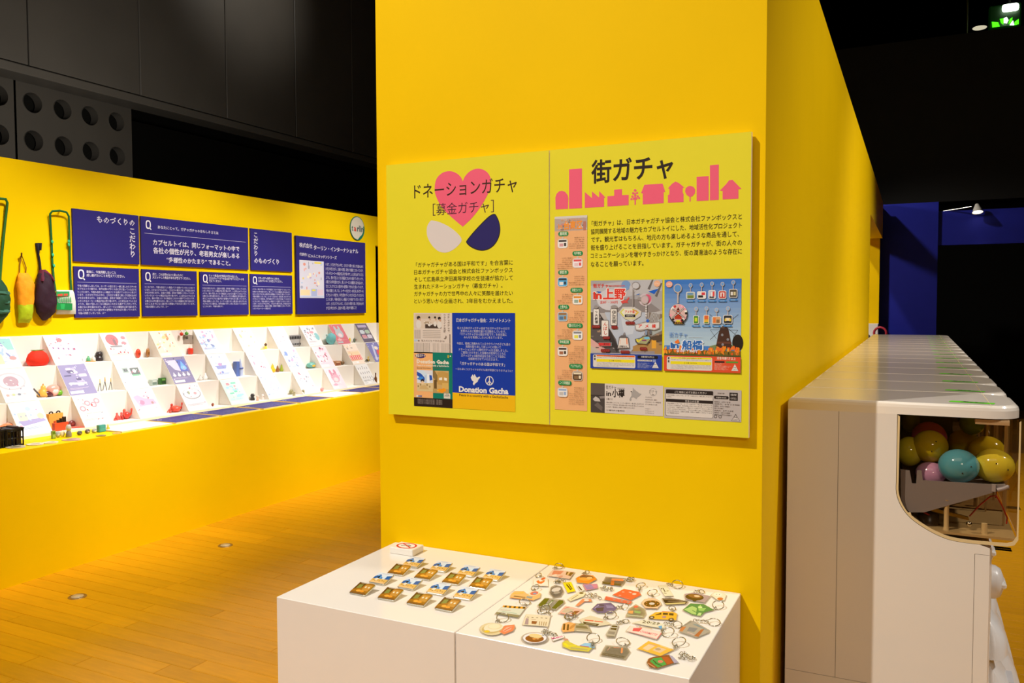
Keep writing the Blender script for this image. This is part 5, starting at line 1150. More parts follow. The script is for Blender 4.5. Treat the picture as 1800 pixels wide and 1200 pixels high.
for u, v, n_ in ((.02, .52, .12), (.18, .645, .10), (.30, .525, .09), (.50, .475, .13), (.15, .79, .13), (.43, .80, .13), (.70, .76, .1)):
    a = f(u, v+.022); b = f(u+n_, v-.012); s.rrect(a[0], a[1], b[0], b[1], .003, '#8a2a24'); TX('・・・・', u+.02, v+.008, u+n_-.02, .012, '#e0b8b0')
for u, v, r_ in ((.70, .21, .035), (.66, .02, 0), (.08, .30, .03), (.34, .30, .05)):
    if r_: p = f(u, v); s.ell(p[0], p[1], W_*r_, H_*.02, '#9a928e', 12)
p = f(.765, .22); s.ell(p[0], p[1], W_*.055, H_*.05, '#b8aca8', 18); s.ell(p[0], p[1], W_*.042, H_*.038, '#cdb4b6', 18); R(.775, .27, .795, .42, '#a8a09c')
for i in range(5): p = f(.785, .29+i*.027); s.ell(p[0], p[1], W_*.012, H_*.009, '#e0dcd8', 8)
p = f(.64, .06); s.ell(p[0], p[1], W_*.055, H_*.04, '#8f8784', 16); s.ell(p[0], p[1]-H_*.005, W_*.047, H_*.035, '#c8c6c8', 16); R(.595, .10, .61, .30, '#a09894')
def warn(blue, capcol, v0=.83):
    R(0, v0, 1, 1, blue)
    a = f(.04, .985); b = f(.64, v0+.012); s.rrect(a[0], a[1], b[0], b[1], .004, '#dcd5cb')
    R(.09, v0+.016, .63, v0+.033, capcol); R(.09, v0+.062, .63, v0+.095, '#eedc1e'); 
    TX('ご使用前に必ずお読みください', .2, v0+.032, .52, .012, '#4a3a2c'); TX('⚠ 注意 CAUTION', .27, v0+.086, .44, .014, '#4a3a2c')
    for j, vv in enumerate((.05, .108, .121, .134, .147)): TX(BODY[j][:30]+BODY[j+1][:12], .095, v0+vv, .62 if j < 4 else .4, .0095, '#7a7068', .0)
    for vv in (.03, .065): R(.055, v0+vv-.012, .075, v0+vv+.012, '#4a443e')
warn('#26409c', '#e8641c')
a = f(.67, .875); b = f(.95, .842); s.rrect(a[0], a[1], b[0], b[1], .003, '#1c1a20'); TX('対象年齢12才以上', .72, .867, .90, .02, '#d8d4d0', .01)
R(.67, .888, .87, .905, '#d8d4d0'); TX('MADE IN CHINA 中国製', .68, .902, .86, .012, '#3a3430'); R(.88, .882, .92, .912, '#8a9ac8')
for j in range(5): TX('発売元 お客さま相談センター', .67, .932+j*.0125, .67+(.17, .14, .22, .2, .16)[j], .011, '#a8b0d8')
tri = [(.915, .905), (.96, .975), (.87, .975)]; q(tri, '#d8d4cc'); q([(.915, .917), (.95, .97), (.88, .97)], '#e8e4dc'); TX('P4', .90, .95, .93, .018, '#5a5450', .02); TX('1207', .89, .968, .94, .012, '#5a5450')
s.done('charm_poster_print', B2)
# Funabashi toy poster
s = clip('poster', B2, 1167.5, 489.5, 1303.5, 651, '#4c82c8'); f, W_, H_ = L_(s)
N_ = 14; c0, c1 = lin('#3f78c4'), lin('#b4ccd8')
for i in range(N_):
    t = i/(N_-1); cc = tuple(c0[j]*(1-t)+c1[j]*t for j in range(3)); s.g.col = cc
    a = f(0, .72*(i+1)/N_); b = f(1, .72*i/N_); s.g.add([s.P(a[0], a[1]), s.P(b[0], a[1]), s.P(b[0], b[1]), s.P(a[0], b[1])], [(0, 1, 2, 3)])
s.nxt(); p = f(.98, .68); s.ell(p[0]-W_*.02, p[1], W_*.07, H_*.09, '#2a2218', 18)
q([(.60, .72), (.70, .70), (.9, .70), (.9, .76), (.6, .76)], '#7a8a5a')
q([(.74, .52), (.79, .505), (.84, .53), (.86, .60), (.89, .74), (.68, .74), (.71, .60)], '#4a3024'); q([(.70, .67), (.88, .67), (.885, .69), (.695, .69)], '#6a4030'); q([(.76, .505), (.80, .49), (.825, .52), (.75, .53)], '#6a5040')
for u, v in ((.763, .597), (.835, .645), (.77, .70)): p = f(u, v); s.ell(p[0], p[1], W_*.016, H_*.014, '#8a8a90', 12)
hub = (.795, .50)
for a, b in (((.60, .38), hub), ((.965, .38), hub), (hub, (.61, .65)), (hub, (.97, .62))): s.line(f(*a), f(*b), .0013, '#3a342c', keep=True)
s.nxt()
for a, b in (((.61, .545), (.96, .545)), ((.61, .545), (.69, .64)), ((.96, .545), (.90, .62))): s.line(f(*a), f(*b), .0009, '#3a342c', keep=True)
s.nxt(); rnd = random.Random(5)
R(0, .765, 1, .815, '#8a6a24')
for i in range(120):
    u = rnd.uniform(0, 1); v = rnd.uniform(.73, .80); 
    if .50 < u < .66: v = rnd.uniform(.75, .80)
    p = f(u, v); s.ell(p[0], p[1], W_*rnd.uniform(.008, .018), H_*rnd.uniform(.012, .026), rnd.choice(['#f08a1c', '#f4702a', '#f8a83a', '#e85a1c', '#f07a30']), 8, rot=rnd.uniform(-.3, .3))
s.nxt()
for i in range(36):
    u = rnd.uniform(0, 1); p = f(u, .81); p2 = f(u+rnd.uniform(-.02, .02), rnd.uniform(.765, .79)); s.line(p, p2, .001, rnd.choice(['#2c4a1c', '#5a7a2c', '#e8882c']), keep=True)
s.nxt(); R(0, .812, 1, .83, '#5a5a2c')
BL = '#2c6ab8'
TX('街カチャ', .07, .638, .31, .06, '#5a86c8', .0); s.line(f(.32, .625), f(.51, .625), .0008, '#d8dde4')
TX('in', .08, .762, .205, .085, '#e8eef4', .09); TX('船橋', .235, .768, .52, .10, '#e8eef4', .08); TX('in', .085, .758, .20, .08, BL, .04); TX('船橋', .245, .765, .51, .095, BL, .035)
q([(.14, .68), (.19, .65), (.21, .69), (.16, .70)], '#f07a30'); TX('全10種・300円', .165, .795, .44, .03, '#e8eef4', .02)
p = f(.065, .05); s.ell(p[0], p[1], W_*.045, H_*.034, '#f0a890', 16); TX('人気商品', .03, .06, .10, .022, '#f4ddd4', .02)
def charm(u, v, wd, hg, pc, col, ext=()):
    p = f(u, v-.115 if hg < .12 else v-.25)
    p = f(u, v-hg-.075); s.ell(p[0], p[1], W_*.025, H_*.024, '#c8b8b0', 14); s.ell(p[0], p[1], W_*.018, H_*.018, '#6f9ed4' if v < .3 else '#92b4d8', 14)
    s.line(f(u, v-hg-.05), f(u, v-hg), .002, '#c8b4a8')
    a = f(u-wd/2-.008, v+.006); b = f(u+wd/2+.008, v-hg-.006); s.rrect(a[0], a[1], b[0], b[1], .004, '#e8e4e0'); a = f(u-wd/2, v); b = f(u+wd/2, v-hg); s.rrect(a[0], a[1], b[0], b[1], .003, pc)
    for (x0, y0, x1, y1, c) in ext: R(u+wd*x0, v-hg*y1, u+wd*x1, v-hg*y0, c)
    a = f(u-.055, v+.038); b = f(u+.055, v+.022); s.rrect(a[0], a[1], b[0], b[1], .003, '#3f86c8'); s.line(f(u-.03, v+.03), f(u+.03, v+.03), .0015, '#a8c8e4')
charm(.35, .205, .10, .065, '#a8b8b0', '', [(-.4, .0, .4, .5, '#7a8a3a'), (-.4, .6, .3, .9, '#6a94b8')]); charm(.495, .205, .10, .07, '#e8e4e0', '', [(-.45, .1, .2, .45, '#2a2828'), (.0, .5, .45, .9, '#d8404a')])
charm(.63, .205, .08, .08, '#c8ccd4', '', [(-.4, .0, .3, .25, '#4a4848'), (.1, .25, .4, .9, '#e8504a'), (-.1, .2, .05, .8, '#f4f4f4')]); charm(.763, .205, .085, .075, '#c84840', '', [(-.3, .2, .3, .8, '#f4ece4'), (-.12, .1, .12, .7, '#c84840')])
charm(.90, .195, .09, .08, '#5a5448', '', [(-.35, .25, -.05, .7, '#e4e0d8'), (.05, .25, .35, .7, '#d8cc9a')])
charm(.425, .475, .06, .08, '#4a8a34', '', [(-.3, .25, .3, .75, '#c8d83a')]); charm(.56, .475, .06, .085, '#e8b83a', '', [(-.4, .5, .4, 1., '#e06a3a'), (-.4, .0, .4, .15, '#4a8a4a')]); charm(.69, .475, .10, .07, '#d8a878', '', [(-.4, .1, -.1, .9, '#e87a3a'), (.0, .1, .4, .6, '#8a6a48')]); charm(.835, .47, .10, .08, '#2a3038', '', [(-.3, .3, .3, .7, '#f0d8b0'), (-.4, .25, -.2, .6, '#e8c83a'), (.2, .25, .4, .6, '#e8c83a')])
p = f(.18, .095); s.ell(p[0], p[1], W_*.055, H_*.05, '#c8b8ac', 20); s.ell(p[0], p[1], W_*.044, H_*.04, '#5c92d0', 20); R(.17, .14, .20, .165, '#b8a498')
for i in range(6): p = f(.183, .17+i*.016); s.ell(p[0], p[1], W_*.012, H_*.009, '#c8bab0', 8)
p = f(.19, .375); s.ell(p[0], p[1], W_*.125, H_*.11, '#3a3430', 24); s.ell(p[0], p[1]+H_*.01, W_*.118, H_*.10, '#dcb8b0', 24)
rnd = random.Random(2)
for i in range(26):
    t = rnd.uniform(0, 6.28); p = f(.19+.105*math.cos(t), .37+.085*math.sin(t)); s.ell(p[0], p[1], W_*.018, H_*.014, rnd.choice(['#e8d83a', '#d83a3a', '#f0a0b0', '#2a2420', '#f4f0ea']), 7)
q([(.165, .34), (.21, .34), (.24, .43), (.14, .43)], '#b83a20'); q([(.165, .335), (.19, .30), (.21, .335)], '#5a2014')
for a, b in (((.11, .32), (.28, .42)), ((.27, .31), (.11, .42))): s.line(f(*a), f(*b), .004, '#2a2420', keep=True)
s.nxt(); 
for a, b in (((.11, .32), (.28, .42)), ((.27, .31), (.11, .42))): s.line(f(*a), f(*b), .0015, '#e8e4dc', keep=True)
s.nxt(); a = f(.12, .485); b = f(.27, .46); s.rrect(a[0], a[1], b[0], b[1], .004, '#2a2420'); TX('ふなばし', .14, .482, .25, .02, '#e8a83a', .02)
warn('#e0502c', '#eedc1e')
TX('対象年齢7才以上', .70, .865, .94, .032, '#f0d4c4', .025)
a = f(.67, .895); b = f(.80, .878); s.rrect(a[0], a[1], b[0], b[1], .002, '#2a2420'); a = f(.815, .895); b = f(.97, .878); s.rrect(a[0], a[1], b[0], b[1], .002, '#5a9a3a')
for j in range(6): TX('発売元 お客さま相談センター', .67, .912+j*.0125, .67+(.13, .1, .22, .2, .16, .18)[j], .011, '#f0b8a0')
q([(.93, .905), (.975, .978), (.885, .978)], '#d8d4cc'); q([(.93, .917), (.965, .973), (.895, .973)], '#e8e4dc'); TX('P4', .915, .953, .945, .018, '#5a5450', .02); TX('1207', .905, .97, .955, .012, '#5a5450')
s.done('windmill_poster_print', B2)
# Otaru strip and notice strip
s = clip('strip', B2, 1038.5, 678, 1166, 724, '#d9cdc3'); f, W_, H_ = L_(s)
R(0, 0, .20, 1, '#5c524c'); R(0, .4, .20, .5, '#3a322e'); q([(0, .45), (.2, .42), (.2, 1), (0, 1)], '#4a423e'); q([(.03, .55), (.07, .45), (.12, .52), (.14, .62), (.06, .62)], '#c4bab2'); q([(.10, .65), (.17, .8), (.16, .95), (.05, .75)], '#6a605a'); q([(.12, .45), (.2, .42), (.2, .5), (.14, .52)], '#8a807a')
TX('街ガチャ', .215, .195, .36, .13, '#5a4a40', .01); R(.375, .12, .48, .19, '#b8aca0'); TX('in', .22, .44, .29, .21, '#2c221c', .03); TX('小樽', .305, .46, .475, .27, '#2c221c', .03); TX('小樽バス', .22, .56, .31, .07, '#6a5a50')
for j in range(3): TX(BODY[j], .22, .66+j*.075, .74 if j < 2 else .62, .045, '#7a6c62')
TX('（小樽市内で販売中）', .22, .93, .48, .055, '#5a4a40'); R(.505, .84, .54, .94, '#d9cdc3')
q([(.59, .10), (.62, .17), (.68, .28), (.71, .30), (.68, .38), (.655, .42), (.64, .48), (.60, .42), (.57, .45), (.575, .52), (.555, .56), (.545, .50), (.56, .42), (.575, .36), (.57, .30), (.59, .2)], '#a9a29c')
p = f(.57, .24); s.ell(p[0], p[1], W_*.01, H_*.02, '#2c221c', 8); p = f(.865, .22); s.ell(p[0], p[1], W_*.05, H_*.13, '#a09890', 20); s.ell(p[0], p[1], W_*.046, H_*.118, '#d9cdc3', 20); TX('ガチャ', .81, .27, .92, .12, '#8a8078', .01); q([(.84, .32), (.865, .28), (.89, .32)], '#8a8078')
for j in range(4): TX(BODY[j+3][:14], .76, .42+j*.08, .76+(.09, .16, .21, .16)[j], .045, '#7a6c62')
for j in range(3): TX('カプセルトイ', .76, .80+j*.07, .76+(.07, .12, .12)[j], .035, '#8a7c72')
s.done('town_strip_print', B2)
s = clip('strip', B2, 1167.5, 686, 1303.5, 734, '#bdb3ae'); f, W_, H_ = L_(s)
a = f(.02, .93); b = f(.645, .06); s.rrect(a[0], a[1], b[0], b[1], .004, '#5a504a'); a = f(.025, .92); b = f(.64, .07); s.rrect(a[0], a[1], b[0], b[1], .004, '#dcd2c8')
R(.025, .07, .64, .20, '#2a201c'); R(.025, .37, .64, .47, '#2a201c'); TX('ご使用前に必ずお読みください', .14, .175, .56, .07, '#cdc3ba', .01); TX('安全上の注意', .28, .46, .46, .07, '#cdc3ba', .01)
for j in range(2): TX(BODY[j][:30], .035, .27+j*.06, .63 if j == 0 else .1, .042, '#6a5e56')
for j in range(6): TX(BODY[j][:32], .035, .54+j*.062, .63 if j < 5 else .2, .042, '#6a5e56')
TX('対象年齢', .70, .15, .79, .05, '#6a5e56'); a = f(.655, .30); b = f(.84, .20); s.rrect(a[0], a[1], b[0], b[1], .003, '#2a201c'); TX('中国製 MADE', .68, .28, .81, .05, '#cdc3ba'); R(.85, .08, .955, .33, '#2a201c'); TX('対象年齢', .865, .19, .94, .07, '#cdc3ba'); TX('12才以上', .865, .30, .94, .07, '#cdc3ba')
for j in range(7): TX('発売元：お客さま相談センター'[:9+j % 4], .66, .42+j*.068, .66+(.2, .32, .2, .12, .24, .2, .22)[j], .045, '#6a5e56')
for u in (.675, .735): p = f(u, .86); s.ell(p[0], p[1], W_*.02, H_*.055, '#4a403a', 12); s.ell(p[0], p[1], W_*.013, H_*.035, '#bdb3ae', 12)
q([(.93, .74), (.985, .97), (.875, .97)], '#5a504a'); q([(.93, .78), (.978, .96), (.882, .96)], '#d4cac2'); TX('P4', .915, .89, .945, .07, '#5a504a', .02); TX('1207', .902, .95, .958, .05, '#5a504a')
s.done('notice_strip_print', B2)
# ================================================================= PLINTHS with badges and key rings
def plinth(x0, x1, label):
    g = G().box((x0, 1.757, 0), (x1, YW-.002, ZP), bev=.0015)
    return build('plinth', g, WHITE, origin=((x0+x1)/2, 1.757, 0), label=label, cat='plinth')
plinth(-1.600, -1.0225, 'glossy white plinth at left, holding the small picture badges')
plinth(-1.0195, -.429, 'glossy white plinth at right, covered with acrylic key rings')
# no-touching block
c = at(2, ZP+.014, 715, 963)
g = G('#f2ece0').box((c.x-.045, c.y-.034, ZP+.0004), (c.x+.045, c.y+.034, ZP+.022), bev=.002)
o = build('prohibition_block', g, SATIN, origin=(c.x, c.y, ZP), label='small white block with a red no-touching sign at the back corner of the left plinth', cat='sign')
s = Sheet((0, 0, ZP+.022), (1, 0, 0), (0, 1, 0), lift=.0003)
s.ell(c.x, c.y, .036, .030, '#d8402a', 28); s.ell(c.x, c.y, .029, .0235, '#f4eee4', 28)
s.line((c.x-.02, c.y+.01), (c.x+.002, c.y+.016), .004, '#6a645c'); s.line((c.x-.018, c.y-.006), (c.x+.0, c.y+.004), .006, '#8a847a'); s.ell(c.x+.008, c.y, .009, .008, '#8a847a', 10)
s.line((c.x-.024, c.y+.016), (c.x+.024, c.y-.016), .005, '#d8402a'); s.done('red_sign_print', o)
# badges
def badge(kind):
    o = empty('picture_badge', (0, 0, 0)); w_ = .0275
    g = G('#8a8078'); R = []
    for i_, z in ((.0, 0), (0, .0035), (.002, .005)):
        a = w_-i_; r_ = .004; ring = []
        for cx, cy, t0 in ((a-r_, -a+r_, -90), (a-r_, a-r_, 0), (-a+r_, a-r_, 90), (-a+r_, -a+r_, 180)):
            for k in range(3): t = math.radians(t0+45*k); ring.append((cx+r_*math.cos(t), cy+r_*math.sin(t), z))
        R.append(ring)
    g.loft(R, smooth=False)
    build('badge_body', g, STEEL, o)
    s = Sheet((0, 0, .005), (1, 0, 0), (0, 1, 0), lift=.0002, step=.00003); a = .0265
    if kind == 0:
        s.rrect(-a, -a, a, a, .004, '#d9dde0')
        s.poly([(-a, .005), (-.012, .018), (.0, .002), (.008, .012), (a, .018), (a, -.002), (.004, -.006), (-.01, -.004), (-a, -.008)], '#2f5f9c')
        s.poly([(-.018, .012), (-.006, .010), (.0, -.004), (-.016, -.004)], '#5c9ad0'); s.poly([(.004, .016), (.012, .016), (.012, -.004), (.002, -.004)], '#cfe0ea'); s.ell(-.012, .003, .005, .005, '#26262e', 10)
        s.poly([(-a, -.007), (-.008, -.005), (a, -.003), (a, -.023), (-a, -.023)], '#e0b25a'); s.ell(-.012, -.008, .006, .006, '#e8d8b8', 10)
        s.poly([(-a, -.019), (.0, -.016), (a, -.019), (a, -.026), (-a, -.026)], '#e8bc7a')
        for i in range(6): s.ell(-.021+i*.008, -.012-(i % 2)*.004, .0018, .0022, '#9a6a30', 7, keep=True)
        s.nxt(); s.line((-.012, .022), (.012, .0225), .0012, '#a8b0b8')
    else:
        s.rrect(-a, -a, a, a, .004, '#a8701c'); s.poly([(-a, a), (.0, a), (-.004, .004), (-a, -.010)], '#6e4a18'); s.poly([(-.020, .016), (-.008, .018), (-.006, .0), (-.020, -.004)], '#8a8a40')
        s.poly([(.0, .018), (.024, .020), (.024, -.010), (.002, -.010)], '#c8903a'); s.rect(.004, .004, .009, .011, '#f0e0b8'); s.rect(.015, .004, .020, .011, '#f0e0b8')
        s.ell(-.004, -.013, .008, .0055, '#f2a63a', 12); s.ell(.008, -.014, .007, .005, '#e89a30', 12); s.rect(-a+.002, -a+.001, a-.002, -.019, '#8a5c22'); s.line((-.02, .0235), (.004, .0245), .0016, '#e8dcc0')
    s.done('picture_print', o, GLOSSP)
    # pin clip behind, propping the far edge up
    th = math.radians(14); hgt = .055*math.sin(th)
    build('pin_clip', G('#b8b4a8').tube([(-.016, .016, 0), (-.012, .018, -.0105), (.012, .018, -.0105), (.016, .016, 0)], .0008, 5), STEEL, o)
    return o
protos = [badge(0), badge(1)]
cnt = [0, 0]
pos4 = ['leftmost', 'second from left', 'third from left', 'rightmost']; rows4 = ['back row', 'second row from the back', 'third row from the back', 'front row']
for r_, y in enumerate((2.160, 2.078, 1.986, 1.890)):
    for c_, x in enumerate((-1.402, -1.304, -1.207, -1.118)):
        kd = r_ % 2; o = protos[kd] if cnt[kd] == 0 else copy_tree(protos[kd]); cnt[kd] += 1
        o.location = (x+.002*math.sin(r_*3+c_), y, ZP+.0078); o.rotation_euler = (math.radians(14), 0, math.radians(1.5*math.sin(r_*2+c_*1.7)))
        tag(o, ('blue and sand' if kd == 0 else 'gold brown')+f' square picture badge, {pos4[c_]}, {rows4[r_]}', 'badge', 'square picture badges on the left plinth')

# key rings: outlines read on the real table top
ZK = ZP+.0005
KA = lambda x, y: (800+x/5.715, 980+y/5.715)
KB = lambda x, y: (1040+x/6.0, 990+y/6.0)
kn = 0
def keyring(cv, label, outs, inks, ring=None, chain=True, pile=None):
    """outs: list of (outline, base colour); inks: (polygon | ('e',x,y,rx,ry), colour)"""
    global kn
    kn += 1
    s = Sheet((0, 0, ZK+.0032), (1, 0, 0), (0, 1, 0), lift=.0002, step=.00004)
    W = [[s.px(*cv(*q)) for q in o_[0]] for o_ in outs]
    cx = sum(p[0] for p in W[0])/len(W[0]); cy = sum(p[1] for p in W[0])/len(W[0])
    root = empty('acrylic_key_ring', (cx, cy, ZP), label, 'key ring', 'acrylic key rings on the right plinth')
    for pts, o_ in zip(W, outs):
        mx = sum(p[0] for p in pts)/len(pts); my = sum(p[1] for p in pts)/len(pts)
        n = len(pts); big = []
        for p in pts:
            d = Vector((p[0]-mx, p[1]-my)); l = d.length or 1; big.append((mx+d.x*(1+.0019/l), my+d.y*(1+.0019/l), ZK+.0001*(kn % 5)))
        build('acrylic_plate', G('#ffffff').plate(big, (0, 0, .003)), CLEAR, root)
        s.poly(pts, o_[1])
    for sh, c in inks:
        if sh[0] == 'e':
            a = s.px(*cv(sh[1], sh[2])); b = s.px(*cv(sh[1]+sh[3], sh[2])); d = s.px(*cv(sh[1], sh[2]-sh[4]))
            s.ell(a[0], a[1], math.dist(a, b), math.dist(a, d), c, 18)
        elif sh[0] == 'l':
            a = s.px(*cv(sh[1], sh[2])); b = s.px(*cv(sh[3], sh[4])); s.line(a, b, sh[5], c)
        elif sh[0] == 't':
            # lettering along a slanted line
            a = s.px(*cv(sh[1], sh[2])); b = s.px(*cv(sh[3], sh[4])); V, F = glyphs(sh[5], .02, 1)
            xa = min(p[0] for p in V); xb = max(p[0] for p in V); d = Vector((b[0]-a[0], b[1]-a[1])); sc = d.length/(xb-xa); d.normalize(); e = Vector((-d.y, d.x)); sy = sh[6]
            s.g.ink(c); s.g.add([s.P(a[0]+d.x*(p[0]-xa)*sc+e.x*p[1]*sy, a[1]+d.y*(p[0]-xa)*sc+e.y*p[1]*sy) for p in V], F); s.nxt()
        else: s.pxpoly([cv(*q) for q in sh], c)
    s.done('picture_print', root, GLOSSP)
    if ring:
        rx, ry = s.px(*cv(ring[0], ring[1])); R_ = ring[2] if len(ring) > 2 else .0135
        nrm = Vector((.25*math.sin(kn*2.1), -.35+.2*math.cos(kn*1.3), 1)).normalized(); tilt = math.sin(math.acos(nrm.z))*R_
        build('split_ring', G('#d8d2c0').torus((rx, ry, ZK+.0015+tilt), R_, .0013, nrm, 22, 6), STEEL, root)
        # chain from ring toward the plate
        pts = W[0]; near = min(pts, key=lambda p: math.dist(p, (rx, ry)))
        d = Vector((near[0]-rx, near[1]-ry)); L = max(d.length-R_, .004); d.normalize(); g = G('#cfc9b8'); n = max(2, int(L/.0055)+1)
        for i in range(n):
            q = Vector((rx, ry))+d*(R_+L*(i+.3)/n); nn = (0, 0, 1) if i % 2 else (-d.y, d.x, .35)
            g.torus((q.x, q.y, ZK+.0055+.001*(i % 2)), .0038, .0009, nn, 10, 5)
        build('chain', g, STEEL, root)
    if pile:
        px_, py_ = s.px(*cv(pile[0], pile[1])); rnd = random.Random(kn); g = G('#cfc9b8')
        for i in range(16):
            g.torus((px_+rnd.uniform(-1, 1)*pile[2], py_+rnd.uniform(-.8, .8)*pile[2], ZK+.003+rnd.uniform(0, .004)), .0042, .0009, (rnd.uniform(-1, 1), rnd.uniform(-1, 1), 1), 10, 5)
        build('chain', g, STEEL, root)
    return root
e = lambda *a: ('e',)+a
keyring(KA, 'pink and cream picture key ring with a brown corner, back left of the right plinth', [([(985, 118), (1200, 142), (1148, 214), (930, 182)], '#e6c4b4')],
 [([(1120, 140), (1195, 148), (1160, 185), (1110, 170)], '#6a4526'), ([(1140, 142), (1160, 144), (1135, 180), (1118, 176)], '#d8b07a'), ([(990, 130), (1090, 135), (1060, 165), (970, 170)], '#d8806c'), (e(1000, 178, 22, 14), '#f2ddd0'), (e(1060, 190, 20, 12), '#d89c8c')], (1045, 92))
keyring(KA, 'clear key ring with an orange-red bird shape beside the plinth seam', [([(790, 222), (860, 196), (930, 210), (935, 286), (785, 282)], '#efe8da')],
 [([(815, 235), (840, 225), (850, 240), (880, 235), (905, 215), (895, 245), (865, 262), (830, 258)], '#ec6a34'), (e(885, 210, 18, 14), '#e0502c'), ([(870, 225), (890, 222), (885, 232)], '#5a9a4a'), ('l', 795, 274, 925, 280, .001), ][:3]+[(('l', 795, 274, 925, 280, .001), '#d8a08a')], (838, 185, .009))
keyring(KA, 'orange dish key ring with a purple and pink name lozenge', [([(1215, 205), (1280, 170), (1385, 178), (1422, 215), (1340, 260), (1225, 248)], '#f08a2c'), ([(1282, 268), (1425, 262), (1436, 305), (1315, 330)], '#c87a9c')],
 [(e(1320, 195, 70, 20), '#7a4a3a'), (e(1300, 215, 60, 16), '#f6a84a'), (e(1350, 205, 30, 12), '#f8c07a'), ([(1295, 275), (1370, 272), (1400, 310), (1325, 318)], '#8a7ab4'), (('l', 1310, 285, 1410, 288, .002), '#f0a0a0'), (('l', 1320, 305, 1420, 300, .002), '#e87a8a')], (1325, 150, .007))
keyring(KA, 'silver-grey round key ring lying on a heap of thin chain', [([(965, 292), (1010, 272), (1070, 290), (1088, 340), (1058, 388), (985, 398), (948, 350)], '#b8b2ac')],
 [(e(1015, 320, 40, 24), '#cfcac4'), (e(1020, 350, 30, 16), '#98928c')], None, pile=(1050, 245, .014))
keyring(KA, 'bright yellow upright ticket key ring', [([(1082, 250), (1165, 242), (1208, 335), (1130, 352)], '#f2d81c')], [(('l', 1120, 268, 1165, 325, .005), '#4a3a14'), (('l', 1100, 258, 1150, 252, .0015), '#4a3a14'), (('l', 1140, 262, 1175, 315, .003), '#4a3a14')], None)
keyring(KA, 'tiny white key ring with black signs beside the yellow ticket', [([(1222, 278), (1258, 280), (1298, 325), (1262, 342)], '#ece6da')], [(('l', 1240, 288, 1272, 328, .005), '#2e2a24')], None)
keyring(KA, 'cream ladle-shaped key ring with a dark eye', [([(1130, 412), (1232, 350), (1275, 342), (1312, 352), (1290, 388), (1160, 436)], '#eadfb8')], [(e(1268, 355, 22, 9), '#4a3a20'), (('l', 1165, 420, 1240, 372, .002), '#6a5a34'), (('l', 1150, 412, 1230, 365, .001), '#c8a860')], None, pile=(1400, 385, .022))
keyring(KA, 'orange building and round badge key ring by the plinth seam', [([(552, 402), (565, 365), (600, 335), (690, 335), (722, 365), (800, 335), (860, 358), (852, 400), (785, 428)], '#f0b878')],
 [(e(790, 357, 50, 26), '#f4dcc0'), (e(795, 357, 38, 19), '#d86a5a'), (e(800, 360, 18, 9), '#7a9ac0'), (('l', 590, 385, 705, 400, .007), '#7a5a3a'), (('l', 580, 360, 690, 352, .004), '#f8c83a'), ([(720, 385), (780, 392), (770, 412), (712, 402)], '#8a9c9c'), (('l', 555, 402, 780, 426, .003), '#e87a3a')], (805, 312, .012))
keyring(KA, 'dark green capsule-shaped key ring with a white middle', [([(828, 478), (905, 402), (1090, 422), (1100, 448), (1010, 525), (850, 502)], '#e8e6da')],
 [([(835, 475), (900, 408), (950, 408), (890, 492), (850, 490)], '#4a5a1e'), ([(970, 505), (1045, 425), (1085, 428), (1090, 450), (1010, 515)], '#4a5a1e'), (('l', 930, 480, 985, 425, .005), '#5a7a4a'), (('l', 945, 470, 975, 440, .002), '#f0ece0')], (875, 540, .013))
keyring(KA, 'shopfront key ring with an orange and black awning near the front edge', [([(485, 478), (712, 494), (632, 602), (402, 562)], '#d6dccb')],
 [([(485, 478), (712, 494), (700, 515), (475, 497)], '#f0a034')]+[([(500+i*46, 480+i*3.2), (522+i*46, 482+i*3.2), (514+i*46, 500+i*3.2), (492+i*46, 498+i*3.2)], '#3a3020') for i in range(5)]+[([(418, 545), (650, 578), (632, 602), (402, 562)], '#8a8468'), (('l', 455, 522, 560, 532, .0015), '#e0907a'), (('l', 470, 540, 620, 560, .0015), '#9ac0a0')], (700, 452, .015))
keyring(KA, 'pink and brown shopfront key ring with an orange heart-shaped stick', [([(1110, 482), (1290, 522), (1205, 588), (1038, 558)], '#e6b8a8'), ([(1212, 478), (1282, 412), (1365, 414), (1372, 440), (1300, 440), (1240, 485)], '#f08a60')],
 [([(1120, 500), (1200, 520), (1140, 560), (1070, 545)], '#c8b8a0'), ([(1200, 535), (1255, 535), (1200, 575), (1165, 565)], '#8a4a30'), (('l', 1060, 555, 1190, 585, .003), '#d8604a'), (('l', 1090, 510, 1150, 495, .003), '#e08070'), (e(1320, 428, 26, 10), '#f6e2d4')], (1150, 596, .0145))
keyring(KA, 'beige shopfront key ring with a brown door and small black windows', [([(715, 568), (958, 582), (932, 692), (678, 672)], '#e8dabc')],
 [(('l', 722+i*46, 595+i*2.8, 742+i*46, 597+i*2.8, .003), '#3a3020') for i in range(5)]+[([(712, 608), (740, 610), (735, 672), (698, 668)], '#a89098'), ([(770, 635), (825, 640), (812, 668), (768, 664)], '#8a4a30'), (('l', 765, 618, 810, 622, .0015), '#a0603c')]+[(('l', 850+i*22, 640+i*2, 844+i*22, 680+i, .0016), '#a08050') for i in range(4)], (905, 532, .014))
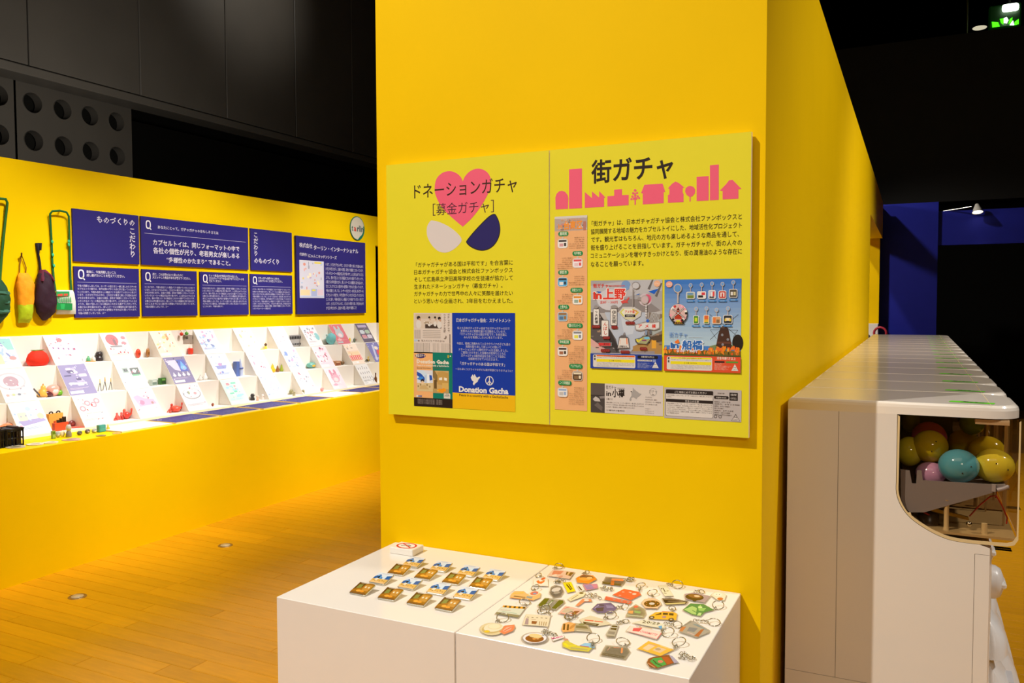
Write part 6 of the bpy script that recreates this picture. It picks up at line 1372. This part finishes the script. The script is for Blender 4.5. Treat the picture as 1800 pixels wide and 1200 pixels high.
keyring(KA, 'gold ringed round dish key ring with a coral name tag at the front left', [([(370+120*math.cos(t), 716+62*math.sin(t)) for t in [2*math.pi*i/20 for i in range(20)]], '#e0cfa4'), ([(440, 742), (500, 682), (595, 672), (600, 700), (580, 735), (492, 770)], '#f0825a')],
 [(e(375, 712, 100, 50), '#c8b078'), (e(385, 700, 92, 45), '#efe4c8'), (e(400, 690, 70, 30), '#e6d6ac'), (e(320, 740, 30, 12), '#e8c43a'), (e(395, 690, 58, 24), '#f2e6c4'), ([(475, 735), (520, 695), (575, 690), (560, 722), (500, 748)], '#f4a890'), (('l', 490, 738, 570, 695, .003), '#e8603c')], (478, 620, .0155))
keyring(KA, 'round curry plate key ring with a pink menu tag, nearest the front edge', [([(800+132*math.cos(t), 808+58*math.sin(t)) for t in [2*math.pi*i/22 for i in range(22)]], '#d8d0d4'), ([(970, 800), (1090, 780), (1098, 800), (985, 836)], '#f4ece6')],
 [(e(800, 805, 118, 50), '#efeaec'), (e(798, 812, 95, 36), '#8a4a24'), (e(808, 785, 70, 20), '#e8cf90'), (e(795, 815, 20, 9), '#d8904a'), (e(830, 815, 16, 7), '#e0a060'), (('t', 985, 822, 1085, 795, 'Menu', .016), '#e04a8a')], None, pile=(945, 762, .02))
keyring(KA, 'orange speech card and grey shopfront key ring near the front edge', [([(1085, 662), (1140, 645), (1208, 660), (1200, 738), (1085, 748), (1068, 720)], '#f2ac66'), ([(1205, 655), (1335, 672), (1372, 748), (1195, 738)], '#b0a488')],
 [(('l', 1098+i*38, 665+i*4, 1092+i*38, 725+i*4, .005), '#5a3a20') for i in range(2)]+[(e(1180, 690, 18, 30), '#c88a4a'), ([(1215, 680), (1320, 690), (1340, 715), (1212, 705)], '#7a7050'), (('l', 1220, 730, 1355, 742, .004), '#d8d0bc'), (e(1270, 670, 30, 12), '#8a8a60')], (1150, 596, .012))
keyring(KA, 'yellow and blue winding lettering key ring near the front edge', [([(1080, 892), (1078, 850), (1120, 826), (1160, 850), (1222, 880), (1378, 905), (1340, 944), (1160, 925)], '#d6c84a'), ([(1250, 882), (1300, 858), (1395, 860), (1405, 905), (1330, 900)], '#8cc8ea')],
 [(('l', 1095, 860, 1140, 895, .008), '#f0e02c'), (('l', 1140, 890, 1215, 880, .007), '#e8d83a'), (('l', 1160, 905, 1330, 925, .008), '#b8b06a'), (('l', 1255, 885, 1345, 898, .004), '#b83a6a'), (e(1112, 822, 26, 10), '#d0907a')], (1388, 828, .0155))
keyring(KB, 'purple eight-sided key ring with darker panels', [([(2, 482), (60, 425), (200, 414), (268, 470), (212, 524), (62, 520)], '#5f5486')],
 [([(40, 470), (130, 462), (120, 505), (55, 505)], '#35304a'), ([(150, 440), (220, 445), (235, 470), (160, 470)], '#8078a8'), (('l', 30, 475, 90, 432, .002), '#a8a0c8'), (e(105, 440, 30, 10), '#403a5c'), (('l', 160, 500, 215, 495, .003), '#8f86b4')], (352, 468, .010))
keyring(KB, 'pale shop sign key ring with red letters over a black band', [([(-125, 592), (-10, 552), (125, 590), (205, 640), (65, 662), (-90, 642)], '#ddd2b4')],
 [(('l', -75, 598, 20, 606, .007), '#e0604a'), (('l', 30, 608, 118, 618, .006), '#e0604a'), ([(-90, 615), (80, 640), (60, 662), (-85, 640)], '#3a342a'), (('l', -60, 632, 50, 648, .002), '#c8c0a8')], (202, 558, .0145))
keyring(KB, 'stage-shaped key ring in black, orange and grey by the wall', [([(112, 212), (150, 140), (350, 155), (345, 190), (312, 238)], '#cfc0ac')],
 [([(112, 188), (310, 212), (308, 236), (115, 214)], '#4a3a20'), ([(215, 160), (340, 165), (335, 188), (205, 180)], '#f08a5a'), ([(205, 185), (240, 185), (235, 230), (200, 228)], '#c8602c'), (('l', 120, 196, 300, 218, .002), '#a09070')], None, pile=(395, 172, .012))
keyring(KB, 'large red card-shaped key ring with pale marks', [([(222, 330), (342, 268), (500, 300), (522, 332), (412, 388)], '#ec5a3c')],
 [(('l', 320, 300, 345, 302, .006), '#f4b0a0'), (('l', 395, 300, 420, 312, .006), '#f4b0a0'), (e(450, 322, 22, 10), '#f6c8b8'), (('l', 285, 335, 310, 338, .006), '#f4a898'), (('l', 260, 345, 400, 375, .002), '#f29080')], (518, 238, .0135))
keyring(KB, 'long narrow red bar key ring with grey studs', [([(150, 345), (428, 402), (405, 430), (136, 382)], '#dc5a48')],
 [(e(240, 378, 14, 9), '#b08a80'), (e(320, 395, 14, 9), '#b08a80'), (e(385, 410, 14, 9), '#b08a80'), (('l', 160, 358, 410, 408, .001), '#f0a898')], None, pile=(165, 270, .016))
keyring(KB, 'white upright tower-shaped key ring with black marks at the back', [([(702, 232), (790, 224), (862, 342), (772, 346)], '#e2dfc2')],
 [(('l', 735, 262, 740, 272, .004), '#3a3830'), (('l', 752, 260, 775, 300, .003), '#3a3830'), (('l', 762, 312, 790, 316, .004), '#3a3830'), (e(800, 290, 12, 8), '#b8b490')], (905, 242, .0155))
keyring(KB, 'brown ring-cake key ring on a cream bread shape', [([(525, 418), (560, 378), (640, 362), (712, 390), (735, 430), (690, 478), (570, 474)], '#ecc49c')],
 [(e(635, 425, 82, 36), '#5e3818'), (e(635, 424, 28, 13), '#d8cfc4')]+[(e(635+62*math.cos(t), 425+26*math.sin(t), 6, 4), '#e8944a') for t in [i*.9 for i in range(7)]]+[(('l', 560, 470, 690, 478, .002), '#8a3a20')], (640, 318, .014))
keyring(KB, 'dark brown boat-shaped key ring with cream lettering', [([(742, 368), (830, 362), (1020, 400), (990, 428), (785, 438)], '#5e4430')],
 [([(770, 420), (990, 408), (985, 424), (790, 434)], '#cfc080'), (('l', 770, 380, 880, 382, .002), '#a08868'), (('l', 800, 398, 960, 402, .0025), '#c8b090')], None)
keyring(KB, 'picture key ring of a dark noodle bowl on lilac-grey', [([(982, 322), (1080, 306), (1252, 345), (1192, 414), (992, 378)], '#a8949a')],
 [(e(1085, 355, 95, 34), '#3e281c'), (e(1090, 345, 72, 20), '#8a5a30'), (e(1110, 345, 30, 10), '#e8c8a0'), ([(1060, 385), (1110, 385), (1100, 400), (1070, 398)], '#2e1e16')], (1160, 300, .008))
keyring(KB, 'clear white key ring with a faint round face and an orange ball', [([(1258, 335), (1300, 302), (1370, 302), (1420, 335), (1400, 390), (1330, 388)], '#e6e2c8')],
 [(e(1330, 328, 45, 18), '#f2eedc'), (e(1318, 326, 4, 3), '#5a5644'), (e(1348, 328, 4, 3), '#5a5644'), (e(1356, 374, 30, 15), '#cf6a34')], None)
keyring(KB, 'large green leafy key ring at the right of the plinth', [([(1042, 422), (1180, 428), (1290, 490), (1190, 515), (1150, 556), (1062, 540), (962, 490)], '#3f8a4c')],
 [([(975, 485), (1060, 450), (1110, 470), (1100, 540), (1060, 532)], '#a8d07a'), ([(1120, 455), (1150, 435), (1165, 470), (1210, 470), (1180, 505), (1130, 500)], '#8cc86a'), (e(1145, 462, 22, 10), '#cde8a0'), (('l', 1060, 495, 1110, 520, .003), '#3f8a4c'), ([(1130, 520), (1160, 522), (1150, 552), (1110, 550)], '#b8dc90')], (1335, 458, .015))
keyring(KB, 'yellow van key ring with dark windows and wheels', [([(605, 582), (610, 555), (675, 515), (850, 508), (902, 530), (890, 598), (700, 588)], '#f0b436')],
 [([(668, 542), (735, 518), (735, 540), (680, 545)], '#3a2e20'), ([(752, 520), (805, 524), (803, 544), (750, 542)], '#3a2e20'), ([(818, 524), (866, 527), (862, 550), (816, 546)], '#3a2e20'), (e(634, 570, 28, 17), '#4a3c30'), (e(634, 570, 13, 8), '#c8b8a0'), (e(838, 592, 28, 17), '#4a3c30'), (e(838, 592, 13, 8), '#c8b8a0'), (e(765, 565, 20, 12), '#b08a90'), (('l', 740, 508, 820, 512, .004), '#e8803a')], (850, 478, .009))
keyring(KB, 'small shop key ring with red, green and orange signs', [([(360, 560), (395, 480), (465, 430), (560, 482), (570, 530), (542, 574)], '#e6dfb8')],
 [(e(467, 456, 24, 12), '#e8604a'), ([(390, 500), (440, 500), (435, 530), (385, 525)], '#e8a060'), ([(455, 495), (520, 510), (510, 530), (450, 520)], '#8ab068'), (('l', 375, 545, 540, 560, .006), '#c8c8a8'), (('l', 375, 555, 530, 568, .002), '#9a9a88'), (('l', 450, 480, 500, 482, .003), '#f0c83a')], None)
keyring(KB, 'small boat-like key ring with a dark cabin near the front', [([(152, 745), (215, 645), (262, 640), (284, 655), (242, 778), (165, 775)], '#b8b09c')],
 [([(196, 695), (218, 655), (272, 660), (258, 705)], '#3e3420'), ([(205, 670), (268, 672), (264, 682), (200, 680)], '#cfc8b4'), ([(180, 715), (250, 722), (240, 750), (170, 740)], '#8f887c'), (('l', 160, 765, 240, 772, .004), '#5a5244')], (360, 612, .008))
keyring(KB, 'digital sign key ring with dark numbers and a blue tip', [([(432, 625), (560, 592), (765, 640), (775, 690), (600, 662)], '#e4dfc6')],
 [(('t', 530, 625, 715, 650, '20:29', .024), '#3a3c28'), ([(700, 665), (740, 655), (745, 680), (725, 692)], '#5aa8d8'), (('l', 745, 680, 778, 684, .0015), '#3a3c28'), (('l', 460, 650, 520, 665, .003), '#cfa0a0')], (905, 660, .011))
keyring(KB, 'white sign key ring with a red frame and red lettering', [([(365, 712), (412, 658), (742, 722), (682, 802)], '#f0dccf')],
 [([(440, 682), (536, 680), (500, 720), (430, 712)], '#e04a5a'), (('t', 500, 722, 680, 765, 'CHARMETTE', .018), '#ec7080'), (('l', 690, 795, 735, 735, .002), '#e05a6a'), (('l', 395, 722, 680, 795, .002), '#e05a6a'), (('l', 500, 668, 640, 690, .0035), '#d8b070')], (805, 748, .0155))
keyring(KB, 'temple-gate key ring with grey panel and copper posts at the right edge', [([(952, 668), (1040, 602), (1075, 608), (1245, 705), (1232, 728), (1108, 782), (922, 718)], '#a8a294')],
 [([(950, 668), (1000, 665), (955, 720), (925, 712)], '#c87a4a'), ([(1150, 700), (1190, 690), (1125, 775), (1080, 765)], '#b0623c'), ([(1030, 672), (1120, 685), (1080, 725), (1005, 710)], '#7c8288'), ([(1060, 640), (1120, 645), (1235, 712), (1180, 690)], '#7a9096'), ([(965, 655), (1040, 608), (1060, 615), (990, 655)], '#8a8880'), (('l', 1010, 728, 1085, 755, .004), '#d8b8b0')], (1290, 628, .0155))
keyring(KB, 'grey shopfront key ring with an orange line near the front edge', [([(152, 862), (372, 882), (402, 930), (350, 1008), (92, 965)], '#d0cab8')],
 [(('l', 322, 890, 316, 945, .004), '#f0905a'), (('l', 195, 882, 165, 920, .001), '#e8a890'), (('l', 230, 888, 295, 890, .0025), '#d8806a'), (('l', 110, 945, 345, 985, .0035), '#5a5444'), (('l', 105, 962, 340, 1000, .003), '#4a4438'), (('l', 180, 905, 300, 915, .0008), '#a8a290')], (330, 835, .016))
keyring(KB, 'yellow-orange square key ring with a pale sketch at the front right', [([(482, 900), (600, 818), (868, 908), (722, 978)], '#f2ba48')],
 [([(535, 895), (605, 850), (670, 872), (590, 920)], '#f0d0a4'), ([(640, 915), (700, 880), (790, 905), (720, 945)], '#e4c49c'), (('l', 600, 850, 700, 870, .003), '#d8a090'), (e(700, 905, 30, 12), '#b8a080'), (('l', 720, 868, 840, 905, .004), '#f6d48a')], (920, 845, .0165))
keyring(KB, 'green and brown jar-shaped key ring at the front right corner', [([(582, 1048), (600, 1005), (650, 985), (820, 962), (872, 1050), (690, 1108), (612, 1092)], '#8a4a2c')],
 [([(612, 1030), (650, 1000), (735, 990), (790, 1065), (700, 1100)], '#2fa04c'), ([(738, 990), (800, 985), (860, 1045), (800, 1068)], '#b4502c'), ([(815, 965), (850, 975), (920, 1045), (870, 1052)], '#a8a4bc'), (e(725, 1035, 28, 15), '#d8806a'), (('l', 650, 1020, 680, 1050, .003), '#1e4a26'), (('l', 670, 1050, 740, 1080, .004), '#1e5a2c'), (('l', 590, 1050, 670, 1100, .004), '#c88a60')], None, pile=(1000, 985, .018))
# ================================================================= RIGHT: the row of capsule machines
MX0, MY0, PITM, MD = XR+.022, 2.695, .357, .350
HM = 1.205
m0 = empty('capsule_machine', (MX0, MY0, 0))
o0 = Vector((MX0, MY0, 0))
def mw(x, y, z): return o0+Vector((x, y, z))
_pf = [(.531, .803), (.485, .8035), (.445, .809), (.399, .828), (.353, .858), (.326, .892), (.312, .93), (.311, .97)]
prof = []
for i in range(len(_pf)-1):
    a, b = _pf[i], _pf[i+1]; p0 = _pf[i-1] if i else a; p3 = _pf[i+2] if i+2 < len(_pf) else b
    for k in range(4):
        t = k/4; prof.append(tuple(.5*((2*a[j])+(b[j]-p0[j])*t+(2*p0[j]-5*a[j]+4*b[j]-p3[j])*t*t+(-p0[j]+3*a[j]-3*b[j]+p3[j])*t**3) for j in (0, 1)))
prof.append((.311, 1.168))
body = [(.004, 0), (.558, 0), (.558, .795)]+prof+[(.004, 1.168)]
build('cabinet_core', G().plate([mw(x, .002, z) for x, z in body], (0, MD-.004, 0)), mat('machine_core', '#8f7f6c', rough=.5), m0)
def side(name, pts, y=0, t=.0025): return build(name, G().plate([mw(x, y, z) for x, z in pts], (0, t, 0)), MACH, m0)
side('side_panel', [(0, .3375), (.1485, .3375), (.1485, 1.168), (0, 1.168)])
side('side_panel', [(.1500, .3375), (.558, .3375), (.558, .358), (.520, .358), (.520, .775), (.558, .775), (.558, .795)]+prof+[(.1500, 1.168)])
side('base_panel', [(0, 0), (.558, 0), (.558, .336), (0, .336)])
side('door_edge', [(.5212, .3592), (.558, .3592), (.558, .7738), (.5212, .7738)])
build('rear_panel', G().box(mw(0, .0025, 0), mw(.004, MD, 1.168)), MACH, m0)
# front, seen edge-on: rounded door face
g = G(); R = []
for z in (0, .79):
    R.append([mw(.557, .0, z), mw(.562, .004, z), mw(.564, .012, z), mw(.564, MD-.012, z), mw(.562, MD-.004, z), mw(.557, MD, z)])
g.loft(R, True, False); build('front_panel', g, MACH, m0)
c = mw(.564, .17, .650)
build('turning_knob', G('#e6e0da').lathe(c, [(.052, 0), (.050, .022), (.042, .036), (.020, .044), (.0, .046)], 24, axis='x'), SATIN, m0)
build('knob_grip', G('#f2ede6').box(c+Vector((.03, -.04, -.008)), c+Vector((.05, .04, .008)), bev=.004), SATIN, m0)
build('coin_slot', G('#d8d2c8').box(mw(.564, .12, .575), mw(.574, .22, .612), bev=.004), SATIN, m0)
def hood(z0, z1, ex, name, w_=.13):
    g = G('#ece8e4'); R = []
    for i in range(9):
        t = i/8; z = z1-(z1-z0)*t; e_ = ex*math.sin(min(t*1.25, 1)*math.pi/2)**.8; ww = w_*(.72+.28*t)
        R.append([mw(.562, .175-ww, z), mw(.562+e_*.7, .175-ww*.9, z), mw(.562+e_, .175-ww*.5, z), mw(.562+e_, .175+ww*.5, z), mw(.562+e_*.7, .175+ww*.9, z), mw(.562, .175+ww, z)])
    g.loft(R, True, True); return build(name, g, SATIN, m0)
hood(.452, .562, .056, 'capsule_chute')
build('green_sticker', G('#a8b82a').box(mw(.585, .150, .4795), mw(.6130, .200, .4815)), SATIN, m0)
hood(.0, .440, .150, 'lower_hood', .16)
build('notice_sticker', G('#d8d4d4').box(mw(.58, .13, .36), mw(.6400, .22, .3625)), SATIN, m0)
# smoky display case
win = [(.3125, 1.166)]+[(x+.0012, z+.001) for x, z in reversed(prof[:-1])]+[(.600, .806), (.618, .812), (.627, .828), (.627, 1.166)]
build('side_window', G().add([mw(x, .004, z) for x, z in win], [tuple(range(len(win)))]), SMOKE, m0)
build('side_window', G().add([mw(x, MD-.004, z) for x, z in win], [tuple(range(len(win)))]), SMOKE, m0)
build('front_window', G().add([mw(.627, .004, .83), mw(.627, MD-.004, .83), mw(.627, MD-.004, 1.166), mw(.627, .004, 1.166)], [(0, 1, 2, 3)]), SMOKE, m0)
RIM = mat('beige_rim', '#d9bf8c', rough=.3, noise=.02)
n = len(win); cxm, czm = .47, .99
inn = []
for x, z in win:
    inn.append((x+(.006 if x < .35 else (-.004 if x > .6 else 0)), z+(.009 if z < .9 and x > .34 else (-.004 if z > 1.1 else 0))))
for y in (0.0, MD-.006):
    g = G(); A = [mw(x, y, z) for x, z in win]; B = [mw(x, y, z) for x, z in inn]; C_ = [p+Vector((0, .006, 0)) for p in A]; D_ = [p+Vector((0, .006, 0)) for p in B]
    g.add(A+B+C_+D_, [(i, i+1, n+i+1, n+i) for i in range(n-1)]+[(n+i, n+i+1, 3*n+i+1, 3*n+i) for i in range(n-1)]+[(i+1, i, 2*n+i, 2*n+i+1) for i in range(n-1)]+[(2*n+i+1, 2*n+i, 3*n+i, 3*n+i+1) for i in range(n-1)])
    build('window_rim', g, RIM, m0)
build('case_floor', G().box(mw(.36, .006, .822), mw(.622, MD-.006, .829)), mat('case_floor_plastic', '#b99f70', rough=.35), m0)
DK = mat('dark_interior', '#2e2018', rough=.5, noise=.15)
build('inner_back', G().box(mw(.312, .006, .835), mw(.318, MD-.006, 1.166)), DK, m0)
build('inner_shade_panel', G().box(mw(.318, MD-.010, .93), mw(.47, MD-.006, 1.166)), DK, m0)  # opaque dark panel added to darken the far side of the case
build('lamp_bar', G('#cdb08a').box(mw(.515, .01, 1.150), mw(.60, .05, 1.164)), SATIN, m0)
build('case_post', G('#c8aa78').box(mw(.60, .15, .83), mw(.606, .156, 1.16)), SATIN, m0)
build('case_post', G('#c8aa78').box(mw(.565, MD-.03, .83), mw(.57, MD-.024, 1.16)), SATIN, m0)
GRY = mat('grey_tray', '#8b8588', rough=.45, noise=.03)
tr = [(.322, 1.0), (.347, .998), (.354, .960), (.365, .960), (.367, 1.001), (.379, 1.001), (.383, .972), (.604, .977), (.604, .965), (.574, .957), (.388, .876), (.350, .872), (.335, .886), (.325, .91)]
build('capsule_tray', G().plate([mw(x, .022, z) for x, z in tr], (0, .004, 0)), GRY, m0)
build('capsule_tray', G().plate([mw(x, MD-.026, z) for x, z in tr], (0, .004, 0)), GRY, m0)
build('tray_floor', G().plate([mw(.36, .026, .935), mw(.60, .026, .963), mw(.60, .026, .967), mw(.36, .026, .939)], (0, MD-.052, 0)), GRY, m0)
build('tray_clip', G('#a8a4b0').tube([mw(.574, .018, .962), mw(.590, .017, .968), mw(.602, .018, .975)], .006, 8), SATIN, m0)
build('tray_clip', G('#b0aab0').box(mw(.560, .014, .957), mw(.570, .021, .978)), SATIN, m0)
build('support_post', G('#d6be8c').lathe(mw(.447, .03, .829), [(.009, 0), (.007, .01), (.007, .085), (.010, .09)], 10), SATIN, m0)
build('support_post', G('#d6be8c').lathe(mw(.545, .03, .829), [(.008, 0), (.008, .03)], 10), SATIN, m0)
build('metal_arm', G('#9c948a').plate([mw(.395, .05, .878), mw(.400, .05, .888), mw(.505, .05, .868), mw(.507, .05, .858)], (0, .01, 0)), STEEL, m0)
build('metal_arm', G('#9c948a').ball(mw(.507, .05, .848), .008), STEEL, m0)
build('red_wire', G('#a8281c').tube([mw(.36, .05, .875), mw(.385, .05, .872), mw(.41, .06, .856)], .003, 6), SATIN, m0)
build('red_wire', G('#b02a1c').tube([mw(.51, .09, .862), mw(.535, .08, .90), mw(.562, .07, .932), mw(.576, .07, .935), mw(.592, .08, .905), mw(.607, .09, .868), mw(.605, .09, .850)], .0022, 6), SATIN, m0)
build('gear_motor', G('#3a2c22').lathe(mw(.40, .08, .83), [(.03, 0), (.03, .03), (.02, .034)], 14), SATIN, m0)
# lid
g = G(); 
def plan(i_, z):
    a, b, c_, d_ = 0.0+i_, .630-i_, 0.0+i_*.3, MD-.0-i_*.3; r_ = .085; pts = [mw(a, c_, z)]
    for k in range(7): t = math.radians(-90+15*k); pts.append(mw(b-r_+r_*math.cos(t), c_+r_+r_*math.sin(t)*1., z))
    for k in range(7): t = math.radians(15*k); pts.append(mw(b-r_+r_*math.cos(t), d_-r_+r_*math.sin(t), z))
    pts.append(mw(a, d_, z)); return pts
for (i0, z0), (i1, z1) in (((0, 1.168), (0, 1.190)), ((0, 1.190), (.0025, 1.198)), ((.0025, 1.198), (.008, 1.2035)), ((.008, 1.2035), (.016, HM))):
    g.loft([plan(i0, z0), plan(i1, z1)], False, True)
g.add(plan(.016, HM), [tuple(range(16))]); g.add(plan(0, 1.168), [tuple(reversed(range(16)))])
build('lid', g, MACH, m0)
build('lid_seam_highlight', G('#d8c8a8').box(mw(.553, .006, HM-.0005), mw(.5545, MD-.006, HM+.0006)), SATIN, m0)  # seam strip coloured light, its highlight put into the colour
tp = G('#5fc22a').add([mw(.447, .060, HM+.0006), mw(.563, .044, HM+.0006), mw(.569, .080, HM+.0006), mw(.455, .100, HM+.0006)], [(0, 1, 2, 3)])
tpo = build('green_tape', tp, PRINT, m0)
s = Sheet(mw(0, 0, HM+.0006), (1, 0, 0), (0, 1, 0)); g2 = s
for a, b in (((.480, .066), (.500, .086)), ((.488, .090), (.508, .064)), ((.505, .080), (.522, .064)), ((.518, .086), (.530, .060)), ((.53, .078), (.548, .074)), ((.488, .072), (.54, .064))): s.line(a, b, .005, '#1c3a14', keep=True)
s.done('handwriting', tpo)
PLN = 16
far = [m0]
for i in range(1, PLN):
    c_ = copy_tree(m0); c_.location = (MX0, MY0+PITM*i, 0); far.append(c_)
ords = ['nearest', 'second', 'third', 'fourth', 'fifth', 'sixth', 'seventh', 'eighth', 'ninth', 'tenth', 'eleventh', 'twelfth', 'thirteenth', 'fourteenth', 'fifteenth', 'farthest']
for i, o in enumerate(far):
    lb = 'white capsule toy machine, nearest of the row, its smoky case showing coloured egg capsules' if i == 0 else (f'white capsule toy machine, {ords[i]} from the near end of the row along the yellow wall' if i < PLN-1 else 'white capsule toy machine at the far end of the row')
    tag(o, lb, 'capsule machine', 'capsule toy machines in a row along the yellow wall')
# capsules
def capsule(x, y, z, col, rx, rz, label, dots=None, yaw=0, hole='#2a2418'):
    p = mw(x, y, z)
    g = G(col).ball(p, rx, rz*1.0, rz, 24, 14)
    o = build('capsule', g, mat('glossy_capsule', attr=True, rough=.12, spec=.6), origin=p, label=label, cat='capsule', group='egg capsules inside the nearest machine')
    sg = G(col); ring = [p+Vector((rx*1.002*math.cos(t)*math.cos(.5), -rz*1.002*math.sin(t)*0+rz*1.002*math.sin(t)*math.sin(.5)*0+rz*1.002*math.sin(t)*math.cos(1.2), rz*1.002*math.sin(t)*math.sin(1.2)+rx*0)) for t in [2*math.pi*i/28 for i in range(28)]]
    for dx, dz in dots or []:
        q = Vector((dx*rx, 0, dz*rz)); yy = -rz*math.sqrt(max(0, 1-dx*dx-dz*dz)); nrm = Vector((dx/rx, yy/(rz*rz), dz/rz)).normalized()
        build('air_hole', G(hole).torus(p+Vector((q.x, yy, q.z)), .0012, .0011, nrm, 8, 6), SATIN, o)
    return o
capsule(.478, .078, 1.013, '#58a8c0', .0555, .050, 'light blue egg capsule in the middle of the smoky case', [(.55, .15), (.15, -.25)])
capsule(.572, .120, 1.014, '#dccb3c', .0555, .050, 'yellow egg capsule at the front of the smoky case', [(.05, .3), (.6, -.05)])
capsule(.402, .142, 1.056, '#c8b41e', .0520, .050, 'olive-yellow egg capsule resting left above the blue one', [(.3, .45), (.08, -.15)])
capsule(.405, .118, .976, '#d09ac4', .0430, .036, 'pink egg capsule low in the tray beside the blue one')
capsule(.345, .150, 1.035, '#d8cc30', .040, .046, 'yellow egg capsule half hidden behind the frame at the left')
capsule(.400, .215, 1.075, '#c04a80', .052, .048, 'magenta egg capsule at the back, behind the olive-yellow one')
capsule(.560, .215, 1.040, '#c8b020', .052, .048, 'dark yellow egg capsule behind the front yellow one')
capsule(.500, .290, 1.050, '#c8b428', .046, .044, 'yellow egg capsule deep at the back of the case')
capsule(.480, .190, .995, '#8a3a30', .048, .046, 'dark red egg capsule at the back behind the blue one')
capsule(.345, .270, 1.120, '#8a9a30', .030, .042, 'green-yellow egg capsule high at the back left')
capsule(.520, .245, 1.120, '#6a8a3a', .036, .036, 'green egg capsule high at the back of the case')
# white counter glimpsed through the far opening
g = G().box((-2.6, 10.9, 0), (-.40, 11.27, 1.24)).box((-2.6, 10.72, 0), (-.40, 10.9, 1.05))
build('far_counter', g, SHELF, origin=(-1.5, 11.27, 0), label='white display counter glimpsed through the far opening in the yellow wall', cat='counter')
p = at(1, 10.9, 1543, 578)
build('red_ring', G('#b83040').torus((p.x+.03, 10.81, 1.134), .07, .014, (.2, 1, 0), 16, 6), SATIN, origin=(p.x, 10.95, 1.1), label='small red curved thing on the far white counter', cat='ornament')
build('grey_ornament', G('#6a6a78').ball((p.x-.11, 10.81, 1.086), .035), SATIN, origin=(p.x-.1, 10.95, 1.1), label='small grey thing beside the red curved one on the far counter', cat='ornament')
bpy.data.objects.remove(_to); bpy.data.curves.remove(_tc)
